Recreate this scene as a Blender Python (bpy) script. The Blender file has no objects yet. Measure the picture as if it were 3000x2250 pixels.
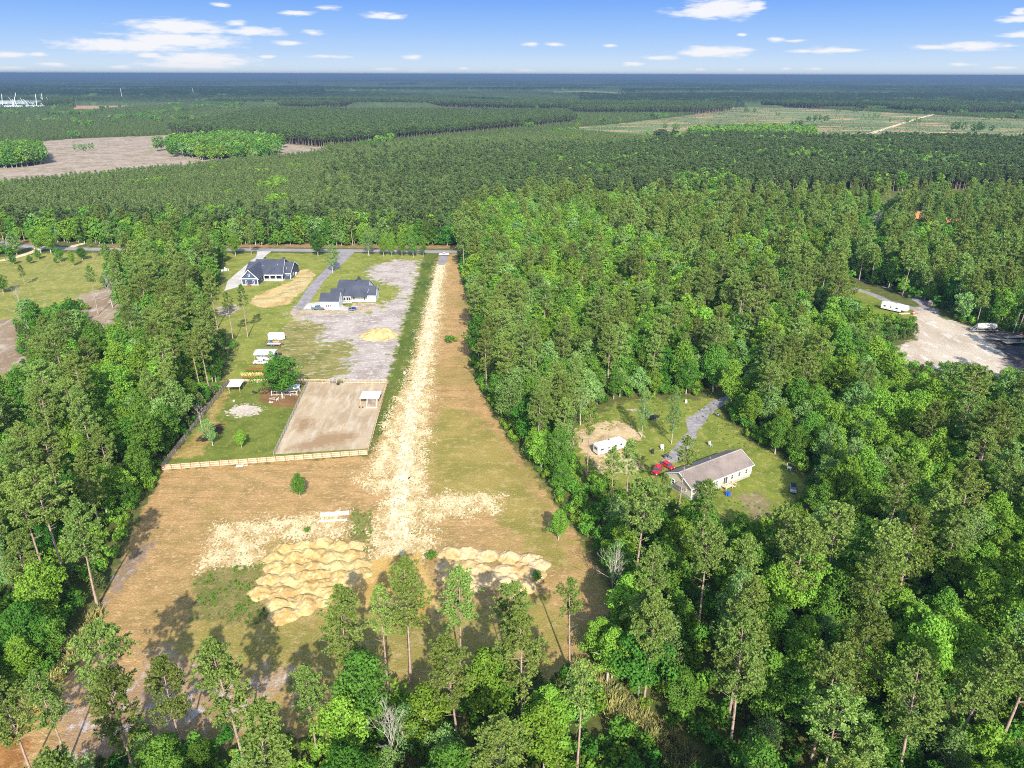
import bpy, math, random
import numpy as np
R_ = math.radians
# ------------------------------------------------------------------ camera, sky, sun, exposure
F, PITCH, CAM_H, ROLL = 2090.0, R_(23.46), 95.0, R_(0.15)
scene = bpy.context.scene
cam_d = bpy.data.cameras.new("camera"); cam = bpy.data.objects.new("camera", cam_d)
scene.collection.objects.link(cam); scene.camera = cam
cam_d.sensor_width = 36.0; cam_d.lens = 36.0*F/3000.0
cam_d.clip_start = 1.0; cam_d.clip_end = 90000.0
cam.rotation_mode = 'XYZ'
from mathutils import Matrix
cam.matrix_world = Matrix.Translation((0, 0, CAM_H)) @ Matrix.Rotation(math.pi/2-PITCH, 4, 'X') @ Matrix.Rotation(ROLL, 4, 'Z')
scene.render.resolution_x = 1024; scene.render.resolution_y = 768
SUN_EL = R_(35.0); SUN_AZ = R_(169.0)          # azimuth clockwise from +Y: the sun stands behind the camera, a little right
sx, sy, sz = math.sin(SUN_AZ)*math.cos(SUN_EL), math.cos(SUN_AZ)*math.cos(SUN_EL), math.sin(SUN_EL)
sun_d = bpy.data.lights.new("sun", 'SUN'); sun_d.energy = 3.6; sun_d.angle = R_(0.6); sun_d.color = (1.0, 0.95, 0.86)
sun = bpy.data.objects.new("sun", sun_d); scene.collection.objects.link(sun)
from mathutils import Vector
sun.rotation_euler = Vector((-sx, -sy, -sz)).to_track_quat('-Z', 'Y').to_euler()
scene.view_settings.view_transform = 'Standard'; scene.view_settings.look = 'None'
scene.view_settings.exposure = 1.24; scene.view_settings.gamma = 1.0
EXPO = 2**1.24
scene.render.engine = 'CYCLES'
cy = scene.cycles
cy.max_bounces = 4; cy.diffuse_bounces = 3; cy.glossy_bounces = 1; cy.transmission_bounces = 2; cy.transparent_max_bounces = 4
cy.volume_bounces = 0; cy.caustics_reflective = False; cy.caustics_refractive = False
cy.use_denoising = False; cy.filter_width = 1.05

def G(px, py, z=0.0):
    """photo pixel (3000 x 2250) -> point of the horizontal plane z that it shows"""
    x = px-1500.0; y = py-1125.0
    xr = x*math.cos(ROLL)+y*math.sin(ROLL); yr = -x*math.sin(ROLL)+y*math.cos(ROLL)
    u = xr/F; v = yr/F
    t = (z-CAM_H)/(-math.sin(PITCH)-v*math.cos(PITCH))
    return (u*t, (math.cos(PITCH)-v*math.sin(PITCH))*t)
def proj(X, Y, Z=0.0):
    zc = Y*math.cos(PITCH)+(CAM_H-Z)*math.sin(PITCH); yc = (CAM_H-Z)*math.cos(PITCH)-Y*math.sin(PITCH)
    zc = np.maximum(zc, 1e-3)
    x = X/zc*F; y = yc/zc*F
    return 1500+x*math.cos(ROLL)-y*math.sin(ROLL), 1125+x*math.sin(ROLL)+y*math.cos(ROLL)

# ---- world: Nishita sky, the pale band and small clouds low over the horizon
world = bpy.data.worlds.new("World"); scene.world = world; world.use_nodes = True
wt = world.node_tree; wt.nodes.clear()
def N(nt, t, **kw):
    n = nt.nodes.new(t)
    for k, v in kw.items(): setattr(n, k, v)
    return n
def L(nt, a, b): nt.links.new(a, b)
def val(nt, s, x):
    if hasattr(x, 'links'): L(nt, x, s)
    else: s.default_value = x
def M(nt, op, a, b=None, c=None, clamp=False):
    n = N(nt, 'ShaderNodeMath', operation=op, use_clamp=clamp)
    val(nt, n.inputs[0], a)
    if b is not None: val(nt, n.inputs[1], b)
    if c is not None: val(nt, n.inputs[2], c)
    return n.outputs[0]
def MIX(nt, f, a, b):
    n = N(nt, 'ShaderNodeMix', data_type='RGBA')
    val(nt, n.inputs[0], f)
    for s, x in ((n.inputs[6], a), (n.inputs[7], b)):
        if hasattr(x, 'links'): L(nt, x, s)
        else: s.default_value = (*x[:3], 1.0)
    return n.outputs[2]
def SS(nt, x, a, b):
    n = N(nt, 'ShaderNodeMapRange', interpolation_type='SMOOTHSTEP')
    val(nt, n.inputs[0], x); n.inputs[1].default_value = a; n.inputs[2].default_value = b
    return n.outputs[0]
wo = N(wt, 'ShaderNodeOutputWorld'); bg = N(wt, 'ShaderNodeBackground'); L(wt, bg.outputs[0], wo.inputs[0])
sky = N(wt, 'ShaderNodeTexSky', sky_type='NISHITA'); sky.sun_disc = False
sky.sun_elevation = SUN_EL; sky.sun_rotation = SUN_AZ
bg.inputs[1].default_value = 0.15
tc = N(wt, 'ShaderNodeTexCoord'); sp = N(wt, 'ShaderNodeSeparateXYZ'); L(wt, tc.outputs['Generated'], sp.inputs[0])
el = M(wt, 'MULTIPLY', M(wt, 'ARCSINE', sp.outputs[2]), 57.2958)
az = M(wt, 'MULTIPLY', M(wt, 'ARCTAN2', sp.outputs[0], sp.outputs[1]), 57.2958)
cr = N(wt, 'ShaderNodeValToRGB'); L(wt, M(wt, 'DIVIDE', el, 7.0, clamp=True), cr.inputs[0])
def sky_srgb(r, g, b):
    f = lambda c: ((c/255+0.055)/1.055)**2.4/EXPO/0.15
    return (f(r), f(g), f(b), 1)
els = cr.color_ramp.elements
els[0].position = 0.0; els[0].color = sky_srgb(226, 240, 252)
els[1].position = 1.0; els[1].color = sky_srgb(96, 150, 245)
for p_, c_ in ((0.08, (214, 234, 252)), (0.22, (188, 218, 254)), (0.42, (158, 200, 254)), (0.66, (128, 178, 252))):
    e = els.new(p_); e.color = sky_srgb(*c_)
low = MIX(wt, SS(wt, el, 5.0, 22.0), cr.outputs[0], sky.outputs[0])
cv = N(wt, 'ShaderNodeCombineXYZ'); L(wt, az, cv.inputs[0]); L(wt, el, cv.inputs[1])
# each cloud: photo pixel centre and half sizes
CLOUDS = [(520,82,150,22),(520,120,185,24),(365,136,180,20),(440,165,45,10),(590,178,150,22),(560,195,160,12),(745,95,92,14),(690,70,40,8),
 (915,97,34,8),(860,40,62,8),(955,25,40,7),(1110,45,60,10),(1155,50,34,9),(645,16,30,8),(850,128,60,7),(30,165,50,8),(110,163,28,6),(20,203,45,7),(150,192,40,6),
 (345,199,34,6),(780,168,28,5),(950,167,70,6),(1205,168,34,9),(1130,205,45,6),(1215,209,45,6),(1355,202,18,5),(1555,130,30,7),(1620,130,45,6),(1785,133,25,6),(1460,212,40,5),
 (1540,207,45,7),(1685,211,32,5),(1850,186,42,7),(1935,168,62,8),(2115,20,112,34),(2080,34,140,18),(2210,16,34,18),(2090,150,125,17),(2270,115,34,8),(2320,118,38,5),
 (2350,146,50,6),(2420,145,62,11),(2470,147,60,6),(2170,100,14,5),(2165,204,20,5),(2300,199,16,4),(2390,200,36,5),(2735,135,80,7),(2850,132,105,12),(2815,185,40,6),
 (2940,195,36,5),(2990,52,60,10),(2985,97,60,8),(2985,30,20,10),(2050,202,16,4),(1335,63,0,0)]
prev = None
for (cx, cyy, hw, hh) in CLOUDS:
    if hw == 0: continue
    u = (cx-1500)/F; v = (cyy-1125)/F
    d = Vector((u, math.cos(PITCH)-v*math.sin(PITCH), -math.sin(PITCH)-v*math.cos(PITCH))).normalized()
    a0 = math.degrees(math.atan2(d.x, d.y)); e0 = math.degrees(math.asin(d.z))
    s1 = N(wt, 'ShaderNodeVectorMath', operation='SUBTRACT'); L(wt, cv.outputs[0], s1.inputs[0]); s1.inputs[1].default_value = (a0, e0, 0)
    k = math.degrees(1/F)
    s2 = N(wt, 'ShaderNodeVectorMath', operation='MULTIPLY'); L(wt, s1.outputs[0], s2.inputs[0]); s2.inputs[1].default_value = (1/(hw*1.05*k), 1/(hh*1.1*k), 0)
    s3 = N(wt, 'ShaderNodeVectorMath', operation='LENGTH'); L(wt, s2.outputs[0], s3.inputs[0])
    o = M(wt, 'SUBTRACT', 1.0, s3.outputs['Value'])
    o = M(wt, 'MULTIPLY', o, min(1.0, 0.62+hh*0.022))
    prev = o if prev is None else M(wt, 'SMOOTH_MAX', prev, o, 0.12)
mp = N(wt, 'ShaderNodeMapping'); L(wt, cv.outputs[0], mp.inputs[0]); mp.inputs['Scale'].default_value = (0.75, 4.2, 1)
nz = N(wt, 'ShaderNodeTexNoise'); L(wt, mp.outputs[0], nz.inputs['Vector']); nz.inputs['Scale'].default_value = 0.95; nz.inputs['Detail'].default_value = 6; nz.inputs['Roughness'].default_value = 0.6
cm = M(wt, 'ADD', prev, M(wt, 'MULTIPLY', M(wt, 'SUBTRACT', nz.outputs[0], 0.52), 1.35))
cfac = M(wt, 'MULTIPLY', SS(wt, cm, 0.04, 0.66), 0.94)
cfac = M(wt, 'MULTIPLY', cfac, SS(wt, el, -0.05, 0.5))
lp = MIX(wt, cfac, low, sky_srgb(252, 252, 255)[:3])
L(wt, lp, bg.inputs[0])
# ------------------------------------------------------------------ helpers
col = scene.collection
def tag(o, label=None, cat=None, group=None, kind=None):
    if label: o['label'] = label
    if cat: o['category'] = cat
    if group: o['group'] = group
    if kind: o['kind'] = kind
    return o
def thing(name, label, cat, loc=(0, 0, 0), rz=0.0, group=None):
    o = bpy.data.objects.new(name, None); col.objects.link(o)
    o.location = loc; o.rotation_euler = (0, 0, rz); o.empty_display_size = 0.5
    return tag(o, label, cat, group)
def copy_tree(o, parent=None):
    c = o.copy(); col.objects.link(c); c.parent = parent
    for ch in list(o.children): copy_tree(ch, c)
    return c
class MB:
    def __init__(s): s.v = []; s.f = []
    def add(s, vs, fs):
        b = len(s.v); s.v += [tuple(v) for v in vs]; s.f += [tuple(b+i for i in f) for f in fs]; return s
    def box(s, x0, x1, y0, y1, z0, z1):
        return s.add([(x0,y0,z0),(x1,y0,z0),(x1,y1,z0),(x0,y1,z0),(x0,y0,z1),(x1,y0,z1),(x1,y1,z1),(x0,y1,z1)],
                     [(3,2,1,0),(4,5,6,7),(0,1,5,4),(1,2,6,5),(2,3,7,6),(3,0,4,7)])
    def bar(s, p, q, w, h=None):
        """rectangular bar from p to q"""
        h = h or w; p = Vector(p); q = Vector(q); d = (q-p).normalized()
        up = Vector((0, 0, 1)) if abs(d.z) < 0.95 else Vector((0, 1, 0))
        a = d.cross(up).normalized()*w/2; b = a.cross(d).normalized()*h/2
        vs = [p-a-b, p+a-b, p+a+b, p-a+b, q-a-b, q+a-b, q+a+b, q-a+b]
        return s.add(vs, [(0,1,2,3),(7,6,5,4),(4,5,1,0),(5,6,2,1),(6,7,3,2),(7,4,0,3)])
    def tube(s, p, q, r0, r1=None, n=10, cap=True):
        r1 = r0 if r1 is None else r1; p = Vector(p); q = Vector(q); d = (q-p).normalized()
        up = Vector((0, 0, 1)) if abs(d.z) < 0.95 else Vector((0, 1, 0))
        a = d.cross(up).normalized(); b = a.cross(d).normalized()
        vs = [p+(a*math.cos(t)+b*math.sin(t))*r0 for t in [2*math.pi*i/n for i in range(n)]]
        vs += [q+(a*math.cos(t)+b*math.sin(t))*r1 for t in [2*math.pi*i/n for i in range(n)]]
        fs = [(i, (i+1) % n, n+(i+1) % n, n+i) for i in range(n)]
        if cap: fs += [tuple(range(n-1, -1, -1)), tuple(range(n, 2*n))]
        return s.add(vs, fs)
    def prism(s, pts, y0, y1, axis='y'):
        """outline in (x,z) extruded in y, or in (y,z) extruded in x, or (x,y) in z"""
        n = len(pts)
        f = {'y': lambda p, t: (p[0], t, p[1]), 'x': lambda p, t: (t, p[0], p[1]), 'z': lambda p, t: (p[0], p[1], t)}[axis]
        vs = [f(p, y0) for p in pts]+[f(p, y1) for p in pts]
        return s.add(vs, [tuple(range(n)), tuple(range(2*n-1, n-1, -1))]+[(i, n+i, n+(i+1) % n, (i+1) % n) for i in range(n)])
    def slab(s, q, t):
        """four corners pushed down by t"""
        vs = list(q)+[(p[0], p[1], p[2]-t) for p in q]
        return s.add(vs, [(0,1,2,3),(7,6,5,4),(0,4,5,1),(1,5,6,2),(2,6,7,3),(3,7,4,0)])
    def build(s, name, mat, parent=None, loc=None, rz=0, bevel=0, smooth=False):
        me = bpy.data.meshes.new(name); me.from_pydata(s.v, [], s.f); me.update()
        import bmesh
        bm = bmesh.new(); bm.from_mesh(me); bmesh.ops.recalc_face_normals(bm, faces=bm.faces); bm.to_mesh(me); bm.free()
        if smooth: me.polygons.foreach_set('use_smooth', [True]*len(me.polygons))
        me.materials.append(mat)
        o = bpy.data.objects.new(name, me); col.objects.link(o); o.parent = parent
        if loc: o.location = loc
        o.rotation_euler.z = rz
        if bevel:
            m = o.modifiers.new('bevel', 'BEVEL'); m.width = bevel; m.segments = 2; m.limit_method = 'ANGLE'
        return o
def mesh_np(name, verts, faces, mats, midx=None, tint=None, smooth=False):
    """faces: list of int arrays (k,3) or (k,4)"""
    me = bpy.data.meshes.new(name)
    verts = np.asarray(verts, np.float32)
    me.vertices.add(len(verts)); me.vertices.foreach_set('co', verts.ravel())
    tot = np.concatenate([np.full(len(f), f.shape[1], np.int32) for f in faces])
    loops = np.concatenate([f.ravel() for f in faces]).astype(np.int32)
    start = np.concatenate([[0], np.cumsum(tot)[:-1]]).astype(np.int32)
    me.loops.add(len(loops)); me.loops.foreach_set('vertex_index', loops)
    me.polygons.add(len(tot)); me.polygons.foreach_set('loop_start', start); me.polygons.foreach_set('loop_total', tot)
    if midx is not None: me.polygons.foreach_set('material_index', np.asarray(midx, np.int32))
    if smooth: me.polygons.foreach_set('use_smooth', np.ones(len(tot), bool))
    me.update(calc_edges=True)
    for m in mats: me.materials.append(m)
    if tint is not None:
        a = me.attributes.new('tint', 'FLOAT', 'POINT'); a.data.foreach_set('value', np.asarray(tint, np.float32))
    return me
# value noise for layout
_rg = np.random.default_rng(5); _tab = _rg.random((256, 256))
def vnoise(x, y, s):
    x = np.asarray(x)/s; y = np.asarray(y)/s
    xi = np.floor(x).astype(int); yi = np.floor(y).astype(int); fx = x-xi; fy = y-yi
    fx = fx*fx*(3-2*fx); fy = fy*fy*(3-2*fy)
    t = lambda a, b: _tab[a % 256, b % 256]
    return (t(xi, yi)*(1-fx)+t(xi+1, yi)*fx)*(1-fy)+(t(xi, yi+1)*(1-fx)+t(xi+1, yi+1)*fx)*fy
def fbm(x, y, s): return (vnoise(x, y, s)*4+vnoise(x+91, y+17, s/2)*2+vnoise(x+33, y+57, s/4))/7
def inpoly(px, py, poly):
    r = np.zeros(np.shape(px), bool); n = len(poly); j = n-1
    for i in range(n):
        xi, yi = poly[i]; xj, yj = poly[j]
        c = ((yi > py) != (yj > py)) & (px < (xj-xi)*(py-yi)/((yj-yi) or 1e-9)+xi)
        r ^= c; j = i
    return r
def sdf(X, Y, poly, closed=True):
    """signed distance (m), positive inside, to a polygon of ground points"""
    d = np.full(np.shape(X), 1e9); n = len(poly)
    for i in range(n if closed else n-1):
        x0, y0 = poly[i]; x1, y1 = poly[(i+1) % n]; ex, ey = x1-x0, y1-y0
        t = np.clip(((X-x0)*ex+(Y-y0)*ey)/(ex*ex+ey*ey+1e-9), 0, 1)
        d = np.minimum(d, np.hypot(X-x0-t*ex, Y-y0-t*ey))
    return np.where(inpoly(X, Y, poly), d, -d) if closed else d
def W(pts): return [G(*p) for p in pts]
def Z(off, s, pts): return [(off[0]+x/s, off[1]+y/s) for x, y in pts]      # zoomed crop -> photo pixel
I1 = lambda p: Z((450, 680), 2.3044, p)
I2 = lambda p: Z((620, 700), 3.6867, p)
I4 = lambda p: Z((1650, 1100), 2.9493, p)
I5 = lambda p: Z((500, 1400), 1.7696, p)
I6 = lambda p: Z((2300, 800), 3.16, p)
I7 = lambda p: Z((0, 680), 5.53, p)

# ------------------------------------------------------------------ materials
def srgb(r, g, b):
    f = lambda c: (c/255/12.92 if c/255 < 0.04045 else ((c/255+0.055)/1.055)**2.4)
    return (f(r), f(g), f(b))
def mat_new(name):
    m = bpy.data.materials.new(name); m.use_nodes = True; nt = m.node_tree; nt.nodes.clear()
    return m, nt, N(nt, 'ShaderNodeOutputMaterial')
def pos_noise(nt, scale, detail=3, mapping=None, obj=False, rough=0.55):
    if obj: t = N(nt, 'ShaderNodeTexCoord'); src = t.outputs['Object']
    else: t = N(nt, 'ShaderNodeNewGeometry'); src = t.outputs['Position']
    if mapping:
        m = N(nt, 'ShaderNodeMapping'); L(nt, src, m.inputs[0]); m.inputs['Scale'].default_value = mapping[:3]
        if len(mapping) > 3: m.inputs['Rotation'].default_value = (0, 0, mapping[3])
        src = m.outputs[0]
    n = N(nt, 'ShaderNodeTexNoise'); L(nt, src, n.inputs['Vector'])
    n.inputs['Scale'].default_value = scale; n.inputs['Detail'].default_value = detail; n.inputs['Roughness'].default_value = rough
    return n.outputs[0]
_mc = {}
def paint(name, c, c2=None, scale=3.0, rough=0.6, metal=0.0, spec=0.4, mapping=None, bump=0.0):
    """plain painted / wooden / metal surface with slight uneven wear"""
    if name in _mc: return _mc[name]
    m, nt, out = mat_new(name)
    b = N(nt, 'ShaderNodeBsdfPrincipled'); L(nt, b.outputs[0], out.inputs[0])
    c2 = c2 or tuple(x*0.78 for x in c)
    n = pos_noise(nt, scale, 4, mapping, obj=True)
    L(nt, MIX(nt, SS(nt, n, 0.35, 0.7), c, c2), b.inputs['Base Color'])
    b.inputs['Roughness'].default_value = rough; b.inputs['Metallic'].default_value = metal
    b.inputs['Specular IOR Level'].default_value = spec
    if bump:
        bp = N(nt, 'ShaderNodeBump'); bp.inputs['Distance'].default_value = bump; L(nt, n, bp.inputs['Height']); L(nt, bp.outputs[0], b.inputs['Normal'])
    _mc[name] = m
    return m
def foliage(name, c, c2, trans=0.25):
    if name in _mc: return _mc[name]
    m, nt, out = mat_new(name)
    at = N(nt, 'ShaderNodeAttribute', attribute_name='tint')
    oi = N(nt, 'ShaderNodeObjectInfo')
    f = M(nt, 'ADD', M(nt, 'MULTIPLY', at.outputs['Fac'], 0.6), M(nt, 'MULTIPLY', oi.outputs['Random'], 0.4))
    base = MIX(nt, f, c, c2)
    hs = N(nt, 'ShaderNodeHueSaturation'); L(nt, base, hs.inputs['Color'])
    L(nt, M(nt, 'MULTIPLY_ADD', oi.outputs['Random'], 0.035, 0.4825), hs.inputs['Hue'])
    L(nt, M(nt, 'MULTIPLY_ADD', M(nt, 'FRACT', M(nt, 'MULTIPLY', oi.outputs['Random'], 7.31)), 0.42, 0.82), hs.inputs['Value'])
    d = N(nt, 'ShaderNodeBsdfDiffuse'); L(nt, hs.outputs[0], d.inputs[0])
    t = N(nt, 'ShaderNodeBsdfTranslucent'); L(nt, hs.outputs[0], t.inputs[0])
    ms = N(nt, 'ShaderNodeMixShader'); ms.inputs[0].default_value = trans
    L(nt, d.outputs[0], ms.inputs[1]); L(nt, t.outputs[0], ms.inputs[2]); L(nt, ms.outputs[0], out.inputs[0])
    _mc[name] = m
    return m
def siding(name, c, step=0.2, vertical=False, rough=0.6):
    """lap siding: fine board lines in the surface"""
    if name in _mc: return _mc[name]
    m, nt, out = mat_new(name)
    b = N(nt, 'ShaderNodeBsdfPrincipled'); L(nt, b.outputs[0], out.inputs[0])
    t = N(nt, 'ShaderNodeTexCoord'); s = N(nt, 'ShaderNodeSeparateXYZ'); L(nt, t.outputs['Object'], s.inputs[0])
    a = s.outputs[2] if not vertical else M(nt, 'ADD', s.outputs[0], s.outputs[1])
    w = M(nt, 'FRACT', M(nt, 'DIVIDE', a, step))
    n = pos_noise(nt, 1.2, 4, obj=True)
    base = MIX(nt, SS(nt, n, 0.3, 0.75), c, tuple(x*0.86 for x in c))
    L(nt, MIX(nt, SS(nt, w, 0.86, 0.98), base, tuple(x*0.55 for x in c)), b.inputs['Base Color'])
    b.inputs['Roughness'].default_value = rough
    bp = N(nt, 'ShaderNodeBump'); bp.inputs['Distance'].default_value = 0.03; L(nt, w, bp.inputs['Height']); L(nt, bp.outputs[0], b.inputs['Normal'])
    _mc[name] = m
    return m
def shingle(name, c, c2):
    if name in _mc: return _mc[name]
    m, nt, out = mat_new(name)
    b = N(nt, 'ShaderNodeBsdfPrincipled'); L(nt, b.outputs[0], out.inputs[0])
    n1 = pos_noise(nt, 3.0, 5, (1, 1, 3), obj=True, rough=0.75); n2 = pos_noise(nt, 0.25, 3, obj=True)
    x = MIX(nt, SS(nt, n1, 0.36, 0.64), c, c2)
    L(nt, MIX(nt, M(nt, 'MULTIPLY', SS(nt, n2, 0.35, 0.7), 0.5), x, tuple(v*1.35 for v in c2)), b.inputs['Base Color'])
    b.inputs['Roughness'].default_value = 0.85; b.inputs['Specular IOR Level'].default_value = 0.25
    bp = N(nt, 'ShaderNodeBump'); bp.inputs['Distance'].default_value = 0.04; L(nt, n1, bp.inputs['Height']); L(nt, bp.outputs[0], b.inputs['Normal'])
    _mc[name] = m
    return m
WHITE = paint('white_paint', (0.78, 0.78, 0.77), (0.66, 0.66, 0.64))
TRIM = paint('white_trim', (0.8, 0.8, 0.78), (0.72, 0.72, 0.7))
GLASS = paint('window_glass', (0.03, 0.04, 0.05), (0.06, 0.07, 0.08), rough=0.12, spec=0.7)
BLACK = paint('black_rubber', (0.02, 0.02, 0.022), (0.035, 0.035, 0.035), rough=0.8)
DARKMETAL = paint('dark_metal', (0.05, 0.05, 0.055), (0.08, 0.075, 0.07), rough=0.5)
STEEL = paint('galvanised_steel', (0.5, 0.51, 0.53), (0.4, 0.41, 0.42), rough=0.4, metal=0.4)
TINROOF = paint('white_metal_roof', (0.72, 0.75, 0.8), (0.62, 0.66, 0.7), rough=0.4)
FRESHWOOD = paint('new_pine_wood', (0.62, 0.43, 0.24), (0.48, 0.31, 0.16), scale=2.0, mapping=(1, 1, 8))
PALEWOOD = paint('pale_board_wood', (0.72, 0.6, 0.44), (0.55, 0.42, 0.28), scale=2.5)
GREYWOOD = paint('weathered_wood', (0.34, 0.28, 0.22), (0.22, 0.18, 0.15), scale=2.5)
CONCRETE = paint('concrete', (0.55, 0.53, 0.5), (0.45, 0.43, 0.4), scale=0.8, rough=0.9)
REDP = paint('red_paint', (0.55, 0.02, 0.03), (0.4, 0.015, 0.02), rough=0.3, spec=0.6)
SLATEBLUE = paint('slate_blue_paint', (0.10, 0.16, 0.22), (0.07, 0.12, 0.17), rough=0.3, spec=0.6)
CHROME = paint('bright_metal', (0.6, 0.6, 0.6), (0.45, 0.45, 0.45), rough=0.3, metal=0.8)
BLUEPL = paint('blue_plastic', (0.02, 0.1, 0.5), (0.02, 0.07, 0.4))
GREENPL = paint('green_plastic', (0.02, 0.3, 0.14), (0.02, 0.22, 0.1))
ORANGE = paint('orange_paint', (0.75, 0.13, 0.02), (0.6, 0.1, 0.02))
YELLOW = paint('machine_yellow', (0.72, 0.36, 0.03), (0.5, 0.24, 0.03))
BARK = paint('pine_bark', (0.40, 0.29, 0.23), (0.25, 0.17, 0.13), scale=5.0, rough=0.95, spec=0.1, mapping=(1, 1, 0.3))
PALEBARK = paint('pale_bark', (0.45, 0.41, 0.34), (0.28, 0.25, 0.2), scale=4.0, rough=0.95, spec=0.1, mapping=(1, 1, 0.3))
DEADWOOD = paint('bleached_dead_wood', (0.5, 0.45, 0.38), (0.36, 0.31, 0.26), scale=4.0, rough=0.95, spec=0.1)
NEEDLE = foliage('pine_needles', (0.112, 0.175, 0.032), (0.265, 0.355, 0.085), 0.3)
NEEDLE_DK = foliage('dark_pine_needles', (0.064, 0.104, 0.036), (0.140, 0.198, 0.062), 0.25)
NEEDLE_YG = foliage('young_pine_needles', (0.092, 0.140, 0.042), (0.190, 0.252, 0.078), 0.28)
LEAF_BR = foliage('bright_leaves', (0.10, 0.21, 0.020), (0.26, 0.42, 0.055), 0.3)
LEAF_MD = foliage('green_leaves', (0.062, 0.155, 0.020), (0.165, 0.31, 0.045), 0.3)
LEAF_GR = foliage('greyish_leaves', (0.11, 0.22, 0.045), (0.26, 0.40, 0.12), 0.3)
LEAF_DK = foliage('dark_leaves', (0.035, 0.12, 0.016), (0.09, 0.22, 0.03), 0.25)
LEAF_YL = foliage('yellow_green_leaves', (0.18, 0.26, 0.04), (0.34, 0.44, 0.07), 0.3)
SHRUB = foliage('shrub_leaves', (0.06, 0.17, 0.018), (0.17, 0.33, 0.045), 0.3)
DRYGR = foliage('dry_grass_blades', (0.29, 0.27, 0.09), (0.44, 0.40, 0.14), 0.3)
WEED = foliage('weed_blades', (0.16, 0.18, 0.06), (0.30, 0.30, 0.12), 0.3)
# ------------------------------------------------------------------ ground plan (photo pixels of points on the ground -> metres)
P_FIELD = [(475,1378),(1077,1335),(1095,1300),(1150,1120),(1240,760),(1258,745),(1340,743),(1345,800),(1375,900),(1382,1000),(1372,1060),(1385,1100),(1430,1190),(1480,1280),
 (1560,1390),(1640,1500),(1700,1590),(1760,1680),(1790,1780),(1720,1900),(1650,1990),(1400,2000),(1200,2035),(1000,2085),(880,2165),(760,2135),(690,2165),(600,2190),(540,2165),(400,2140),(345,2150),(320,2230),(280,2300),(60,2340),(-100,2400),(-120,2300),(0,2190),
 (100,2060),(200,1930),(290,1780),(350,1650),(420,1490),(470,1400)]
P_MEADOW = [(-150,765),(140,742),(300,742),(420,745),(390,790),(330,815),(300,840),(270,880),(180,905),(60,935),(-150,960)]
P_MEADOW2 = [(-200,1050),(60,1060),(82,1100),(60,1160),(0,1200),(-200,1210)]
P_BARE_L = [(-200,945),(60,935),(180,905),(240,865),(330,835),(350,880),(330,950),(400,930),(385,990),(330,985),(250,1000),(120,1040),(70,1090),(-200,1120)]
P_LOTS = [(640,742),(1246,742),(1150,1118),(672,1118),(650,1100),(700,1010),(655,985),(600,950),(610,900),(640,860),(655,800)]
P_FENCED = [(475,1375),(1077,1333),(1134,1122),(672,1120)]
P_PADDOCK = [(803,1331),(1076,1314),(1133,1122),(902,1122)]
P_GREYSAND = I2([(1720,290),(1950,235),(2230,225),(2190,500),(2080,900),(2050,1040),(1990,1200),(1940,1420),(1905,1545),(1280,1545),(1480,1430),(1440,1290),(1560,1200),(1500,1080),(1180,1150),(1110,1075),
 (1230,1000),(1150,900),(960,890),(840,790),(900,730),(985,800),(1400,790),(1700,800),(1850,700),(2000,640),(2040,540),(1900,480),(1690,400)])
P_GOLD = I2([(450,630),(640,540),(900,440),(950,340),(1040,325),(1105,380),(1040,480),(960,560),(880,660),(800,715),(560,745),(450,715)])
P_CREAMPAD = I2([(840,790),(985,760),(1480,780),(1480,800),(1000,830),(950,880),(880,860)])
P_HOUSESAND = I2([(1520,690),(1800,690),(1850,720),(1700,790),(1500,785)])
P_PALE_L = I2([(60,740),(200,700),(310,720),(300,760),(180,830),(70,820)])
P_OLIVE = I2([(880,890),(1150,900),(1230,1000),(1110,1075),(1180,1150),(1500,1080),(1560,1200),(1440,1290),(1480,1430),(1280,1545),(900,1545),(560,1200),(700,1010)])
P_CLAYROAD = [(640,715),(800,714),(1345,719),(1345,729),(640,724)]
P_CLAY_L = [(-100,690),(60,700),(120,712),(120,719),(40,712),(-100,700)]
P_CLAY_M = [(285,716),(360,716),(356,726),(290,724)]
P_GARDEN = Z((640,950), 7.214, [(620,900),(1000,900),(1000,1210),(430,1210),(560,1040)])
P_DITCH = I1([(1830,140),(1925,140),(1860,500),(1800,700),(1720,1000),(1610,1200),(1510,1450),(1445,1500),(1580,1020),(1690,620),(1790,300)])
P_ROADSC = I1([(1915,205),(1975,205),(1950,450),(1925,700),(1890,900),(1870,1100),(1850,1400),(1830,1660),(1560,1660),(1420,1640),(1500,1500),(1590,1250),(1700,1000),(1770,800),(1800,640),(1870,380)])
P_ROADSC2 = I5([(940,0),(1330,0),(1310,150),(1290,250),(1330,400),(1290,430),(1040,430),(1040,300),(1060,200),(1120,80),(1020,60)])
P_SC_R = I5([(1300,130),(1420,75),(1650,80),(1740,100),(1650,190),(1450,200),(1340,230),(1400,330),(1330,380),(1290,250)])
P_SC_L = I5([(235,235),(900,180),(935,290),(560,320),(480,340),(480,445),(155,480)])
P_GOLDY = I5([(1030,425),(1290,380),(1330,500),(1395,600),(1350,760),(1240,775),(1220,640),(1110,670),(980,650),(930,600),(540,735),(520,700),(800,600),(1010,510)])
P_WEEDS = I5([(130,490),(480,445),(430,600),(540,720),(430,760),(100,740)])
P_WEEDS2 = I5([(940,160),(1045,165),(1035,380),(960,390),(935,300)])
P_BURN = [(330,1990),(520,1930),(640,1960),(860,1990),(870,2050),(740,2080),(560,2160),(300,2240),(200,2230),(170,2100),(230,2000)]
P_FG1 = [(1300,1200),(1420,1230),(1560,1420),(1690,1600),(1750,1760),(1600,1640),(1400,1500),(1260,1500),(1230,1300)]
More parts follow.
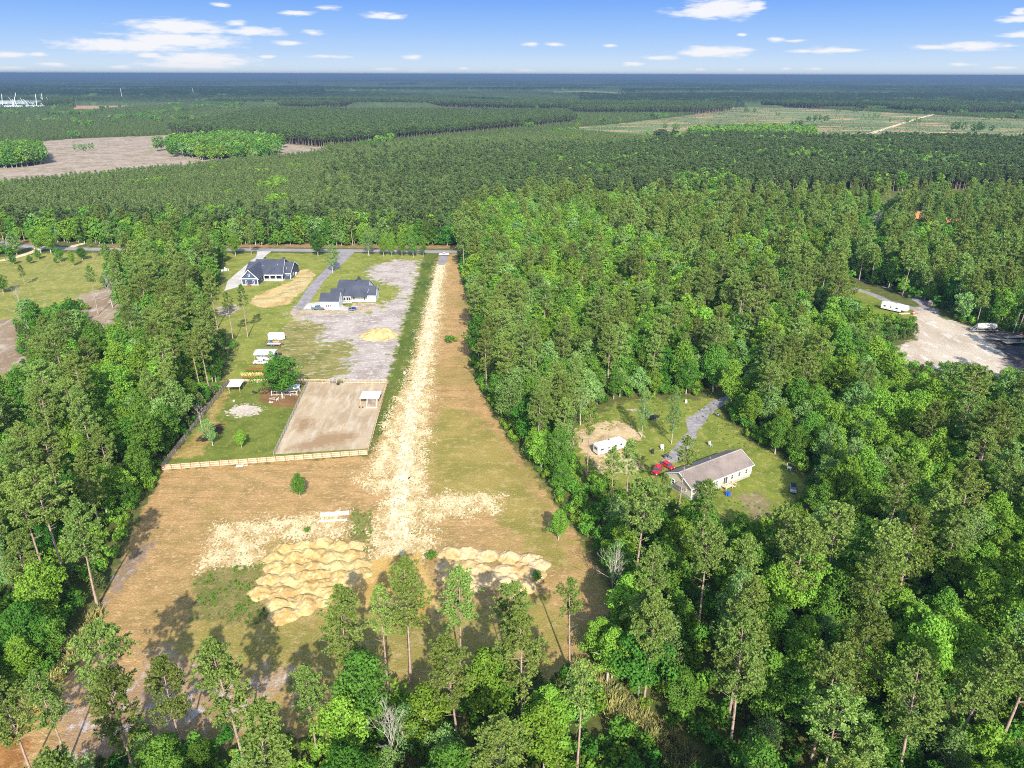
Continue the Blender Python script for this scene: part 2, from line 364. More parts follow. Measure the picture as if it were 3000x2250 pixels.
P_FG2 = [(600,1800),(900,1780),(1250,1800),(1600,1760),(1720,1850),(1640,1960),(1200,2010),(900,2100),(650,2000),(480,1900)]
P_GREYEDGE = [(420,1590),(455,1590),(420,1640),(380,1700),(330,1760),(300,1770),(360,1650)]
P_ORANGEC = [(-100,2140),(70,2120),(85,2200),(60,2300),(-100,2300)]
P_YARD_DIRT = I1([(730,1070),(800,1020),(1010,1020),(960,1185),(830,1180),(710,1140)])
P_YARD_YEL = I1([(110,1530),(340,1310),(380,1200),(490,1060),(520,1060),(470,1180),(400,1260),(480,1290),(440,1370),(370,1400),(340,1500),(200,1530)])
P_YARD_WHITE = I1([(490,1215),(560,1170),(640,1160),(740,1190),(690,1235),(560,1245)])
P_YARD_MUD = I1([(290,1400),(330,1370),(400,1300),(480,1290),(470,1340),(400,1400),(320,1420)])
P_PAD_DK = I1([(1060,1400),(1130,1360),(1340,1350),(1390,1380),(1360,1400),(1050,1470),(900,1470)])
P_PAD_DK2 = I1([(980,1260),(1050,1250),(1060,1300),(1000,1350),(960,1320)])
P_CRYARD = I4([(100,440),(480,230),(1040,200),(1290,195),(1400,380),(1560,540),(1800,680),(2060,880),(2110,950),(1950,1120),(1850,1300),(1500,1300),(1100,1180),(700,1050),(250,870),(110,700)])
P_CRSAND = I4([(110,480),(280,410),(480,395),(620,450),(690,520),(620,590),(520,560),(500,640),(600,700),(690,800),(620,855),(350,840),(250,740),(150,650)])
P_CRBARE = I4([(1480,1020),(1700,1000),(1780,1100),(1750,1250),(1600,1200)])
P_CRDRIVE = I4([(1290,215),(1400,180),(1480,130),(1490,190),(1370,265),(1250,350),(1240,400),(1160,470),(1130,600),(1010,740),(820,775),(960,620),(1080,480),(1060,380),(1190,290)])
P_RC_PALE = I6([(1210,330),(1340,300),(1420,400),(1500,430),(1720,500),(2300,620),(2300,1050),(1700,960),(1300,870),(1130,850),(1000,700),(1220,600),(1190,400)])
P_RC_PALE2 = I6([(100,340),(330,430),(430,640),(800,640),(760,740),(350,660),(200,520)])
P_RC_DARK = I6([(1680,520),(1950,535),(2300,600),(2300,1020),(2050,900),(1980,700),(1900,620)])
P_RC_GRASS = I6([(470,70),(620,80),(900,230),(1190,340),(1180,400),(1060,440),(560,420),(500,200)])
P_TOPCL = [(2590,610),(2700,620),(2880,655),(2880,672),(2800,668),(2700,660),(2590,640)]
P_CLEARCUT = [(-150,590),(0,560),(226,537),(407,516),(633,493),(760,480),(949,456),(1000,445),(949,431),(805,418),(700,410),(542,398),(497,396),(226,406),(108,415),(120,440),(0,480),(-150,480)]
P_RFIELD = [(1760,392),(1700,390),(1690,372),(1800,364),(1936,348),(2017,337),(2147,323),(2153,309),(2451,321),(2587,329),(2967,348),(3150,352),(3150,430),(3000,426),(2668,422),(2397,420),(2017,416),(1850,404)]
P_PINKLINE = [(215,309),(265,303),(560,292),(860,277),(860,292),(800,299),(560,308),(400,314),(265,326),(215,326)]
P_YGRASS = [(1660,1930),(1760,1960),(1790,2000),(1900,2090),(2010,2180),(2090,2300),(1980,2300),(1900,2200),(1800,2120),(1740,2050),(1680,1990)]
P_YEDGE = [(280,1780),(300,1790),(210,1960),(110,2080),(20,2190),(-10,2180),(90,2040),(190,1900)]
P_LEFTSCRUB = [(600,900),(650,985),(700,1010),(680,1060),(640,1120),(615,1080),(650,1030),(600,990),(590,940)]

# layer: name, list of polygons, edge noise (size m, amplitude m), softness, colours
SR = srgb
k_ = 1.0
def C3(r, g, b, m=1.0): return tuple(x*m for x in SR(r, g, b))
LAYERS = [
 # name      polys            edge size, amp, soft   colour a, colour b, colour c (blotches), texture size, stretch
 ('clearcut', [P_CLEARCUT], 25, 20, 4, C3(176,154,134), C3(146,134,104), C3(208,188,170), 3.5, (.6,.6)),
 ('far_field', [P_RFIELD], 40, 12, 6, C3(122,138,88), C3(98,122,72), C3(236,182,134), 34, (.25,1)),
 ('pink_line', [P_PINKLINE], 20, 8, 4, C3(196,150,122), C3(176,142,108), C3(214,172,140), 12, (.3,1)),
 ('meadow', [P_MEADOW, P_MEADOW2], 6, 5, 1.5, C3(150,148,72), C3(128,134,58), C3(184,168,118), 2.6, (1,1)),
 ('bare_left', [P_BARE_L], 6, 6, 1.5, C3(168,148,122), C3(148,126,100), C3(196,184,168), 4, (1,.5)),
 ('lots', [P_LOTS], 5, 3, 1, C3(142,146,64), C3(118,130,50), C3(172,162,98), 2.6, (1,1)),
 ('olive', [P_OLIVE, P_LEFTSCRUB], 5, 4, 1.2, C3(148,138,78), C3(116,118,56), C3(196,178,136), 1.7, (.5,1)),
 ('grey_sand', [P_GREYSAND], 4.2, 8.5, 1.5, C3(190,176,164), C3(166,150,138), C3(220,210,198), 1.6, (.7,1)),
 ('gold', [P_GOLD], 4, 3, 0.6, C3(210,180,120), C3(190,156,98), C3(226,202,150), 1.6, (1,.35)),
 ('field', [P_FIELD], 3, 2.4, 0.6, C3(188,150,98), C3(164,134,84), C3(210,178,128), 0.9, (.7,1)),
 ('field_green', [P_FG1, P_FG2], 8, 9, 3, C3(162,144,78), C3(142,132,66), C3(184,162,104), 2.2, (.7,1)),
 ('ditch', [P_DITCH], 3, 3, 0.8, C3(98,112,44), C3(72,96,36), C3(132,128,62), 2.2, (1,.4)),
 ('clay', [P_CLAYROAD, P_CLAY_L, P_CLAY_M], 4, 2, 0.8, C3(160,122,88), C3(126,118,64), C3(184,152,120), 3, (1,1)),
 ('garden', [P_GARDEN], 2, .8, .3, C3(178,112,58), C3(132,96,50), C3(196,140,80), .8, (.3,1.6)),
 ('pale', [P_CREAMPAD, P_HOUSESAND, P_PALE_L], 3, 2.0, 0.6, C3(196,178,150), C3(168,148,120), C3(216,204,184), 2, (1,1)),
 ('weeds', [P_WEEDS, P_WEEDS2], 3, 2.5, 0.8, C3(134,128,70), C3(110,116,54), C3(168,138,100), 1.2, (1,1)),
 ('burn', [P_BURN], 5, 9, 3.0, C3(180,150,112), C3(164,130,94), C3(204,192,184), 1.8, (1,.6)),
 ('edge_grey', [P_GREYEDGE], 2.5, 3, 0.8, C3(156,132,108), C3(140,116,88), C3(178,164,148), 1.6, (1,.6)),
 ('clay_left', [P_ORANGEC], 3, 3, 0.8, C3(176,124,72), C3(150,104,58), C3(192,146,92), 1.6, (1,1)),
 ('scatter', [P_ROADSC, P_ROADSC2, P_SC_R, P_SC_L], 0.55, 3.4, 0.25, C3(228,206,156), C3(190,158,102), C3(246,234,202), 0.7, (1,.6)),
 ('gold_sand', [P_GOLDY], 1.5, 2.0, 0.5, C3(206,170,98), C3(182,142,74), C3(220,188,122), 2.0, (1,.5)),
 ('yard', [P_FENCED], 2, 0.0, 0.1, C3(120,130,54), C3(98,114,42), C3(148,140,76), 1.6, (1,1)),
 ('yard_yellow', [P_YARD_YEL], 2, 2.2, 0.9, C3(172,148,86), C3(148,126,66), C3(196,174,116), 1.6, (1,1)),
 ('yard_white', [P_YARD_WHITE], 1.1, 3.6, 0.3, C3(212,198,180), C3(192,176,156), C3(224,214,200), 1.4, (1,1)),
 ('yard_dirt', [P_YARD_DIRT], 2, 1.4, 0.5, C3(142,108,72), C3(122,92,60), C3(160,128,90), 2, (1,1)),
 ('yard_mud', [P_YARD_MUD], 1.6, 2, 0.6, C3(66,56,42), C3(50,44,34), C3(100,86,60), 1.4, (1,1)),
 ('cream_yard', [P_CRYARD], 4, 4, 0.9, C3(134,142,60), C3(108,124,46), C3(170,158,92), 2, (1,1)),
 ('cream_sand', [P_CRSAND], 1.6, 3.0, 0.5, C3(208,182,138), C3(176,146,104), C3(226,208,172), 1.5, (1,1)),
 ('cream_bare', [P_CRBARE], 2, 3.0, 1.2, C3(146,132,92), C3(124,112,76), C3(176,160,126), 1.5, (1,1)),
 ('rc_grass', [P_RC_GRASS], 4, 4, 1, C3(124,136,54), C3(104,120,46), C3(156,146,76), 4, (1,1)),
 ('rc_pale', [P_RC_PALE, P_RC_PALE2], 4, 4, 1, C3(212,196,174), C3(186,168,144), C3(228,218,204), 4, (1,.5)),
 ('rc_dark', [P_RC_DARK], 4, 6, 2, C3(98,92,92), C3(82,78,80), C3(134,124,116), 3, (1,.5)),
 ('top_clearing', [P_TOPCL], 6, 5, 2, C3(226,160,92), C3(214,130,56), C3(214,184,156), 5, (1,1)),
 ('yellow_grass', [P_YGRASS, P_YEDGE], 2, 2.5, 1, C3(150,132,56), C3(122,118,44), C3(172,148,72), 1.2, (1,1)),
]
ALB = 0.78       # picture value -> surface albedo under this sun and exposure
def make_ground():
    def lines(lo, hi, step, far):
        a = list(np.arange(lo, hi+step, step)); s = step; x = a[-1]; up = []
        while x < far: s *= 1.25; x += s; up.append(x)
        s = step; x = a[0]; dn = []
        while x > -far: s *= 1.25; x -= s; dn.append(x)
        return np.array(dn[::-1]+a+up)
    xs = lines(-320, 330, 1.5, 30000.0)
    ys_n = np.arange(40, 440, 1.5); s = 1.5; y = ys_n[-1]; up = []
    while y < 30000: s *= (1.012 if y < 3000 else 1.1); y += s; up.append(y)
    y = 40; s = 1.5; dn = []
    while y > -3000: s *= 1.3; y -= s; dn.append(y)
    ys = np.array(dn[::-1]+list(ys_n)+up)
    # finer far columns where the far fields lie
    xs = np.unique(np.concatenate([xs, np.arange(-1900, 2600, 14.0)]))
    X, Y = np.meshgrid(xs, ys)
    zz = (fbm(X+500, Y+500, 40)-0.5)*0.5*np.clip((Y-40)/100, 0, 1)*0
    v = np.stack([X.ravel(), Y.ravel(), zz.ravel()], 1)
    nx, ny = len(xs), len(ys)
    i = np.arange((nx-1)*(ny-1)); r, c = i//(nx-1), i % (nx-1)
    q = np.stack([r*nx+c, r*nx+c+1, (r+1)*nx+c+1, (r+1)*nx+c], 1)
    m, nt, out = mat_new('ground_cover')
    b = N(nt, 'ShaderNodeBsdfPrincipled'); L(nt, b.outputs[0], out.inputs[0])
    b.inputs['Roughness'].default_value = 0.95; b.inputs['Specular IOR Level'].default_value = 0.1
    me = mesh_np('ground', v, [q], [m])
    fine = pos_noise(nt, 2.2, 5, rough=0.7); mid = pos_noise(nt, 0.35, 4); big = pos_noise(nt, 0.06, 3)
    cur = MIX(nt, SS(nt, mid, 0.35, 0.65), C3(84,96,46,.8), C3(112,108,62,.8))
    cur = MIX(nt, M(nt, 'MULTIPLY', SS(nt, fine, 0.45, 0.7), 0.5), cur, C3(60,88,34))
    Xf, Yf = X.ravel(), Y.ravel()
    dens_field = None
    for (nm, polys, es, ea, soft, ca, cb, cc, ts, st) in LAYERS:
        d = np.full(len(Xf), -60.0)
        for P in polys:
            w = W(P); ax = [p[0] for p in w]; ay = [p[1] for p in w]
            k = (Xf > min(ax)-60) & (Xf < max(ax)+60) & (Yf > min(ay)-60) & (Yf < max(ay)+60)
            d[k] = np.maximum(d[k], np.clip(sdf(Xf[k], Yf[k], w), -60, 60))
        a = me.attributes.new('m_'+nm, 'FLOAT', 'POINT'); a.data.foreach_set('value', d.astype(np.float32))
        at = N(nt, 'ShaderNodeAttribute', attribute_name='m_'+nm)
        if ea > 0:
            en = pos_noise(nt, 1.0/es, 4, (1, st[1] if nm in ('scatter',) else 1, 1), rough=0.65)
            off = M(nt, 'MULTIPLY', M(nt, 'SUBTRACT', en, 0.5), ea*3.2)
            dd = M(nt, 'ADD', at.outputs['Fac'], off)
        else: dd = at.outputs['Fac']
        if nm in ('scatter',):     # sand thins out with the distance from the worn core
            big2 = pos_noise(nt, 0.22, 3); dd = M(nt, 'MULTIPLY_ADD', M(nt, 'MINIMUM', at.outputs['Fac'], 2.2), 0.8, M(nt, 'MULTIPLY', M(nt, 'SUBTRACT', en, 0.505), 15.0)); dd = M(nt, 'ADD', dd, M(nt, 'MULTIPLY', M(nt, 'SUBTRACT', big2, 0.5), 7.0))
        f = SS(nt, dd, -soft, soft)
        t1 = pos_noise(nt, 1.0/ts, 5, (st[0], st[1], 1), rough=0.68)
        t2 = pos_noise(nt, 0.25/ts, 3, (st[0], st[1], 1))
        c_ = MIX(nt, SS(nt, t2, 0.38, 0.62), tuple(x*ALB for x in ca), tuple(x*ALB for x in cb))
        c_ = MIX(nt, M(nt, 'MULTIPLY', SS(nt, t1, 0.48, 0.66), 0.85), c_, tuple(x*ALB for x in cc))
        if nm == 'field':
            g1 = pos_noise(nt, 0.03, 4); st_ = pos_noise(nt, 1.0, 4, (0.06, 1.3, 1, 0.12), rough=0.6)
            c_ = MIX(nt, M(nt, 'MULTIPLY', SS(nt, g1, 0.46, 0.68), 0.5), c_, C3(146,134,68,ALB))
            c_ = MIX(nt, M(nt, 'MULTIPLY', SS(nt, st_, 0.5, 0.72), 0.45), c_, C3(138,104,58,ALB))
        cur = MIX(nt, f, cur, c_)
    # fine grain over everything
    g = M(nt, 'MULTIPLY_ADD', fine, 1.1, 0.45)
    hs = N(nt, 'ShaderNodeHueSaturation'); L(nt, cur, hs.inputs['Color']); L(nt, g, hs.inputs['Value'])
    L(nt, hs.outputs[0], b.inputs['Base Color'])
    hb = pos_noise(nt, 2.6, 5, rough=0.75)
    bp = N(nt, 'ShaderNodeBump'); bp.inputs['Strength'].default_value = 0.9; bp.inputs['Distance'].default_value = 0.22; L(nt, hb, bp.inputs['Height']); L(nt, bp.outputs[0], b.inputs['Normal'])
    o = bpy.data.objects.new('ground', me); col.objects.link(o)
    tag(o, kind='structure')
make_ground()

def sheet_mat(name, a, b_, c, size, st=(1, 1), bump=0.08, rough=0.95, streak=None, damp=None):
    m, nt, out = mat_new(name)
    b = N(nt, 'ShaderNodeBsdfPrincipled'); L(nt, b.outputs[0], out.inputs[0]); b.inputs['Roughness'].default_value = rough; b.inputs['Specular IOR Level'].default_value = 0.15
    t1 = pos_noise(nt, 1/size, 5, (st[0], st[1], 1), rough=0.7); t2 = pos_noise(nt, 0.22/size, 3)
    c_ = MIX(nt, SS(nt, t2, 0.38, 0.62), tuple(x*ALB for x in a), tuple(x*ALB for x in b_))
    c_ = MIX(nt, M(nt, 'MULTIPLY', SS(nt, t1, 0.46, 0.66), 0.8), c_, tuple(x*ALB for x in c))
    if streak:
        t3 = pos_noise(nt, 1.0, 4, streak[0]); c_ = MIX(nt, M(nt, 'MULTIPLY', SS(nt, t3, 0.5, 0.7), streak[2]), c_, tuple(x*ALB for x in streak[1]))
    if damp:
        at = N(nt, 'ShaderNodeAttribute', attribute_name='damp'); dn = pos_noise(nt, .7, 5, rough=.7); sp_ = pos_noise(nt, .16, 4)
        f = SS(nt, M(nt, 'ADD', at.outputs['Fac'], M(nt, 'MULTIPLY', M(nt, 'SUBTRACT', dn, .5), 9.0)), -2.2, 2.2); c_ = MIX(nt, M(nt, 'MULTIPLY', f, .8), c_, tuple(x*ALB for x in damp))
        c_ = MIX(nt, M(nt, 'MULTIPLY', SS(nt, sp_, .64, .72), .7), c_, tuple(x*ALB*.9 for x in damp))
    fine = pos_noise(nt, 3.0, 4)
    hs = N(nt, 'ShaderNodeHueSaturation'); L(nt, c_, hs.inputs['Color']); L(nt, M(nt, 'MULTIPLY_ADD', fine, 0.4, 0.8), hs.inputs['Value'])
    L(nt, hs.outputs[0], b.inputs['Base Color'])
    bp = N(nt, 'ShaderNodeBump'); bp.inputs['Distance'].default_value = bump; L(nt, t1, bp.inputs['Height']); L(nt, bp.outputs[0], b.inputs['Normal'])
    return m
def ragged_sheet(name, poly, mat, z, cell=0.6, amp=0.5, ns=1.5, closed=True, width=None, holes=0.0, marks=None):
    """flat sheet cut from a fine grid with an uneven edge; poly in metres (or a centre line with a width)"""
    xs = [p[0] for p in poly]; ys = [p[1] for p in poly]; pad = (width or 0)+2
    gx = np.arange(min(xs)-pad, max(xs)+pad, cell); gy = np.arange(min(ys)-pad, max(ys)+pad, cell)
    X, Y = np.meshgrid(gx, gy)
    if width: d = width/2-sdf(X, Y, poly, closed=False)
    else: d = sdf(X, Y, poly)
    d = d+(fbm(X+7, Y+3, ns)-0.5)*2*amp
    if holes: d = np.minimum(d, (fbm(X+50, Y+9, 1.3)-holes)*8+np.clip(d-1.2, 0, 3)*1.2)
    nx, ny = len(gx), len(gy)
    # move border vertices towards the zero line so the cut is not stepped
    gyv, gxv = np.gradient(d, cell); gl = np.hypot(gxv, gyv)+1e-6
    near = np.abs(d) < cell*0.9
    X = np.where(near, X-gxv/gl**2*d*0.9, X); Y = np.where(near, Y-gyv/gl**2*d*0.9, Y)
    r, c = np.meshgrid(np.arange(ny-1), np.arange(nx-1), indexing='ij')
    keep = (d[r, c] > -cell*0.5) & (d[r, c+1] > -cell*0.5) & (d[r+1, c] > -cell*0.5) & (d[r+1, c+1] > -cell*0.5)
    r, c = r[keep], c[keep]
    q = np.stack([r*nx+c, r*nx+c+1, (r+1)*nx+c+1, (r+1)*nx+c], 1)
    u, inv = np.unique(q, return_inverse=True); q = inv.reshape(q.shape)
    v = np.stack([X.ravel()[u], Y.ravel()[u], np.full(len(u), z)], 1)
    me = mesh_np(name, v, [q], [mat])
    if marks:
        dm = np.max([sdf(v[:, 0], v[:, 1], m_) for m_ in marks], axis=0); a = me.attributes.new('damp', 'FLOAT', 'POINT'); a.data.foreach_set('value', np.clip(dm, -30, 30).astype(np.float32))
    o = bpy.data.objects.new(name, me); col.objects.link(o); tag(o, kind='structure'); return o
ASPH = sheet_mat('worn_asphalt', C3(162,154,152), C3(146,140,140), C3(178,172,168), 3, (.15, 1))
GRAV = sheet_mat('grey_gravel', C3(156,148,148), C3(138,132,134), C3(182,174,170), 1.2, (1, 1))
CONC = sheet_mat('pale_concrete', C3(206,200,190), C3(192,184,174), C3(216,212,204), 3)
SAND = sheet_mat('cream_sand', C3(234,217,176), C3(208,184,136), C3(246,236,210), 0.7, (1, .35), 0.2, streak=((1.3, 0.05, 1), C3(200,176,128), 0.6))
PSAND = sheet_mat('paddock_sand', C3(190,168,136), C3(174,150,118), C3(206,190,162), 2.4, (1, .25), 0.12, streak=((0.5, 0.06, 1), C3(202,188,166), 0.6), damp=C3(152,120,84))
PAINTW = paint('road_line_paint', (0.6, 0.58, 0.5))
road_line = W([(-150,697),(0,711),(54,719),(110,724),(202,728.5),(354,731),(720,731.5),(1000,734),(1345,738),(1560,741)])
ragged_sheet('road', road_line, ASPH, 0.012, 1.1, 0.12, 3, False, 7.2)
ragged_sheet('driveway', W(I2([(1395,128),(1560,128),(1380,300),(1225,440),(1010,750),(885,757),(1060,500),(1225,330),(1360,180)])), GRAV, 0.008, 0.6, 0.3, 2)
ragged_sheet('driveway', W(I2([(495,130),(650,130),(600,165),(545,230),(400,330),(310,440),(325,505),(140,560),(170,455),(480,190)])), CONC, 0.008, 0.6, 0.25, 2)
ragged_sheet('driveway', W(P_CRDRIVE), GRAV, 0.008, 0.35, 0.5, 2)
ragged_sheet('concrete_apron', W(I2([(985,755),(1040,692),(1180,680),(1180,765)])), CONC, 0.012, 0.5, 0.1, 2)
ragged_sheet('patio', W(I2([(1170,745),(1250,765),(1470,775),(1490,745),(1420,720),(1400,690)])), CONC, 0.012, 0.5, 0.1, 2)
ragged_sheet('side_lane', W([(-120,772),(-20,766),(10,762),(58,750),(100,737),(116,729)]), SAND, 0.008, 0.7, 0.5, 3, False, 4.5)
ragged_sheet('side_lane', W([(204,726),(222,719),(245,713),(280,707)]), SAND, 0.008, 0.9, 0.5, 3, False, 4.0)
lane = W(I1([(1962,150),(1945,215),(1920,320),(1900,400),(1880,520),(1868,620),(1850,720),(1830,800),(1790,1000),(1745,1200),(1712,1400),(1695,1600)])+I5([(1182,90),(1180,200),(1178,310)]))
ragged_sheet('gravel_mouth', lane[:2], GRAV, 0.014, 0.5, 0.3, 2, False, 4.6)
ragged_sheet('dirt_lane', lane[1:], SAND, 0.010, 0.3, 1.5, 1.3, False, 4.4)
ragged_sheet('paddock', W(P_PADDOCK), PSAND, 0.006, 0.6, 0.1, 2, marks=[W(P_PAD_DK), W(P_PAD_DK2)])
ragged_sheet('side_lane', W(I6([(1060,150),(1190,215),(1300,280),(1345,330)])), GRAV, 0.008, 0.6, 0.6, 2, False, 7)
ragged_sheet('side_lane', W(I6([(590,40),(720,60),(820,95),(900,115),(1060,165)])), GRAV, 0.008, 0.6, 0.4, 2, False, 4.5)
ragged_sheet('side_lane', W(I6([(500,100),(590,130),(740,175),(850,215),(950,260),(1080,295),(1210,335)])), GRAV, 0.008, 0.6, 0.4, 2, False, 4)
# ------------------------------------------------------------------ tree meshes
def unit(a): return a/(np.linalg.norm(a, axis=-1, keepdims=True)+1e-9)
def cards(p, n, s, asp, rng, kite=True):
    """one leaf-cluster face at each p, facing n, half size s"""
    k = len(p); t = unit(np.cross(n, rng.normal(size=(k, 3)))); b = np.cross(n, t)
    s = np.broadcast_to(np.asarray(s).reshape(-1, 1), (k, 1))
    v = np.stack([p+t*s, p+b*s*asp+t*s*.1, p-t*s*.85, p-b*s*asp+t*s*.1], 1)
    f = np.arange(k*4).reshape(-1, 4)
    return v.reshape(-1, 3), f
def tubes(segs, n=5):
    """segs: (p, q, r0, r1) -> verts, quads"""
    V = []; Q = []; b = 0
    for p, q, r0, r1 in segs:
        p = np.array(p, float); q = np.array(q, float); d = unit(q-p); up = np.array([0, 0, 1.]) if abs(d[2]) < .95 else np.array([0, 1., 0])
        a = unit(np.cross(d, up)); c = np.cross(a, d); an = np.arange(n)*2*np.pi/n
        ring = np.cos(an)[:, None]*a+np.sin(an)[:, None]*c
        V += [p+ring*r0, q+ring*r1]; i = np.arange(n)
        Q.append(np.stack([b+i, b+(i+1) % n, b+n+(i+1) % n, b+n+i], 1)); b += 2*n
    return np.concatenate(V), np.concatenate(Q)
def bent_trunk(H, r, rng, lean=0.03, n=5):
    pts = [np.zeros(3)]; d = rng.normal(size=2)*lean
    for i in range(n):
        d = d+rng.normal(size=2)*lean*0.6
        pts.append(pts[-1]+np.array([d[0]*H/n, d[1]*H/n, H/n]))
    seg = []
    for i in range(n):
        f0, f1 = 1-i/n*0.85, 1-(i+1)/n*0.85
        k = 1.35 if i == 0 else 1
        seg.append((pts[i]-np.array([0, 0, .4 if i == 0 else 0]), pts[i+1], r*f0*k, r*f1))
    return pts, seg
def along(pts, t):
    x = t*(len(pts)-1); i = min(int(x), len(pts)-2); return pts[i]+(pts[i+1]-pts[i])*(x-i)
def broadleaf_data(H, R, nl, per, size, rng, base=0.22, limbs=14, shape=1.0, sparse=0.0, openness=1.0, cone=False):
    pts, seg = bent_trunk(H*0.8, 0.012*H+0.06, rng, 0.04)
    P = []; NN = []; T = []; S = []
    cz = H*(base+(1-base)*0.52); hz = H*(1-base)*0.5
    ph = rng.random(3)*6.28
    for i in range(nl):
        # lobes all over the crown hull, and some inside
        u = rng.random(); zt = 1-2*(i+.5)/nl; a = i*2.39996+rng.normal()*.35
        rr = math.sqrt(max(0, 1-zt*zt))
        prof = (0.62+0.38*math.sin((zt*0.5+0.5)*2.4+0.4)) if shape else 1
        wob = 1+0.22*math.sin(3*a+ph[0])+0.15*math.sin(2*a+ph[1]+zt*3)
        k = (0.6+0.5*rng.random()) if u > .22 else 0.4
        if cone: k *= 1.22-0.62*(zt*.5+.5)
        c = np.array([math.cos(a)*rr*R*k*wob*prof, math.sin(a)*rr*R*k*wob*prof, cz+zt*hz*(0.86+0.16*rng.random())])
        c[:2] += along(pts, min(1, c[2]/(H*.8)))[:2]
        lr = R*(0.2+0.16*rng.random())*(1.15-0.35*max(0, zt))
        if rng.random() < sparse: continue
        n_ = int(per*(lr/(R*.28))**1.6)
        d = unit(rng.normal(size=(n_, 3))+np.array([0, 0, .25]))
        r_ = lr*(0.55+0.5*rng.random((n_, 1))**.5)
        d2 = d*np.array([1.15, 1.15, .8])
        P.append(c+d2*r_); nn = unit(d*0.9+rng.normal(size=(n_, 3))*0.55*openness+np.array([0, 0, .35])); NN.append(nn)
        T.append(np.clip(0.5+rng.normal()*0.2+rng.normal(size=n_)*0.2, 0, 1)); S.append(size*(0.7+0.6*rng.random(n_)))
        if i % max(1, nl//limbs) == 0:
            a0 = along(pts, min(.95, max(.25, (c[2]-H*.12)/H/.8*.75))); seg.append((a0, c, 0.05*H/12, 0.02))
    P = np.concatenate(P); NN = np.concatenate(NN); T = np.concatenate(T); S = np.concatenate(S)
    v, f = cards(P, NN, S, 0.62, rng)
    tv, tf = tubes(seg, 6)
    return v, f, np.repeat(T, 4), tv, tf
def pine_data(H, R, nb, tufts, nn, tsize, rng, base=0.52, limbs=True, dead=4):
    pts, seg = bent_trunk(H, 0.0095*H+0.04, rng, 0.018, 6)
    V = []; T = []
    for i in range(nb):
        t = (i+.5)/nb; z = base+(0.985-base)*t**0.9
        a = i*2.39996+rng.normal()*.4
        prof = (0.55+0.5*math.sin(math.pi*min(1, t*0.8+0.12)))*(1-0.72*t**3.2)
        Lb = R*prof*(0.6+0.6*rng.random())
        if rng.random() < 0.12: continue
        c0 = along(pts, z); e = 0.05+0.75*t+rng.normal()*0.12
        d = np.array([math.cos(a)*math.cos(e), math.sin(a)*math.cos(e), math.sin(e)]); side = np.array([-math.sin(a), math.cos(a), 0])
        tip = c0+d*Lb
        if limbs: seg.append((c0, tip, 0.036*(1-t*.6), 0.014))
        tb = np.clip(0.5+rng.normal()*.18, 0, 1)
        for j in range(tufts):
            s = 0.42+0.62*(j+rng.random())/tufts
            c = c0+d*Lb*s+side*rng.normal()*Lb*0.2*s+np.array([0, 0, rng.normal()*.22+.1])
            k = nn
            q = unit(rng.normal(size=(k, 3))+np.array([0, 0, .75])); l = tsize*(0.7+0.6*rng.random((k, 1)))
            w = unit(np.cross(q, rng.normal(size=(k, 3))))*l*0.27
            p0 = c+q*l*0.05; p1 = c+q*l
            V.append(np.stack([p0, p1-w, p1*1.0+w], 1).reshape(-1, 3)); T.append(np.repeat(np.clip(tb+rng.normal(size=k)*.15, 0, 1), 3))
    for i in range(dead):
        z = base*(0.6+0.4*rng.random()); a = rng.random()*6.28; c0 = along(pts, z)
        seg.append((c0, c0+np.array([math.cos(a), math.sin(a), 0.15])*(0.8+1.4*rng.random()), 0.04, 0.015))
    V = np.concatenate(V); T = np.concatenate(T); f = np.arange(len(V)).reshape(-1, 3)
    tv, tf = tubes(seg, 6)
    return V, f, T, tv, tf
def cone_pine(H, R, n, l, rng, base=0.08):
    t = rng.random(n)**0.8; z = H*(base+(1-base)*t); r = R*(1-t)**0.8*(0.35+0.65*rng.random(n)); a = rng.random(n)*6.283
    c = np.stack([np.cos(a)*r, np.sin(a)*r, z], 1)
    q = unit(np.stack([np.cos(a)*.7, np.sin(a)*.7, np.full(n, .75)], 1)+rng.normal(size=(n, 3))*.3)
    L_ = l*(0.7+0.6*rng.random((n, 1)))*(1.1-0.5*t[:, None]); w = unit(np.cross(q, rng.normal(size=(n, 3))))*L_*.3
    v = np.stack([c, c+q*L_-w, c+q*L_+w], 1).reshape(-1, 3)
    return v, np.arange(n*3).reshape(-1, 3), np.repeat(np.clip(0.25+0.6*t+rng.normal(size=n)*.15, 0, 1), 3)
def whole(name, v, f, t, tv, tf, leafmat, bark):
    """crown and trunk in one mesh (for the uncountable woods)"""
    n = len(v)
    return mesh_np(name, np.concatenate([v, tv]), [f, tf+n], [leafmat, bark], np.concatenate([np.zeros(len(f), int), np.ones(len(tf), int)]), np.concatenate([t, np.zeros(len(tv))]))
class Kind:        # a crown mesh and a trunk mesh of nominal height
    def __init__(s, name, data, leaf, bark, H):
        v, f, t, tv, tf = data; s.name = name; s.H = H
        s.crown = mesh_np('crown', v, [f], [leaf], None, t); s.trunk = mesh_np('trunk', tv, [tf], [bark], smooth=True)
def place_tree(kind, X, Y, H, name, label, cat, group=None, rz=0.0, sxy=1.0):
    e = thing(name, label, cat, (X, Y, 0), rz, group); k = H/kind.H
    e.scale = (k*sxy, k*sxy, k)
    for nm, me in (('trunk', kind.trunk), ('crown', kind.crown)):
        o = bpy.data.objects.new(nm, me); col.objects.link(o); o.parent = e
    return e
rs = lambda s: np.random.default_rng(s)
PINES = [Kind('pine', pine_data(24, 3.7+0.5*(s % 3), 60+8*(s % 2), 8, 18, 0.44, rs(10+s), base=(0.5, 0.42, 0.56, 0.46, 0.6)[s]), NEEDLE, BARK, 24) for s in range(5)]
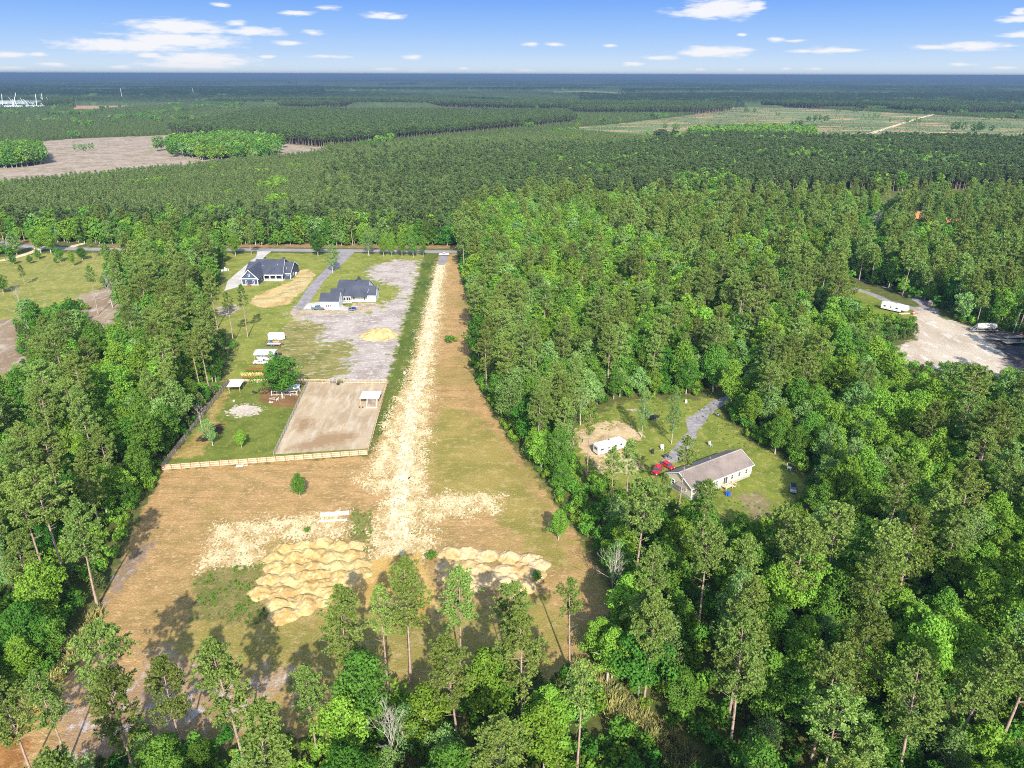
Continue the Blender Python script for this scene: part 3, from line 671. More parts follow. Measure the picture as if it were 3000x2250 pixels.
THIN = [Kind('pine', pine_data(24, 2.9, 42, 6, 16, 0.42, rs(20+s), base=(.6, .66)[s], dead=6), NEEDLE, BARK, 24) for s in range(2)]
def leafkinds(H, R, nl, per, size, mats, seeds, **kw):
    out = []
    for q_, s in enumerate(seeds):
        d = broadleaf_data(H, R, nl, per, size, rs(s), cone=(q_ % 2 == 1), **kw)
        for m in mats: out.append(Kind('leaf', d, m, PALEBARK, H))
    return out
BR = leafkinds(15, 3.7, 66, 90, 0.24, [LEAF_BR], (31, 32, 33, 41))
MD = leafkinds(15, 3.8, 66, 90, 0.24, [LEAF_MD], (34, 35, 36, 42))
DK = leafkinds(14, 4.0, 60, 95, 0.25, [LEAF_DK], (37,))
GR = leafkinds(16, 3.7, 54, 66, 0.23, [LEAF_GR], (38, 39), sparse=0.12, limbs=26)
YL = leafkinds(15, 3.4, 46, 80, 0.26, [LEAF_YL], (40,))
def bare_data(H, rng, spread=0.3):
    pts, seg = bent_trunk(H*0.55, 0.013*H+0.05, rng, 0.03)
    def grow(p, d, l, r, lev):
        q = p+d*l; seg.append((p, q, r, r*.6))
        if lev == 0: return
        for _ in range(3):
            d2 = unit(d+rng.normal(size=3)*(.38)+np.array([0, 0, .12])); grow(q, d2, l*.72, r*.58, lev-1)
    for i in range(7):
        a = i*2.4; p = along(pts, 0.55+.45*i/6.); grow(p, unit(np.array([math.cos(a)*spread, math.sin(a)*spread, 1.0])), H*.17, .06*H/14, 3)
    return tubes(seg, 4)
class BareKind:
    def __init__(s, H, seed, spread=.4, mat=None):
        tv, tf = bare_data(H, rs(seed), spread); s.H = H; s.trunk = mesh_np('branches', tv, [tf], [mat or DEADWOOD])
BARE = [BareKind(15, 51, .45), BareKind(15, 52, .35)]
def place_bare(kind, X, Y, H, name, label, cat, group=None, rz=0.0):
    o = bpy.data.objects.new(name, kind.trunk); col.objects.link(o); o.location = (X, Y, 0); o.rotation_euler.z = rz; k = H/kind.H; o.scale = (k, k, k)
    return tag(o, label, cat, group)

# ------------------------------------------------------------------ where trees stand
CLEAR = [P_FIELD, P_MEADOW, P_MEADOW2, P_LOTS, P_FENCED, P_CRYARD, [(250,860),(340,840),(360,900),(330,960),(250,1000)], [(-200,945),(50,935),(60,1060),(-200,1110)], P_RC_PALE, P_RC_PALE2, P_RC_DARK, P_RC_GRASS, P_TOPCL, P_YGRASS, P_LEFTSCRUB, P_CLEARCUT, P_PINKLINE, P_GREYSAND, P_PALE_L,
         [(-200,697),(120,708),(300,717),(400,723),(700,719),(1350,722),(1360,745),(640,745),(300,745),(-200,745)],
         [(2470,810),(2600,850),(2800,930),(2790,950),(2600,880),(2450,850)], I4([(1250,180),(1380,120),(1560,60),(1620,110),(1500,190),(1400,260)])]
CLEARW = [W(p) for p in CLEAR]
def is_clear(X, Y):
    r = np.zeros(np.shape(X), bool)
    for p in CLEARW: r |= inpoly(X, Y, p)
    return r
P_P1 = [(-900,735),(-900,545),(0,563),(226,540),(407,519),(633,496),(760,484),(949,460),(1300,424),(1700,396),(1850,410),(1990,422),(1990,430),(1700,470),(1560,520),(1440,570),(1370,640),(1345,716),(640,712),(300,708),(-60,690)]
P_S1 = [(500,395),(542,399),(700,411),(805,419),(949,432),(1300,400),(1690,362),(1640,325),(1100,306),(800,328)]
P_G1 = [(520,432),(600,420),(700,418),(800,432),(808,455),(760,470),(600,466),(525,455)]
P_G0 = [(-100,455),(60,452),(130,455),(135,480),(60,492),(-100,495)]
P_G2 = [(2017,400),(2200,392),(2380,394),(2390,410),(2200,415),(2020,412)]
P_NEARTALL = [(1850,412),(2017,420),(2400,424),(3300,432),(3300,560),(2700,560),(1560,600),(1370,640),(1440,570),(1560,520),(1700,470),(1990,430),(1900,414)]
BRIGHT = [(1620,740,200,90),(1780,860,230,120),(1500,680,120,50),(1450,900,80,60),(2060,570,110,60),(1750,650,120,40),(2250,800,160,60),(2400,1250,130,120),(2500,640,60,30),(1900,850,200,60),(1600,1000,120,60),(2000,1040,180,60),
 (380,1200,140,110),(2500,1450,300,160),(1300,2200,400,100),(2700,1200,250,120),(2450,1950,300,200),(2900,1800,150,200),(2600,700,80,30),(1850,500,80,16),(2330,480,120,12),(2330,1050,200,80),(700,705,90,12),(1150,705,200,14),(150,705,160,16),(500,760,120,40)]
def bright_at(px, py):
    b = np.zeros(np.shape(px))
    for (x, y, a, c) in BRIGHT: b = np.maximum(b, 1-((px-x)/a)**2-((py-y)/c)**2)
    return b
rg = rs(2024)
def scatter(x0, x1, y0, y1, sp, rng, jit=0.42):
    gx, gy = np.meshgrid(np.arange(x0, x1, sp), np.arange(y0, y1, sp*0.866)); gx = gx+(np.arange(gx.shape[0])[:, None] % 2)*sp/2
    return (gx+rng.uniform(-jit, jit, gx.shape)*sp).ravel(), (gy+rng.uniform(-jit, jit, gy.shape)*sp).ravel()
def inview(X, Y, m=1.05, extra=15):
    return (np.abs(X) < Y*0.80*m+extra) & (Y > 50)
# --- trees the photo shows one by one: (base px, base py, kind, height, label, width factor)
def pk(s): return PINES[s % 5] if s < 10 else THIN[s % 2]
SOLO = [
 (375,2205,pk(2),24,'pine_tree','tall pine with vines up its trunk, leftmost in the bottom row','pine'),
 (541,2222,pk(1),19,'pine_tree','full low pine second from the left in the bottom row','pine'),
 (722,2262,pk(3),24,'pine_tree','broad pine with a forked top, third from left at the bottom edge','pine'),
 (1027,2052,pk(1),23,'pine_tree','tall pine casting a long shadow left of the dirt lane end','pine'),
 (1138,2034,pk(10),22,'pine_tree','slim pine with a dead stub below the end of the dirt lane','pine'),
 (1203,2000,pk(3),24,'pine_tree','tallest dark pine in front of the end of the dirt lane','pine'),
 (1350,1975,pk(0),22,'pine_tree','vine covered pine in front of the left end of the right sand pile','pine'),
 (1505,1990,pk(4),20,'pine_tree','dark narrow pine in front of the middle of the right sand pile','pine'),
 (1669,1973,pk(11),20,'pine_tree','lone thin pine at the lower right corner of the mown field','pine'),
 (1530,2150,pk(1),24,'pine_tree','very full pine with pale twigs below the right sand pile','pine'),
 (1343,2183,pk(3),22,'pine_tree','pine with a clean bare trunk below the right sand pile','pine'),
 (1690,2262,pk(10),21,'pine_tree','pine at the bottom edge left of the grassy track','pine'),
 (930,2215,pk(0),18,'pine_tree','spreading pine at the bottom left of the field end','pine'),
 (200,2235,pk(3),17,'pine_tree','bushy pine at the bottom left corner','pine'),
 (90,2260,pk(1),18,'pine_tree','feathery pine half cut by the bottom left corner','pine'),
 (286,1777,pk(3),24,'pine_tree','pine with the longest bare trunk beside the left field edge','pine'),
 (132,1688,pk(0),24,'pine_tree','tall leaning pine inside the left woods below the fence corner','pine'),
 (56,1666,pk(2),25,'pine_tree','tall pine nearest the left picture edge','pine'),
 (298,1569,pk(1),21,'pine_tree','pine above the long bare trunk at the left field edge','pine'),
 (179,1381,pk(4),24,'pine_tree','tall pine left of the fence corner in the left woods','pine'),
 (628,1066,pk(2),22,'pine_tree','pine at the scrubby edge left of the open carport','pine'),
 (726,988,pk(10),21,'pine_tree','right one of three thin pines left of the white cargo trailer','pine'),
 (684,1005,pk(11),20,'pine_tree','middle one of three thin pines left of the white cargo trailer','pine'),
 (637,962,pk(0),24,'pine_tree','left one of three thin pines below the blue house driveway','pine'),
 (504,1005,pk(4),23,'pine_tree','tall pine deep in the left woods level with the cargo trailer','pine'),
 (1984,1514,pk(11),21,'pine_tree','slanting pine in front of the cream house gable','pine'),
 (1830,1527,pk(10),21,'pine_tree','right pine of the pair below the white camper','pine'),
 (1789,1534,pk(11),20,'pine_tree','left pine of the pair below the white camper','pine'),
 (1933,1558,pk(10),15,'pine_tree','pine left of the cream house corner','pine'),
 (1718,1395,pk(10),21,'pine_tree','thin pine at the left end of the white camper','pine'),
 (1679,1303,pk(0),22,'pine_tree','pine at the left rim of the camper clearing','pine'),
 (2136,2205,pk(3),25,'pine_tree','big pine with a curved bare trunk below the cream house yard','pine'),
 (2461,2151,pk(1),25,'pine_tree','big olive pine in the middle of the lower right woods','pine'),
 (2768,2250,pk(3),25,'pine_tree','big pine with a thick pale trunk near the lower right corner','pine'),
 (2925,2190,pk(0),25,'pine_tree','thick trunked pine at the lower right edge','pine'),
 (2267,1744,pk(2),20,'pine_tree','tall pine below the grey jeep','pine'),
 (2405,1795,pk(4),24,'pine_tree','one of two close bare trunks in the lower right woods','pine'),
 (2047,1681,pk(11),22,'pine_tree','thin pine below the yard of the cream house','pine'),
 (2610,1830,pk(1),25,'pine_tree','wide pine in the lower right woods right of the twin trunks','pine'),
 (2790,1650,pk(3),24,'pine_tree','tall pine near the right edge below the broad bright trees','pine'),
 (22,737,pk(4),20,'pine_tree','dark pine beside the road at the left edge','pine'),
 (737,747,pk(4),15,'pine_tree','thin young pine beside the end of the blue house driveway','pine'),
 (74,836,pk(1),10,'pine_tree','small bushy pine standing alone in the left meadow','pine'),
 (275,760,pk(2),11,'pine_tree','small round topped pine on the left meadow near the road','pine'),
 (288,921,pk(11),21,'pine_tree','lone pine standing on the bare ground left of the woods','pine'),
]
SOLO_B = [
 (709,1313,BR[0],5.6,'young_tree','small round bright tree in the fenced yard','tree',.9),
 (624,1306,GR[0],8,'young_tree','thin flat branched tree beside the muddy patch in the fenced yard','tree',1.1),
 (828,1166,DK[0],13.8,'oak_tree','big dense dark green oak shading the playhouse by the rear rail fence','tree',1.5),
 (803,1108,GR[1],9.5,'broadleaf_tree','open tree behind the big oak, right of the garden','tree',1.0),
 (880,1458,MD[1],6.6,'young_tree','lone small tree on the brown field below the picket fence','tree',1.0),
 (1636,1582,BR[1],8,'broadleaf_tree','round dark tree at the right edge of the mown field','tree',1.05),
 (974,799,GR[0],14.5,'broadleaf_tree','spreading tree beside the long grey driveway','tree',1.0),
 (932,751,DK[0],14,'broadleaf_tree','dark tree at the road beside the long grey driveway','tree',1.0),
 (1081,750,GR[1],17,'broadleaf_tree','thin leaved pale tree beside the road above the white house','tree',1.0),
 (1124,751,BR[2],13,'broadleaf_tree','leftmost narrow tree in the roadside row right of the pale tree','tree',.7),
 (1148,751,BR[0],13,'broadleaf_tree','second narrow tree in the roadside row','tree',.7),
 (1178,753,BR[1],14,'broadleaf_tree','third and fullest tree in the roadside row','tree',.85),
 (1211,754,MD[2],15,'broadleaf_tree','fourth tree in the roadside row, dark with a pale trunk','tree',.8),
 (1240,752,MD[0],12,'broadleaf_tree','rightmost tree in the roadside row, near the dirt lane mouth','tree',.6),
 (40,775,DK[0],5.5,'bush','round dark bush on the left meadow beside the cream lane','bush',1.2),
 (88,773,MD[0],4.6,'bush','low bush on the left meadow below the lane','bush',1.2),
 (114,760,MD[1],5.5,'bush','wide bush where the lane meets the left meadow','bush',1.3),
 (215,780,BR[1],8.5,'young_tree','bright upright tree on the left meadow','tree',.8),
 (177,768,MD[2],8,'young_tree','greyish tree among the meadow bushes','tree',1.1),
 (243,762,DK[0],7,'bush','dark spreading bush on the meadow near the road','bush',1.3),
 (307,746,DK[0],5,'conifer','tiny dark conifer beside the road','tree',.7),
 (163,772,MD[0],3.4,'bush','small bush in the middle of the left meadow','bush',1),
 (120,741,BR[2],15,'broadleaf_tree','large bright tree where the lane leaves the road at the left','tree',1.1),
 (150,742,BR[0],14,'broadleaf_tree','bright tree right of the one where the lane leaves the road','tree',1.1),
 (690,750,BR[1],13,'broadleaf_tree','bright full tree left of the blue house driveway','tree',1.0),
 (655,770,MD[1],11,'broadleaf_tree','dark green tree left of the blue house driveway','tree',1.1),
 (10,860,MD[2],9,'broadleaf_tree','dark tree cut by the left edge beside the meadow','tree',1.2),
 (1879,1281,GR[0],15,'broadleaf_tree','thin pale trunked tree right of the camper sand','tree',.55),
 (1967,1300,GR[1],17,'broadleaf_tree','tall thin leaning tree beside the gravel drive','tree',.5),
 (2068,1490,BR[2],8,'broadleaf_tree','bright tree leaning over the cream house front corner','tree',.8),
 (1948,1468,BR[1],7,'broadleaf_tree','small leafy tree in front of the cream house gable','tree',.6),
 (2140,1190,BR[0],15,'broadleaf_tree','bright tree where the gravel drive enters the woods','tree',.9),
 (2190,1255,BR[1],12,'broadleaf_tree','bright tree at the upper right rim of the cream house lawn','tree',1.0),
 (2270,1330,MD[1],11,'broadleaf_tree','tree at the right rim of the cream house lawn above the jeep','tree',1.0),
 (2420,1470,GR[0],12,'broadleaf_tree','greyish tree just right of the parked jeep','tree',1.1),
 (1790,2000,BR[1],12,'broadleaf_tree','dense dark round tree at the head of the grassy track','tree',1.0),
 (1250,640,BR[0],11,'broadleaf_tree','single light tree at the end of the pine plantation behind the road','tree',1.0),
 (2545,625,YL[0],17,'broadleaf_tree','yellowish tree standing above the pines at upper right','tree',.9),
 (2558,628,BR[0],16,'broadleaf_tree','bright tree beside the yellowish tree at upper right','tree',.8),
]
taken = []
for i, (bx, by, kd, H, nm, lb, ct) in enumerate(SOLO):
    X, Y = G(bx, by); taken.append((X, Y)); place_tree(kd, X, Y, H, nm, lb, ct, 'tall pines' if H > 12 else None, rz=i*1.7, sxy=0.95)
for i, (bx, by, kd, H, nm, lb, ct, w) in enumerate(SOLO_B):
    X, Y = G(bx, by); taken.append((X, Y)); place_tree(kd, X, Y, H, nm, lb, ct, None, rz=i*2.1, sxy=w)
X, Y = G(2562, 690); taken.append((X, Y)); place_bare(BARE[0], X, Y, 17, 'dead_tree', 'white leafless tree in front of the orange clearing at upper right', 'dead tree')
X, Y = G(2316, 690); place_bare(BARE[1], X, Y, 16, 'dead_tree', 'brownish leafless tree among the pines left of the white leafless tree', 'dead tree')
X, Y = G(1158, 2275); place_bare(BARE[1], X, Y, 14, 'dead_tree', 'forked dead tree with broken limbs at the bottom edge', 'dead tree')
for i, (bx, by, h, lb) in enumerate([(560,790,15,'pale leafless tree in the upper part of the left woods'),(500,800,14,'grey leafless tree left of the palest one in the left woods'),(410,870,14,'pale leafless tree leaning over the bare ground at left'),(60,905,11,'white leafless tree beside the left meadow'),
      (1700,1245,12,'bare topped tree at the upper left rim of the camper clearing'),(330,900,15,'white stemmed bare tree at the edge of the bare ground'),(1980,850,15,'bare pale tree in the woods right of the bright trees'),(1890,760,15,'pale bare tree near the hidden grey roofs'),(590,1250,8,'dead branches behind the fence in the left woods'),
      (1790,1790,15,'grey dead tree at the right end of the mown field'),(2420,1020,14,'pale bare tree left of the gravel yard')]):
    X, Y = G(bx, by); place_bare(BARE[i % 2], X, Y, h, 'dead_tree', lb, 'dead tree', rz=i*1.3)
TK = np.array(taken)
def free(X, Y, r):
    return np.min((X[:, None]-TK[None, :, 0])**2+(Y[:, None]-TK[None, :, 1])**2, axis=1) > r*r
# --- mixed woods near the field: positions
def woods(sp, rng, ymax=560.0, jit=.42):
    X, Y = scatter(-420, 470, 58, ymax, sp, rng, jit); k = inview(X, Y); X, Y = X[k], Y[k]
    px, py = proj(X, Y); k = ~is_clear(X, Y) & ~inpoly(px, py, P_P1) & ~inpoly(px, py, P_NEARTALL); X, Y, px, py = X[k], Y[k], px[k], py[k]
    k = ~inpoly(px, py, [(-900, 690), (1345, 690), (1345, 300), (-900, 300)])
    return X[k], Y[k], px[k], py[k]
# pines
X, Y, px, py = woods(7.8, rg); k = free(X, Y, 4.5); X, Y, px, py = X[k], Y[k], px[k], py[k]
b = bright_at(px, py); keep = rg.random(len(X)) < np.where(b > 0, 0.15, 0.62)*np.where(Y < 175, 0.8, 1.0)*np.where(fbm(X, Y, 38) > 0.56, 0.55, 1.0)*np.where(Y < 90, .7, 1)
PX, PY = X[keep], Y[keep]
# broadleaves
X, Y, px, py = woods(5.5, rg); k = free(X, Y, 4.0); X, Y, px, py = X[k], Y[k], px[k], py[k]
b = bright_at(px, py); n1 = fbm(X+300, Y, 38)
keep = rg.random(len(X)) < np.where(b > 0, 0.93, np.where(n1 > 0.5, 0.72, 0.52))
LX, LY, LB, LN = X[keep], Y[keep], b[keep], fbm(X+77, Y+11, 22)[keep]
# keep crowns off the field edges: distance from the field polygon
fld = [W(P_FIELD), W(P_CRYARD), W(P_LOTS), W(P_FENCED), W(P_RC_PALE)]
def edge_dist(X, Y): return np.max([sdf(X, Y, f) for f in fld], axis=0)
k = edge_dist(LX, LY) < -2.6; LX, LY, LB, LN = LX[k], LY[k], LB[k], LN[k]
k = edge_dist(PX, PY) < -1.5; PX, PY = PX[k], PY[k]
# low sight line over the camper clearing and the cream house: keep tall trees in front of them thin
def blocks(X, Y, H, polys, w=3.3):
    """would a tree of height H at (X, Y) hide one of the things the photo shows"""
    r = np.zeros(len(X), bool)
    for f in (0.4, 0.6, 0.8, 1.0):
        for o in (-w, 0, w):
            tx, ty = proj(X+o, Y, H*f)
            for p in polys: r |= inpoly(tx, ty, p)
    return r
OPEN = [[(2650,632),(2720,640),(2720,656),(2650,648)],[(2770,645),(2850,655),(2850,667),(2770,660)],[(2500,835),(2540,848),(2690,905),(2680,922),(2560,875),(2490,848)],[(2540,592),(2598,592),(2580,668),(2552,668)],[(2290,1395),(2375,1395),(2375,1465),(2290,1465)],[(1870,1340),(2230,1290),(2330,1400),(2300,1460),(2240,1480),(2060,1460),(1960,1450),(1870,1420)],[(1670,1930),(1760,1950),(1900,2090),(2010,2180),(2030,2240),(1960,2240),(1800,2100),(1700,2000)],[(1860,1300),(2230,1300),(2360,1430),(2300,1500),(2200,1480),(2060,1480),(1950,1470),(1850,1400)],[(1720,1230),(1990,1200),(2130,1180),(2110,1260),(1960,1400),(1730,1370)],
 [(660,740),(1340,740),(1260,1000),(1140,1330),(480,1380),(650,1110),(720,900),(670,840)],
 [(2640,870),(2800,930),(2920,980),(3000,1010),(3000,1060),(2700,1080),(2620,960)],
 [(2590,905),(2640,890),(2650,925),(2600,930)],[(0,760),(230,790),(200,860),(0,880)],[(700,1700),(1640,1600),(1600,1800),(800,1900),(700,1900)],
 [(250,860),(330,850),(330,930),(250,930)], [(0,930),(50,940),(60,1060),(0,1070)]]
OPEN.pop(7)
k = ~blocks(PX, PY, 23.0, OPEN); PX, PY = PX[k], PY[k]
k = ~blocks(LX, LY, 14.0, OPEN); LX, LY, LB, LN = LX[k], LY[k], LB[k], LN[k]
def area_name(X, Y):
    px, py = proj(X, Y)
    if Y > 395: return 'beyond the road'
    if X < -30 and py < 1100: return 'left of the houses'
    if px < 480 and py < 1500: return 'left of the board fence'
    if px < 480: return 'left of the brown field'
    if py > 1960 and px < 1700: return 'below the sand piles'
    if px > 1700 and py > 2000: return 'in the lower right corner'
    if px > 1700 and py > 1560: return 'below the cream house'
    if px > 2150 and py > 1100: return 'right of the cream house'
    if px < 1750 and py > 1150: return 'left of the camper clearing'
    if py > 960: return 'above the camper clearing'
    if px < 1900: return 'right of the dirt lane'
    return 'at the upper right'
# nearest 300 pines one by one, the rest as one mass
NSOLO_P = 300-sum(1 for s in SOLO); o_ = np.argsort(PY**2+PX**2)
sizes = rg.random(len(PX)); 
for n_, i in enumerate(o_[:NSOLO_P]):
    H = 18+7*sizes[i]; ht = 'short' if H < 20.5 else ('tall' if H < 23 else 'very tall'); kd = i % 5
    w = ('rounded crown', 'deep crown', 'high crown', 'deep crown', 'small crown')[kd]
    ar = area_name(PX[i], PY[i]); lb = f'{ht} pine with {w} {ar}'
    place_tree(PINES[kd], PX[i], PY[i], H, 'pine_tree', lb, 'pine', lb.replace('pine with', 'pines with'), rz=sizes[i]*40, sxy=0.9+0.25*((i*37) % 10)/10)
restP = o_[NSOLO_P:]
def leaf_pick(b, n, r):
    if b > 0: return (BR, 'bright green', r) if r < .62 else ((MD, 'mid green', r) if r < .85 else (GR, 'greyish green', r))
    if n > .6: return (GR, 'greyish green', r) if r < .5 else (MD, 'mid green', r)
    return (MD, 'mid green', r) if r < .5 else ((BR, 'bright green', r) if r < .74 else ((DK, 'dark green', r) if r < .88 else (GR, 'greyish green', r)))
NSOLO_L = 300-len(SOLO_B); o2 = np.argsort(LY**2+LX**2); lr_ = rg.random(len(LX)); lh = rg.random(len(LX))
for i in o2[:NSOLO_L]:
    kl, tn, r = leaf_pick(LB[i], LN[i], lr_[i]); H = (6.5+8.5*lh[i]) if LB[i] <= 0 else 9+8*lh[i]
    ht = 'low' if H < 11 else ('medium sized' if H < 13.5 else 'tall'); ar = area_name(LX[i], LY[i]); lb = f'{ht} {tn} broadleaf tree {ar}'
    place_tree(kl[i % len(kl)], LX[i], LY[i], H, 'broadleaf_tree', lb, 'tree', lb.replace(' tree ', ' trees ', 1), rz=lh[i]*50, sxy=0.86+0.28*max(0, 1-(H-7.5)/9))
restL = o2[NSOLO_L:]

# where several near trees would share a label, say which one by its order from the left
from collections import defaultdict
by_ = defaultdict(list)
for o in scene.objects:
    if o.type == 'EMPTY' and o.get('group') and o.get('label') and o.name.split('.')[0] in ('pine_tree', 'broadleaf_tree') and o['group'] != 'tall pines': by_[o['label']].append(o)
ORD = 'leftmost,second,third,fourth,fifth,sixth,seventh,eighth,ninth,tenth,eleventh,twelfth,thirteenth,fourteenth,fifteenth,sixteenth,seventeenth,eighteenth,nineteenth,twentieth,twenty-first,twenty-second,twenty-third,twenty-fourth,twenty-fifth,twenty-sixth,twenty-seventh,twenty-eighth,twenty-ninth,thirtieth'.split(',')
for lb, os_ in by_.items():
    if len(os_) > 1:
        os_.sort(key=lambda o: float(proj(o.location.x, o.location.y, o.scale.z*14)[0]))
        for k, o in enumerate(os_):
            if k < len(ORD): o['label'] = (ORD[k]+(' from left' if k else '')+' of the '+o['group'])
# ------------------------------------------------------------------ masses: points that carry tree meshes
def protos(name, meshes):
    c = bpy.data.collections.new(name)
    for i, me in enumerate(meshes):
        o = bpy.data.objects.new(f'{name}_{i:02d}', me); c.objects.link(o)
    return c
def mass(name, label, cat, coll, X, Y, S, idx, rot=None, Zs=None, tilt=0.0, seed=1):
    r = rs(seed); n = len(X)
    me = bpy.data.meshes.new(name); me.vertices.add(n)
    me.vertices.foreach_set('co', np.stack([X, Y, np.zeros(n) if Zs is None else Zs], 1).astype(np.float32).ravel())
    a = me.attributes.new('scl', 'FLOAT_VECTOR', 'POINT'); S = np.asarray(S); S3 = np.stack([S, S, S], 1) if S.ndim == 1 else S; a.data.foreach_set('vector', S3.astype(np.float32).ravel())
    rot = r.random(n)*6.283 if rot is None else rot
    a = me.attributes.new('rot', 'FLOAT_VECTOR', 'POINT'); a.data.foreach_set('vector', np.stack([r.normal(size=n)*tilt, r.normal(size=n)*tilt, rot], 1).astype(np.float32).ravel())
    a = me.attributes.new('idx', 'INT', 'POINT'); a.data.foreach_set('value', np.asarray(idx, np.int32))
    me.update()
    o = bpy.data.objects.new(name, me); col.objects.link(o); tag(o, label, cat, None, 'stuff')
    g = bpy.data.node_groups.new(name, 'GeometryNodeTree')
    g.interface.new_socket('Geometry', in_out='INPUT', socket_type='NodeSocketGeometry'); g.interface.new_socket('Geometry', in_out='OUTPUT', socket_type='NodeSocketGeometry')
    gi = g.nodes.new('NodeGroupInput'); go = g.nodes.new('NodeGroupOutput'); ip = g.nodes.new('GeometryNodeInstanceOnPoints'); ci = g.nodes.new('GeometryNodeCollectionInfo')
    ci.inputs['Collection'].default_value = coll; ci.inputs['Separate Children'].default_value = True; ci.inputs['Reset Children'].default_value = True
    def na(nm, ty):
        x = g.nodes.new('GeometryNodeInputNamedAttribute'); x.data_type = ty; x.inputs[0].default_value = nm
        return [s for s in x.outputs if s.enabled and s.name == 'Attribute'][0]
    g.links.new(gi.outputs[0], ip.inputs['Points']); g.links.new(ci.outputs[0], ip.inputs['Instance']); ip.inputs['Pick Instance'].default_value = True
    g.links.new(na('idx', 'INT'), ip.inputs['Instance Index']); g.links.new(na('scl', 'FLOAT_VECTOR'), ip.inputs['Scale'])
    e2r = g.nodes.new('FunctionNodeEulerToRotation'); g.links.new(na('rot', 'FLOAT_VECTOR'), e2r.inputs[0]); g.links.new(e2r.outputs[0], ip.inputs['Rotation'])
    g.links.new(ip.outputs[0], go.inputs[0])
    m = o.modifiers.new('spread', 'NODES'); m.node_group = g
    return o
# meshes for the masses: fine ones near, coarse ones far
hp_ = [whole('p', *pine_data(24, 3.9, 58, 7, 16, 0.50, rs(160+s), base=(.5, .42, .56)[s], dead=3), NEEDLE, BARK) for s in range(3)]
hl_ = [whole('l', *broadleaf_data(15, 3.8, 60, 80, 0.26, rs(170+s), cone=(s % 2 == 1)), m, PALEBARK) for s, m in enumerate((LEAF_BR, LEAF_BR, LEAF_MD, LEAF_MD, LEAF_DK, LEAF_GR, LEAF_GR))]
mp_ = [whole('p', *pine_data(24, 3.8, 44, 5, 11, 0.78, rs(60+s), base=(.5, .42, .56, .38)[s], limbs=False, dead=0), NEEDLE, BARK) for s in range(4)]
ml_ = []
for s, m in ((70, LEAF_BR), (71, LEAF_BR), (72, LEAF_MD), (73, LEAF_MD), (74, LEAF_DK), (75, LEAF_GR), (76, LEAF_GR)):
    ml_.append(whole('l', *broadleaf_data(15, 4.0, 44, 46, 0.38, rs(s), limbs=8, cone=(s % 2 == 1)), m, PALEBARK))
cm = protos('mid_woods', mp_+ml_+hp_+hl_)
i = restP
mass('pine_woods', 'mixed height olive pines massed in the woods farther from the field', 'woods', cm, PX[i], PY[i], (17+8*sizes[i])/24, np.where(PY[i] < 260, rg.integers(11, 14, len(i)), rg.integers(0, 4, len(i))), seed=3)
i = restL
cat_ = np.array([{'bright green': rg.integers(4, 6), 'mid green': rg.integers(6, 8), 'dark green': 8, 'greyish green': rg.integers(9, 11)}[leaf_pick(LB[j], LN[j], lr_[j])[1]] for j in i])
mass('broadleaf_woods', 'bright and mid green broadleaf trees massed in the farther woods', 'woods', cm, LX[i], LY[i], (8+9*lh[i])/15, np.where(LY[i] < 240, cat_+10, cat_), seed=4)
# undergrowth: shrubs and saplings under and between the trees
def shrub_mesh(seed, R, H, n, size, m):
    r = rs(seed); nl = 9; P = []; NN = []; T = []
    for j in range(nl):
        a = r.random()*6.28; c = np.array([math.cos(a)*R*.6*r.random()**.5, math.sin(a)*R*.6*r.random()**.5, H*(.3+.5*r.random())]); k = n//nl; tb = r.random()
        d = unit(r.normal(size=(k, 3))+np.array([0, 0, .4])); P.append(c+d*R*.42*(.6+.5*r.random((k, 1)))); NN.append(unit(d+r.normal(size=(k, 3))*.5)); T.append(np.clip(tb*.6+.2+r.normal(size=k)*.15, 0, 1))
    P = np.concatenate(P); P[:, 2] = np.maximum(P[:, 2], .1); v, f = cards(P, np.concatenate(NN), size*(.7+.6*r.random(len(P))), .6, r)
    return mesh_np('s', v, [f], [m], None, np.repeat(np.concatenate(T), 4))
ug = [shrub_mesh(80, 1.6, 2.6, 380, .22, SHRUB), shrub_mesh(81, 1.9, 3.6, 420, .24, SHRUB), shrub_mesh(82, 1.5, 2.4, 360, .22, LEAF_MD), shrub_mesh(83, 1.7, 3.0, 400, .24, LEAF_BR), shrub_mesh(84, 1.6, 3.4, 360, .24, LEAF_DK)]
cp = cone_pine(4.5, 1.3, 420, .6, rs(85), .1); ug.append(mesh_np('s', cp[0], [cp[1]], [NEEDLE_YG], None, cp[2]))
cu = protos('undergrowth', ug)
X, Y, px, py = woods(2.7, rg, 300.0); k = (rg.random(len(X)) < np.where(Y < 200, .86, .6)); X, Y, px, py = X[k], Y[k], px[k], py[k]
k = edge_dist(X, Y) < -0.8; X, Y, px, py = X[k], Y[k], px[k], py[k]
k = ~blocks(X, Y, 3.5, [OPEN[5]]); X, Y, px, py = X[k], Y[k], px[k], py[k]
n1 = fbm(X, Y, 14); ix = np.where(n1 > .6, 3, np.where(n1 > .5, rg.integers(0, 3, len(X)), np.where(n1 > .4, rg.integers(0, 5, len(X)), rg.integers(4, 6, len(X)))))
mass('undergrowth', 'tangled shrubs and saplings on the floor of the woods', 'undergrowth', cu, X, Y, .7+.6*rg.random(len(X)), ix, seed=5, tilt=.08)
X, Y, px, py = woods(4.6, rg, 560.0); k = (Y > 300) & (edge_dist(X, Y) < -1.5); X, Y = X[k], Y[k]
cu2 = protos('far_undergrowth', [shrub_mesh(86, 2.6, 4.5, 110, .6, SHRUB), shrub_mesh(87, 2.6, 5.0, 110, .6, LEAF_MD), shrub_mesh(88, 2.6, 4.5, 110, .6, LEAF_DK)])
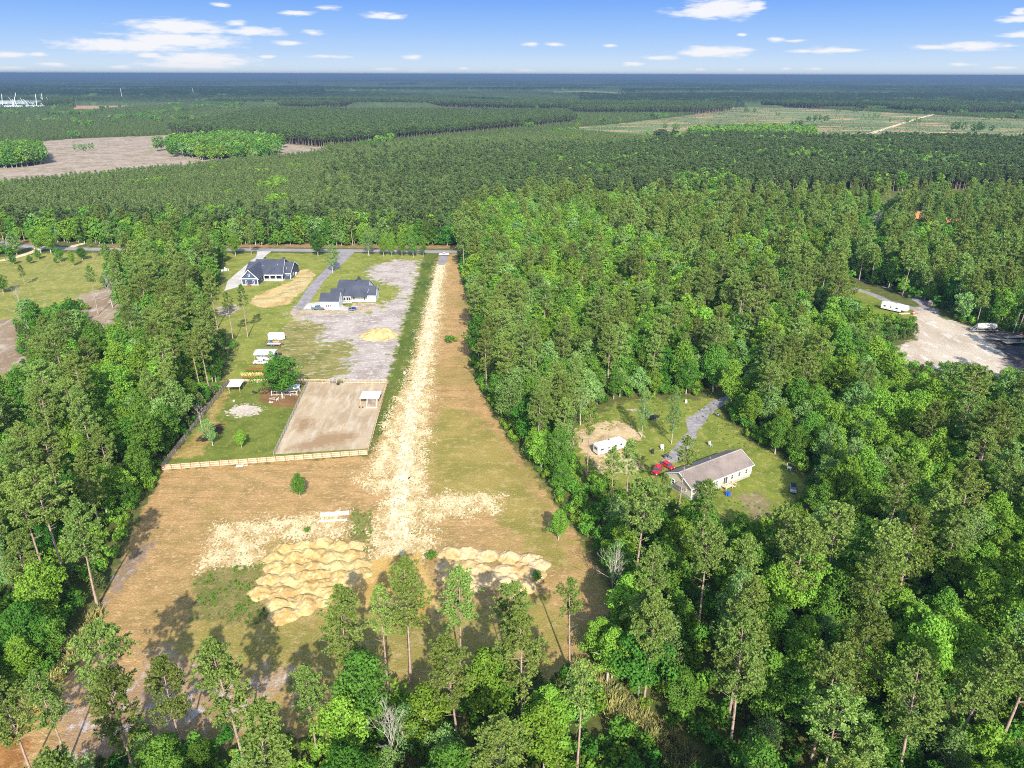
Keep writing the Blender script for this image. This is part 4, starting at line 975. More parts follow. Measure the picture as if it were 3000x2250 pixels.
mass('far_undergrowth', 'understorey growth in the woods along and behind the road', 'undergrowth', cu2, X, Y, .7+.6*rg.random(len(X)), rg.integers(0, 3, len(X)), seed=6)
# scrub between woods and lots, bushes on the boundary strips
w = W(P_LEFTSCRUB); X, Y = scatter(-140, -80, 215, 330, 2.6, rg); k = inpoly(X, Y, w) & (fbm(X, Y, 9) > .42); X, Y = X[k], Y[k]
mass('scrub', 'low green scrub between the left woods and the white trailers', 'scrub', cu, X, Y, .35+.5*rg.random(len(X)), rg.integers(0, 5, len(X)), seed=7)
# grass tufts
def tuft_mesh(seed, n, l, m, sp=.3):
    r = rs(seed); a = r.random(n)*6.28; c = np.stack([np.cos(a)*sp*r.random(n), np.sin(a)*sp*r.random(n), np.zeros(n)], 1)
    q = unit(np.stack([r.normal(size=n)*.5, r.normal(size=n)*.5, np.ones(n)], 1)); L_ = l*(.6+.7*r.random((n, 1))); w_ = unit(np.cross(q, r.normal(size=(n, 3))))*.07*l/.4
    v = np.stack([c-w_, c+w_, c+q*L_], 1).reshape(-1, 3); return mesh_np('t', v, [np.arange(n*3).reshape(-1, 3)], [m], None, np.repeat(r.random(n), 3))
ct_ = protos('tufts', [tuft_mesh(90, 26, .38, WEED), tuft_mesh(91, 26, .42, DRYGR), tuft_mesh(92, 30, .5, SHRUB, .4), tuft_mesh(93, 40, 1.3, DRYGR, .6), tuft_mesh(94, 40, 1.2, WEED, .7)])
def tufts(name, label, polys, sp, prob, ids, smin, smax, seed, noise=None):
    XX = []; YY = []
    for P in polys:
        w = W(P); xs_ = [p[0] for p in w]; ys_ = [p[1] for p in w]
        X, Y = scatter(min(xs_), max(xs_), max(60, min(ys_)), max(ys_), sp, rg, .5); k = inpoly(X, Y, w) & (rg.random(len(X)) < prob)
        if noise: k &= fbm(X, Y, noise[0]) > noise[1]
        XX.append(X[k]); YY.append(Y[k])
    X = np.concatenate(XX); Y = np.concatenate(YY)
    return mass(name, label, 'grass', ct_, X, Y, smin+(smax-smin)*rg.random(len(X)), rg.choice(ids, len(X)), seed=seed)
tufts('grass_tufts', 'small weeds dotting the pale sand along the dirt lane', [P_ROADSC, P_ROADSC2, P_SC_R, P_SC_L], 0.9, .5, [0, 1, 1], .3, .65, 11)
tufts('weeds', 'green weeds on the rough ground beside the left sand pile', [P_WEEDS, P_WEEDS2], 0.7, .5, [0, 2, 0], .6, 1.1, 12, (4, .42))
tufts('tall_grass', 'yellowish tall grass along the woods edge and the track', [P_YGRASS, P_YEDGE], 0.8, .9, [3, 4], .7, 1.3, 13)
tufts('yard_grass', 'lush grass on the lawn around the cream house', [P_CRYARD], 1.3, .5, [2, 0], .4, .8, 14, (9, .5))

# ------------------------------------------------------------------ plantations and far stands
def in_px(X, Y, P): px, py = proj(X, Y); return inpoly(px, py, P)
cones = []
for s in range(5): cones.append(mesh_np('c', *(lambda d: (d[0], [d[1]], [NEEDLE_YG], None, d[2]))(cone_pine(10, 2.0, 170, 1.25, rs(100+s)))))
for s in range(3): cones.append(whole('c', *pine_data(17, 2.9, 24, 3, 9, 1.25, rs(110+s), base=.5, limbs=False, dead=0), NEEDLE_DK, BARK))
for s, m in ((120, LEAF_BR), (121, LEAF_MD), (122, LEAF_GR), (123, LEAF_DK)): cones.append(whole('c', *broadleaf_data(15, 4.6, 26, 26, 0.75, rs(s), limbs=4), m, PALEBARK))
cc = protos('stand', cones)
X, Y = scatter(-1500, 1500, 425, 1500, 4.4, rg, .3); k = inview(X, Y, 1.02, 20); X, Y = X[k], Y[k]; px, py = proj(X, Y); k = inpoly(px, py, P_P1) & ~is_clear(X, Y); X, Y, px, py = X[k], Y[k], px[k], py[k]
tall = np.clip((px-900)/700, 0, 1)*np.clip((py-430)/100, 0, 1)
H = 9.5+2.2*(fbm(X, Y, 60)-.5)*2+rg.normal(size=len(X))*.8+tall*6
ix = rg.integers(0, 5, len(X)); dk = rg.random(len(X)) < tall*.8; ix[dk] = rg.integers(5, 8, dk.sum()); sc = np.where(dk, (H+2)/17, H/10)
bl = (fbm(X+900, Y, 30) > .74) & (rg.random(len(X)) < .5); ix[bl] = 8; sc[bl] = .7
S3 = np.stack([sc*1.05, sc*1.05, sc], 1)
mass('pine_plantation', 'young pine plantation spreading behind the road', 'plantation', cc, X, Y, S3, ix, seed=21)
# row of broadleaf trees behind the road
X, Y = scatter(-420, 60, 400, 520, 5.2, rg); px, py = proj(X, Y); k = (py < 716) & (py > 676) & (px > -60) & (px < 1345) & ~is_clear(X, Y); X, Y, px, py = X[k], Y[k], px[k], py[k]
b = bright_at(px, py); rr_ = rg.random(len(X)); ix = np.where(rr_ < .25, 5+rg.integers(0, 3, len(X)), np.where((b > 0) & (rr_ < .6) | (rr_ > .85), 8, 9)); ix = np.where(rr_ > .93, 10, ix)
mass('roadside_woods', 'belt of broadleaf trees and pines along the far side of the road', 'woods', cc, X, Y, np.where(ix < 8, (15+5*rg.random(len(X)))/17, (10+6*rg.random(len(X)))/15), ix, seed=22)
# taller dark pines upper right
X, Y = scatter(-200, 1700, 430, 1500, 5.8, rg, .38); k = inview(X, Y, 1.02, 20); X, Y = X[k], Y[k]; px, py = proj(X, Y); k = inpoly(px, py, P_NEARTALL) & ~is_clear(X, Y) & ~inpoly(px, py, P_RFIELD); X, Y, px, py = X[k], Y[k], px[k], py[k]
b = bright_at(px, py)+(fbm(X+40, Y+700, 70)-.62)*3; ix = 5+rg.integers(0, 3, len(X)); L2 = (rg.random(len(X)) < np.where(b > 0, .75, .03)); ix[L2] = rg.choice([8, 9, 10], L2.sum(), p=[.55, .3, .15])
mass('tall_pine_stand', 'dark tall pines with bright broadleaf patches at upper right', 'woods', cc, X, Y, np.where(ix < 8, (14+5*rg.random(len(X)))/17, (11+6*rg.random(len(X)))/15), ix, seed=23)
# stand S1, groves
X, Y = scatter(-800, 500, 900, 1900, 6.0, rg, .3); k = in_px(X, Y, P_S1); X, Y = X[k], Y[k]
mass('mature_pine_stand', 'block of dark mature pines with bare trunks behind the clearcut', 'woods', cc, X, Y, (16+3*rg.random(len(X)))/17, 5+rg.integers(0, 3, len(X)), seed=24)
X, Y = scatter(-900, 700, 700, 1700, 7.2, rg, .45); k = in_px(X+rg.normal(size=len(X))*7, Y+rg.normal(size=len(X))*14, P_G1); X, Y = X[k], Y[k]; 
mass('tree_island', 'island of broadleaf trees left standing in the clearcut', 'grove', cc, X, Y, (14+6*rg.random(len(X)))/15, rg.choice([8, 9, 9, 10], len(X)), seed=25)
X, Y = scatter(-1300, 0, 700, 1300, 6.0, rg, .42); k = in_px(X, Y, P_G0); X, Y = X[k], Y[k]
mass('tree_island', 'grove of tall broadleaf trees at the left edge of the clearcut', 'grove', cc, X, Y, (13+6*rg.random(len(X)))/15, rg.choice([8, 9, 9, 10], len(X)), seed=26)
X, Y = scatter(200, 900, 1000, 1600, 7.0, rg, .42); k = in_px(X, Y, P_G2); X, Y = X[k], Y[k]
mass('tree_belt', 'belt of bright broadleaf trees before the far right fields', 'grove', cc, X, Y, (13+6*rg.random(len(X)))/15, rg.choice([8, 8, 9, 10], len(X)), seed=27)
# small plantation behind the clearcut and between the stands
X, Y = scatter(-2100, 1500, 930, 2700, 6.5, rg, .38); k = inview(X, Y, 1.02, 40); X, Y = X[k], Y[k]; px, py = proj(X, Y)
k = (py > 300) & (py < 500) & ~inpoly(px, py, P_P1) & ~inpoly(px, py, P_S1) & ~inpoly(px, py, P_NEARTALL) & ~is_clear(X, Y) & ~inpoly(px, py, P_G0) & ~inpoly(px, py, P_G1)
rf = inpoly(px, py, P_RFIELD); k &= (~rf) | ((rg.random(len(X)) < np.where(fbm(X, Y, 60) > .5, .45, .05))); k &= ~inpoly(px, py, [(-80,296),(122,300),(128,316),(-80,322)]); X, Y, px, py, rf = X[k], Y[k], px[k], py[k], rf[k]
tallz = (px > 1100) & (py < 335) & (fbm(X, Y, 260) > .40) & ~rf
far_tall = (py < 322) & (fbm(X+999, Y, 300) > .5) & ~rf | tallz
ix = np.where(far_tall, 5+rg.integers(0, 3, len(X)), rg.integers(0, 5, len(X))); sc = np.where(far_tall, 1.0, np.where(rf, .16, .62))*(.85+.3*rg.random(len(X)))
bl = (fbm(X+60, Y+200, 45) > .76) & (rg.random(len(X)) < .4) & ~rf; ix[bl] = rg.choice([8, 9, 10], bl.sum()); sc[bl] = .8
S3 = np.stack([sc*np.where(far_tall, 1.1, 1.25), sc*np.where(far_tall, 1.1, 1.25), sc], 1); S3[rf, :2] *= 1.8
mass('far_plantation', 'low pine plantation and scattered trees before the far stands', 'plantation', cc, X, Y, S3, ix, seed=28)
# clumps that stand out in the open far land, each its own thing made of a few crowns
def clump(bx, by, wpx, n, H, kinds, label):
    cx, cy_ = G(bx, by); wm = wpx*cy_/F*.9; r = rs(int(bx)+7)
    c0 = None
    e = thing('tree_clump', label, 'trees', (cx, cy_, 0))
    V = []; Fc = []; T = []; TV = []; TF = []; nv = ntv = 0
    for j in range(n):
        d = broadleaf_data(H*(.75+.4*r.random()), H*.28, 16, 16, H*.055, rs(int(bx)+j), limbs=3); off = np.array([(r.random()-.5)*wm, (r.random()-.5)*wm*.7, 0])
        V.append(d[0]+off); Fc.append(d[1]+nv); nv += len(d[0]); T.append(d[2]); TV.append(d[3]+off); TF.append(d[4]+ntv); ntv += len(d[3])
    for nm, me in (('crown', mesh_np('crown', np.concatenate(V), [np.concatenate(Fc)], [kinds], None, np.concatenate(T))), ('trunk', mesh_np('trunk', np.concatenate(TV), [np.concatenate(TF)], [PALEBARK]))):
        o = bpy.data.objects.new(nm, me); col.objects.link(o); o.parent = e
clump(430, 352, 50, 6, 15, LEAF_MD, 'round bright topped clump of trees in the far plantation left of centre')
clump(140, 361, 80, 9, 14, LEAF_GR, 'loose clump of thin trees in the far plantation at left')
clump(245, 442, 58, 6, 9, LEAF_GR, 'scraggly bushes left standing in the clearcut')
clump(2385, 357, 70, 7, 15, LEAF_DK, 'dark clump of trees in the middle of the far right field')
clump(1985, 383, 30, 4, 14, LEAF_GR, 'pair of dark trees at the left end of the far right field')
clump(1946, 380, 14, 2, 13, LEAF_GR, 'single thin tree left of the dark pair in the far field')
clump(2840, 386, 110, 12, 15, LEAF_DK, 'wide grove in the far right field beside the straight track')
clump(965, 436, 26, 3, 8, LEAF_BR, 'bright bush at the right end of the clearcut')
clump(2278, 340, 20, 3, 11, LEAF_GR, 'small lone tree in the far right field')
clump(1690, 420, 80, 8, 13, LEAF_BR, 'bright broadleaf patch inside the plantation below the far field')
for k_, (x_, y_, w_, m_, t_) in enumerate(((2190,330,70,LEAF_MD,'far left'),(2330,372,40,LEAF_DK,'near left'),(2470,330,120,LEAF_MD,'middle back'),(2560,345,60,LEAF_GR,'middle'),(2640,362,90,LEAF_MD,'beside the track, left'),(2700,336,140,LEAF_DK,'back right'),(2900,352,60,LEAF_MD,'far right'))):
    clump(x_, y_, w_, 6, 12, m_, 'strip of low trees on the far right field, '+t_)
clump(780, 281, 46, 5, 20, LEAF_MD, 'green tree group on the pink strip at far left of centre')
clump(890, 277, 50, 6, 20, LEAF_MD, 'green tree group at the right end of the pink strip')
# ------------------------------------------------------------------ forest to the horizon: bumpy canopy on a fan-shaped grid
def far_forest():
    # rows of constant photo height keep the detail even with distance
    ys = [2450.0]
    while ys[-1] < 29500: ys.append(ys[-1]*(1.0045 if ys[-1] < 6000 else 1.010))
    ys = np.array(ys); nx = 900; t = np.linspace(-1, 1, nx)
    T, Yg = np.meshgrid(t, ys); Xg = T*Yg*0.82; r = rs(77)
    blk = np.floor(vnoise(Xg+2e4, Yg*.8, 900)*5)+np.floor(vnoise(Xg+5e4, Yg+3e4, 420)*3); lv = (blk*7.3) % 4; hgt = 5.5+lv*4.2; ppx, ppy = proj(Xg, Yg); bk = (ppx < 950) & (ppy < 293) & (ppy > 262); hgt = np.where(bk, 21.0, hgt); bk2 = (ppx > 1700) & (ppy < 312) & (ppy > 285); hgt = np.where(bk2, 19.0, hgt)
    opn = (vnoise(Xg+9e4, Yg*1.0+4e4, 520) > .86) & (Yg < 9000)
    z = hgt*(.75+.45*r.random(Xg.shape)); z[opn] = .6; z[0] = 0; 
    X2 = Xg+r.normal(size=Xg.shape)*.35*(Yg*1.64/nx); q0 = np.arange((nx-1)*(len(ys)-1)); rr = q0//(nx-1); c = q0 % (nx-1)
    q = np.stack([rr*nx+c, rr*nx+c+1, (rr+1)*nx+c+1, (rr+1)*nx+c], 1)
    tint = np.clip(1-(hgt-5.5)/13+.5*(r.random(Xg.shape)-.3), 0, 1); tint[opn] = 1.4
    m, nt, out = mat_new('far_canopy'); d = N(nt, 'ShaderNodeBsdfDiffuse'); L(nt, d.outputs[0], out.inputs[0])
    at = N(nt, 'ShaderNodeAttribute', attribute_name='tint'); n = pos_noise(nt, .02, 4, (1, .5, 1))
    c1 = MIX(nt, at.outputs['Fac'], (.022, .038, .020), (.075, .105, .045)); c1 = MIX(nt, SS(nt, n, .55, .75), c1, (.07, .13, .04)); c1 = MIX(nt, SS(nt, at.outputs['Fac'], 1.1, 1.35), c1, (.20, .19, .11))
    L(nt, c1, d.inputs[0])
    me = mesh_np('far_forest', np.stack([X2.ravel(), Yg.ravel(), z.ravel()], 1), [q], [m], None, tint.ravel())
    o = bpy.data.objects.new('far_forest', me); col.objects.link(o); tag(o, 'flat forest reaching to the horizon', 'forest', None, 'stuff')
far_forest()
# ------------------------------------------------------------------ the air
def haze():
    mb = MB().box(-31000, 31000, -3200, 31000, -1.0, 104.0)
    m, nt, out = mat_new('air'); v = N(nt, 'ShaderNodeVolumePrincipled'); L(nt, v.outputs[0], out.inputs['Volume'])
    v.inputs['Color'].default_value = (0.135, 0.215, 0.34, 1); v.inputs['Density'].default_value = 0.00015; v.inputs['Anisotropy'].default_value = 0.0
    o = mb.build('haze', m); tag(o, kind='stuff')
haze()
# ------------------------------------------------------------------ houses
ROOF_DK = shingle('charcoal_shingles', (0.040, 0.045, 0.062), (0.060, 0.066, 0.086))
ROOF_BR = shingle('brown_shingles', (0.145, 0.115, 0.098), (0.215, 0.175, 0.15))
SID_BLUE = siding('slate_blue_siding', (0.040, 0.062, 0.125)); SID_WHITE = siding('white_siding', (0.78, 0.78, 0.76)); SID_CREAM = siding('cream_siding', (0.74, 0.66, 0.46))
SHAKE = siding('blue_gable_shakes', (0.05, 0.08, 0.155), 0.35)
BLOCK = siding('foundation_block', (0.42, 0.4, 0.37), 0.2)
DOORB = paint('dark_door', (0.05, 0.06, 0.08), rough=0.4)
PORCHSHADE = paint('porch_ceiling_white', (0.6, 0.6, 0.6))
def part(mb, name, mat, parent, label=None):
    o = mb.build(name, mat, parent)
    if label: o['label'] = label
    return o
def gable_roof(mb, x0, x1, yf, yr, yb, ze, zr, zb=None, t=0.18, x0r=None, x1r=None):
    """roof with its ridge along x: front eave yf, ridge yr, back eave yb"""
    zb = ze if zb is None else zb; a = x0 if x0r is None else x0r; b = x1 if x1r is None else x1r
    mb.slab([(x0, yf, ze), (x1, yf, ze), (b, yr, zr), (a, yr, zr)], t); mb.slab([(a, yr, zr), (b, yr, zr), (x1, yb, zb), (x0, yb, zb)], t)
def gable_roof_y(mb, y0, y1, xl, xm, xr, ze, zr, t=0.18):
    mb.slab([(xl, y0, ze), (xm, y0, zr), (xm, y1, zr), (xl, y1, ze)], t); mb.slab([(xm, y0, zr), (xr, y0, ze), (xr, y1, ze), (xm, y1, zr)], t)
def window(parent, x, y, z, w, h, face='front', cross=True, frame=TRIM):
    """window in a wall facing -y ('front') or +x ('right') or -x ('left'); frame is the part, pane and bar are its pieces"""
    f = MB(); g = MB(); b = 0.10
    def bx(mb, a0, a1, d0, d1, z0, z1):
        if face == 'front': mb.box(x+a0, x+a1, y-d1, y-d0, z0, z1)
        elif face == 'right': mb.box(x+d0, x+d1, y+a0, y+a1, z0, z1)
        else: mb.box(x-d1, x-d0, y+a0, y+a1, z0, z1)
    bx(f, -w/2-b, w/2+b, 0.005, 0.09, z-b, z); bx(f, -w/2-b, w/2+b, 0.005, 0.09, z+h, z+h+b)
    bx(f, -w/2-b, -w/2, 0.005, 0.08, z, z+h); bx(f, w/2, w/2+b, 0.005, 0.08, z, z+h)
    if cross: bx(f, -w/2, w/2, 0.05, 0.075, z+h/2-.035, z+h/2+.035)
    bx(g, -w/2, w/2, 0.004, 0.04, z, z+h)
    o = f.build('window', frame, parent); g.build('pane', GLASS, o); return o
def corner_trim(mb, x, y, z0, z1, s=0.16): mb.box(x-s, x+s, y-s, y+s, z0, z1)
def blue_house():
    ox, oy = -132.1, 339.6
    h = thing('blue_house', 'slate blue house with dark roof, white trim and a gabled garage wing', 'house', (ox, oy, 0))
    # local: x right, y back
    w = MB(); w.box(0, 7.7, 0, 12, 0, 3.2); w.box(-1.9, 20.5, 11.4, 26.2, 0, 3.15)
    w.prism([(-1.9+0, 3.15), (20.5, 3.15)], 0, 0) if False else None
    w.prism([(11.4, 3.15), (19.0, 6.95), (26.2, 3.15)], 20.3, 20.49, 'x'); w.prism([(11.4, 3.15), (19.0, 6.95), (26.2, 3.15)], -1.89, -1.7, 'x')
    w.prism([(8.6, 3.3), (19.1, 8.0), (27.8, 3.3)], 15.3, 15.5, 'x'); w.prism([(8.6, 3.3), (19.1, 8.0), (27.8, 3.3)], 1.7, 1.9, 'x')
    part(w, 'wall', SID_BLUE, h)
    part(MB().prism([(0.05, 3.3), (7.65, 3.3), (3.85, 7.1)], -0.06, 0.2), 'gable', SHAKE, h)
    r = MB(); gable_roof(r, -2.4, 20.9, 10.8, 19.0, 26.9, 3.0, 7.15); rf = part(r, 'roof', ROOF_DK, h)
    r = MB(); gable_roof(r, 1.5, 17.9, 7.7, 19.1, 28.4, 3.25, 8.35, x1r=16.2); part(r, 'roof', ROOF_DK, h)
    r = MB(); gable_roof_y(r, -0.5, 17.0, -0.7, 3.85, 8.4, 3.05, 7.75); part(r, 'roof', ROOF_DK, h)
    v = MB(); [v.tube((x, y, z), (x, y, z+.5), .09) for x, y, z in ((6.3, 14.2, 6.0), (13.4, 15, 6.4), (18.0, 14.2, 4.7))]; v.build('vent_pipe', WHITE, rf)
    v = MB(); v.prism([(4.6, 8.2), (5.9, 8.2), (5.25, 9.0)], 20.5, 22); v.prism([(14.2, 8.2), (15.6, 8.2), (14.9, 9.0)], 20.5, 22); v.build('dormer', ROOF_DK, rf)
    t = MB()
    t.bar((-0.72, -0.55, 2.98), (3.85, -0.55, 7.66), .07, .28); t.bar((3.85, -0.55, 7.66), (8.42, -0.55, 2.98), .07, .28)
    t.box(-0.2, 7.9, -0.13, -0.02, 3.05, 3.4); t.box(-0.05, 7.75, -.1, -.01, 0.02, 0.3)
    for x in (0.0, 7.7): corner_trim(t, x, 0.02, 0, 3.1, .15)
    t.box(8.4, 17.95, 7.6, 7.72, 2.85, 3.2); corner_trim(t, 20.45, 11.45, 0, 3.05, .15); t.box(17.9, 20.9, 10.7, 10.8, 2.75, 3.05)
    t.bar((20.93, 10.75, 2.95), (20.93, 19, 7.1), .07, .3); t.bar((20.93, 19, 7.1), (20.93, 26.9, 2.95), .07, .3)
    t.bar((16.25, 19.05, 8.25), (17.95, 7.7, 3.15), .08, .25)
    part(t, 'trim', TRIM, h)
    for x in (2.1, 5.7): window(h, x, -0.02, .9, .65, 1.4)
    window(h, 3.85, -0.08, 4.3, .65, 1.2)
    window(h, 7.72, 5.6, .9, .7, 1.4, 'right', True); 
    p = part(MB().box(7.9, 17.7, 7.75, 11.35, 0, .25), 'porch_floor', CONCRETE, h)
    for x in (8.25, 11.2, 14.2, 17.3): part(MB().box(x-.16, x+.16, 7.85, 8.17, .25, 2.9), 'porch_column', TRIM, h)
    rl = MB()
    for a, b_ in ((8.4, 11.05), (11.35, 14.05), (14.35, 17.15)):
        rl.box(a, b_, 7.97, 8.03, 1.05, 1.12); rl.box(a, b_, 7.97, 8.03, .35, .41); n = int((b_-a)/.22)
        for i in range(n): rl.box(a+.1+i*.22, a+.14+i*.22, 7.98, 8.02, .4, 1.06)
    part(rl, 'porch_railing', TRIM, h)
    for x, w_ in ((9.6, .8), (12.7, 1.1), (15.8, .9)): window(h, x, 11.38, 1.0, w_, 1.3)
    d = part(MB().box(10.7, 11.6, 11.3, 11.39, .25, 2.35), 'door', DOORB, h); MB().box(11.4, 11.47, 11.24, 11.3, 1.2, 1.3).build('handle', CHROME, d)
    window(h, 19.2, 11.38, 2.1, 1.0, .4, cross=False)
    for y in (13.2, 16.0): window(h, 20.52, y, 1.0, .7, 1.3, 'right')
blue_house()
def white_house():
    h = thing('white_house', 'white house with charcoal roof, screened porch and attached garage wing', 'house', (-84.2, 300.9, 0))
    w = MB(); w.box(0, 8.2, 0, 7.1, 0, 3.65); w.prism([(0, 3.65), (3.55, 6.35), (7.1, 3.65)], 8.0, 8.19, 'x'); w.prism([(0, 3.65), (3.55, 6.35), (7.1, 3.65)], 0.01, .2, 'x')
    w.box(4.4, 18.4, 13.8, 28, 0, 3.1); w.box(11.6, 22.2, 11.4, 19.8, 0, 3.1); w.prism([(11.4, 3.1), (15.6, 6.2), (19.8, 3.1)], 22.0, 22.19, 'x')
    w.prism([(13, 3.3), (20.0, 7.7), (28, 3.1)], 18.2, 18.39, 'x'); w.box(2.2, 4.5, 9.5, 16.5, 0, 3.1)
    part(w, 'wall', SID_WHITE, h)
    r = MB(); gable_roof(r, -.35, 8.5, -.35, 3.55, 7.5, 3.5, 6.6); part(r, 'roof', ROOF_DK, h)
    r = MB(); gable_roof(r, 4.2, 18.7, 9.4, 20.0, 28.6, 3.0, 8.0); r.slab([(6.9, 9.4, 3.0), (11.7, 9.4, 3.0), (11.7, 9.5, 3.05), (6.9, 9.5, 3.05)], .1)
    m = part(r, 'roof', ROOF_DK, h)
    MB().tube((16.4, 14, 5.0), (16.4, 14, 5.7), .09).build('vent_pipe', DARKMETAL, m)
    g = MB(); g.slab([(10.9, 25.2, 6.2), (12.4, 25.2, 8.5), (12.4, 18.8, 8.3), (10.9, 20.0, 6.6)], .15); g.slab([(12.4, 25.2, 8.5), (13.9, 25.2, 6.2), (13.9, 20, 6.6), (12.4, 18.8, 8.3)], .15); g.build('rear_gable', ROOF_DK, m)
    r = MB(); gable_roof(r, 11.2, 22.6, 11.0, 15.6, 20.3, 3.0, 6.45); part(r, 'roof', ROOF_DK, h)
    r = MB(); gable_roof(r, 1.8, 8, 9.0, 13.5, 17, 3.0, 5.7); part(r, 'roof', ROOF_DK, h)
    t = MB(); t.box(11.2, 22.6, 10.9, 11.0, 2.75, 3.0); t.bar((22.63, 11, 2.95), (22.63, 15.6, 6.4), .06, .22); t.bar((22.63, 15.6, 6.4), (22.63, 20.3, 2.95), .06, .22)
    t.bar((8.53, -.35, 3.45), (8.53, 3.55, 6.5), .06, .22); t.bar((8.53, 3.55, 6.5), (8.53, 7.5, 3.45), .06, .22); t.box(-.35, 8.5, -.45, -.36, 3.25, 3.5); t.box(6.9, 11.6, 9.3, 9.4, 2.75, 3.0); t.bar((18.73, 11.8, 4.1), (18.73, 20, 7.95), .06, .25); t.bar((18.73, 20, 7.95), (18.73, 28.6, 2.95), .06, .25)
    part(t, 'trim', TRIM, h)
    for x in (2.6, 3.6, 4.6): window(h, x, -.02, 0.9, .6, 1.1, cross=True)
    for x, z in ((12.4, .9), (17.2, .9)): window(h, x, 11.38, z, .6, 1.3)
    window(h, 19.0, 11.38, 1.6, .4, .9)
    for x in (7.15, 9.2, 11.45): part(MB().box(x-.14, x+.14, 9.5, 9.78, .2, 2.75), 'porch_column', TRIM, h)
    part(MB().box(7.0, 11.6, 9.5, 13.7, 0, .2), 'porch_floor', CONCRETE, h)
    sc = MB()
    for x in (8.2, 10.3): sc.box(x-.05, x+.05, 9.6, 9.7, .2, 2.75)
    sc.box(7.2, 11.4, 9.6, 9.7, 1.0, 1.1); sc.box(7.2, 11.4, 9.6, 9.7, .2, .35); part(sc, 'screen_frame', TRIM, h)
    for x in (7.9, 10.2): window(h, x, 13.78, .9, 1.2, 1.3)
    d = part(MB().box(8.9, 9.8, 13.68, 13.79, .2, 2.3), 'door', DOORB, h); MB().box(9.6, 9.67, 13.6, 13.67, 1.2, 1.3).build('handle', CHROME, d)
    gd = part(MB().box(-.06, -.005, 1.6, 5.6, 0, 2.4), 'garage_door', WHITE, h)
    part(MB().box(9.9, 10.6, 2.4, 3.1, 0, .9).add([], []), 'step', CONCRETE, h) if False else None
white_house()
def cream_house():
    h = thing('cream_house', 'long cream house with brown shingle roof, block foundation and back steps', 'house', (43.5, 148.0, 0), R_(32.4))
    Lh, Wd = 21.3, 8.4
    part(MB().box(.05, Lh-.05, .05, Wd-.05, 0, .75), 'foundation', BLOCK, h)
    w = MB().box(0, Lh, 0, Wd, .75, 3.55); w.prism([(0, 3.55), (Wd/2, 5.75), (Wd, 3.55)], 0.005, .2, 'x'); w.prism([(0, 3.55), (Wd/2, 5.75), (Wd, 3.55)], Lh-.2, Lh-.005, 'x'); part(w, 'wall', SID_CREAM, h)
    r = MB(); gable_roof(r, -.45, Lh+.45, -.45, Wd/2, Wd+.45, 3.5, 5.95); rf = part(r, 'roof', ROOF_BR, h)
    MB().box(-.47, Lh+.47, Wd/2-.14, Wd/2+.14, 5.93, 6.0).build('ridge_cap', shingle('pale_ridge_shingles', (.3, .26, .22), (.38, .34, .3)), rf)
    v = MB(); v.tube((12.5, 6.2, 4.7), (12.5, 6.2, 5.4), .1); v.build('vent_pipe', STEEL, rf)
    t = MB(); t.bar((-.48, -.45, 3.42), (-.48, Wd/2, 5.86), .06, .2); t.bar((-.48, Wd/2, 5.86), (-.48, Wd+.45, 3.42), .06, .2); t.bar((Lh+.48, -.45, 3.42), (Lh+.48, Wd/2, 5.86), .06, .2)
    t.box(-.45, Lh+.45, -.52, -.46, 3.3, 3.5)
    for x, y in ((0, 0), (0, Wd), (Lh, 0)): corner_trim(t, x, y, .75, 3.4, .08)
    part(t, 'trim', TRIM, h)
    for x, w_ in ((7.9, .55), (8.7, .55), (14.2, .8), (16.8, .8), (19.4, .8)): window(h, x, -.01, 1.6, w_, 1.15)
    window(h, -.01, 2.2, 1.6, .8, 1.15, 'left'); window(h, -.01, 6.2, 1.6, .8, 1.15, 'left')
    d = part(MB().box(11.0, 12.6, -.06, -.005, .8, 2.95), 'door', TRIM, h); g = MB(); g.box(11.1, 11.75, -.08, -.06, .9, 2.85); g.box(11.85, 12.5, -.08, -.06, .9, 2.85); g.build('pane', GLASS, d)
    part(MB().slab([(-1.1, 1.2, 2.75), (-1.1, 4.4, 2.75), (-.02, 4.4, 3.25), (-.02, 1.2, 3.25)], .1), 'door_hood', ROOF_BR, h)
    part(MB().box(-.06, -.005, 3.3, 4.2, .8, 2.8), 'side_door', WHITE, h)
    s = MB(); s.box(10.6, 13.0, -1.6, -.1, .68, .78)
    for i in range(4): s.box(13.0+i*.3, 13.3+i*.3, -1.6, -.4, .5-i*.16, .56-i*.16)
    st = part(s, 'back_steps', PALEWOOD, h)
    rl = MB()
    for x, y in ((10.65, -1.55), (10.65, -.2), (12.95, -1.55), (12.95, -.4), (14.2, -1.55), (14.2, -.4)): z0 = 0; rl.box(x-.05, x+.05, y-.05, y+.05, z0, (1.7 if x < 13.5 else 1.0))
    rl.box(10.6, 13.0, -1.6, -1.52, 1.6, 1.68); rl.box(10.6, 10.68, -1.6, -.1, 1.6, 1.68); rl.bar((12.95, -1.55, 1.65), (14.2, -1.55, .95), .08); rl.bar((12.95, -.4, 1.65), (14.2, -.4, .95), .08); rl.build('railing', PALEWOOD, st)
    return h
cream_house()
def hidden_house(px, py, rz, wd, dp, label, roofm, wallm):
    X, Y = G(px, py); h = thing('house', label, 'house', (X, Y, 0), R_(rz))
    w = MB().box(-wd/2, wd/2, -dp/2, dp/2, 0, 3); w.prism([(-dp/2, 3), (0, 5.6), (dp/2, 3)], wd/2-.2, wd/2-.01, 'x'); part(w, 'wall', wallm, h)
    r = MB(); gable_roof(r, -wd/2-.4, wd/2+.4, -dp/2-.4, 0, dp/2+.4, 2.9, 5.9); part(r, 'roof', roofm, h)
    for x in (-wd*.3, 0, wd*.3): window(h, x, -dp/2-.01, 1, .9, 1.2)
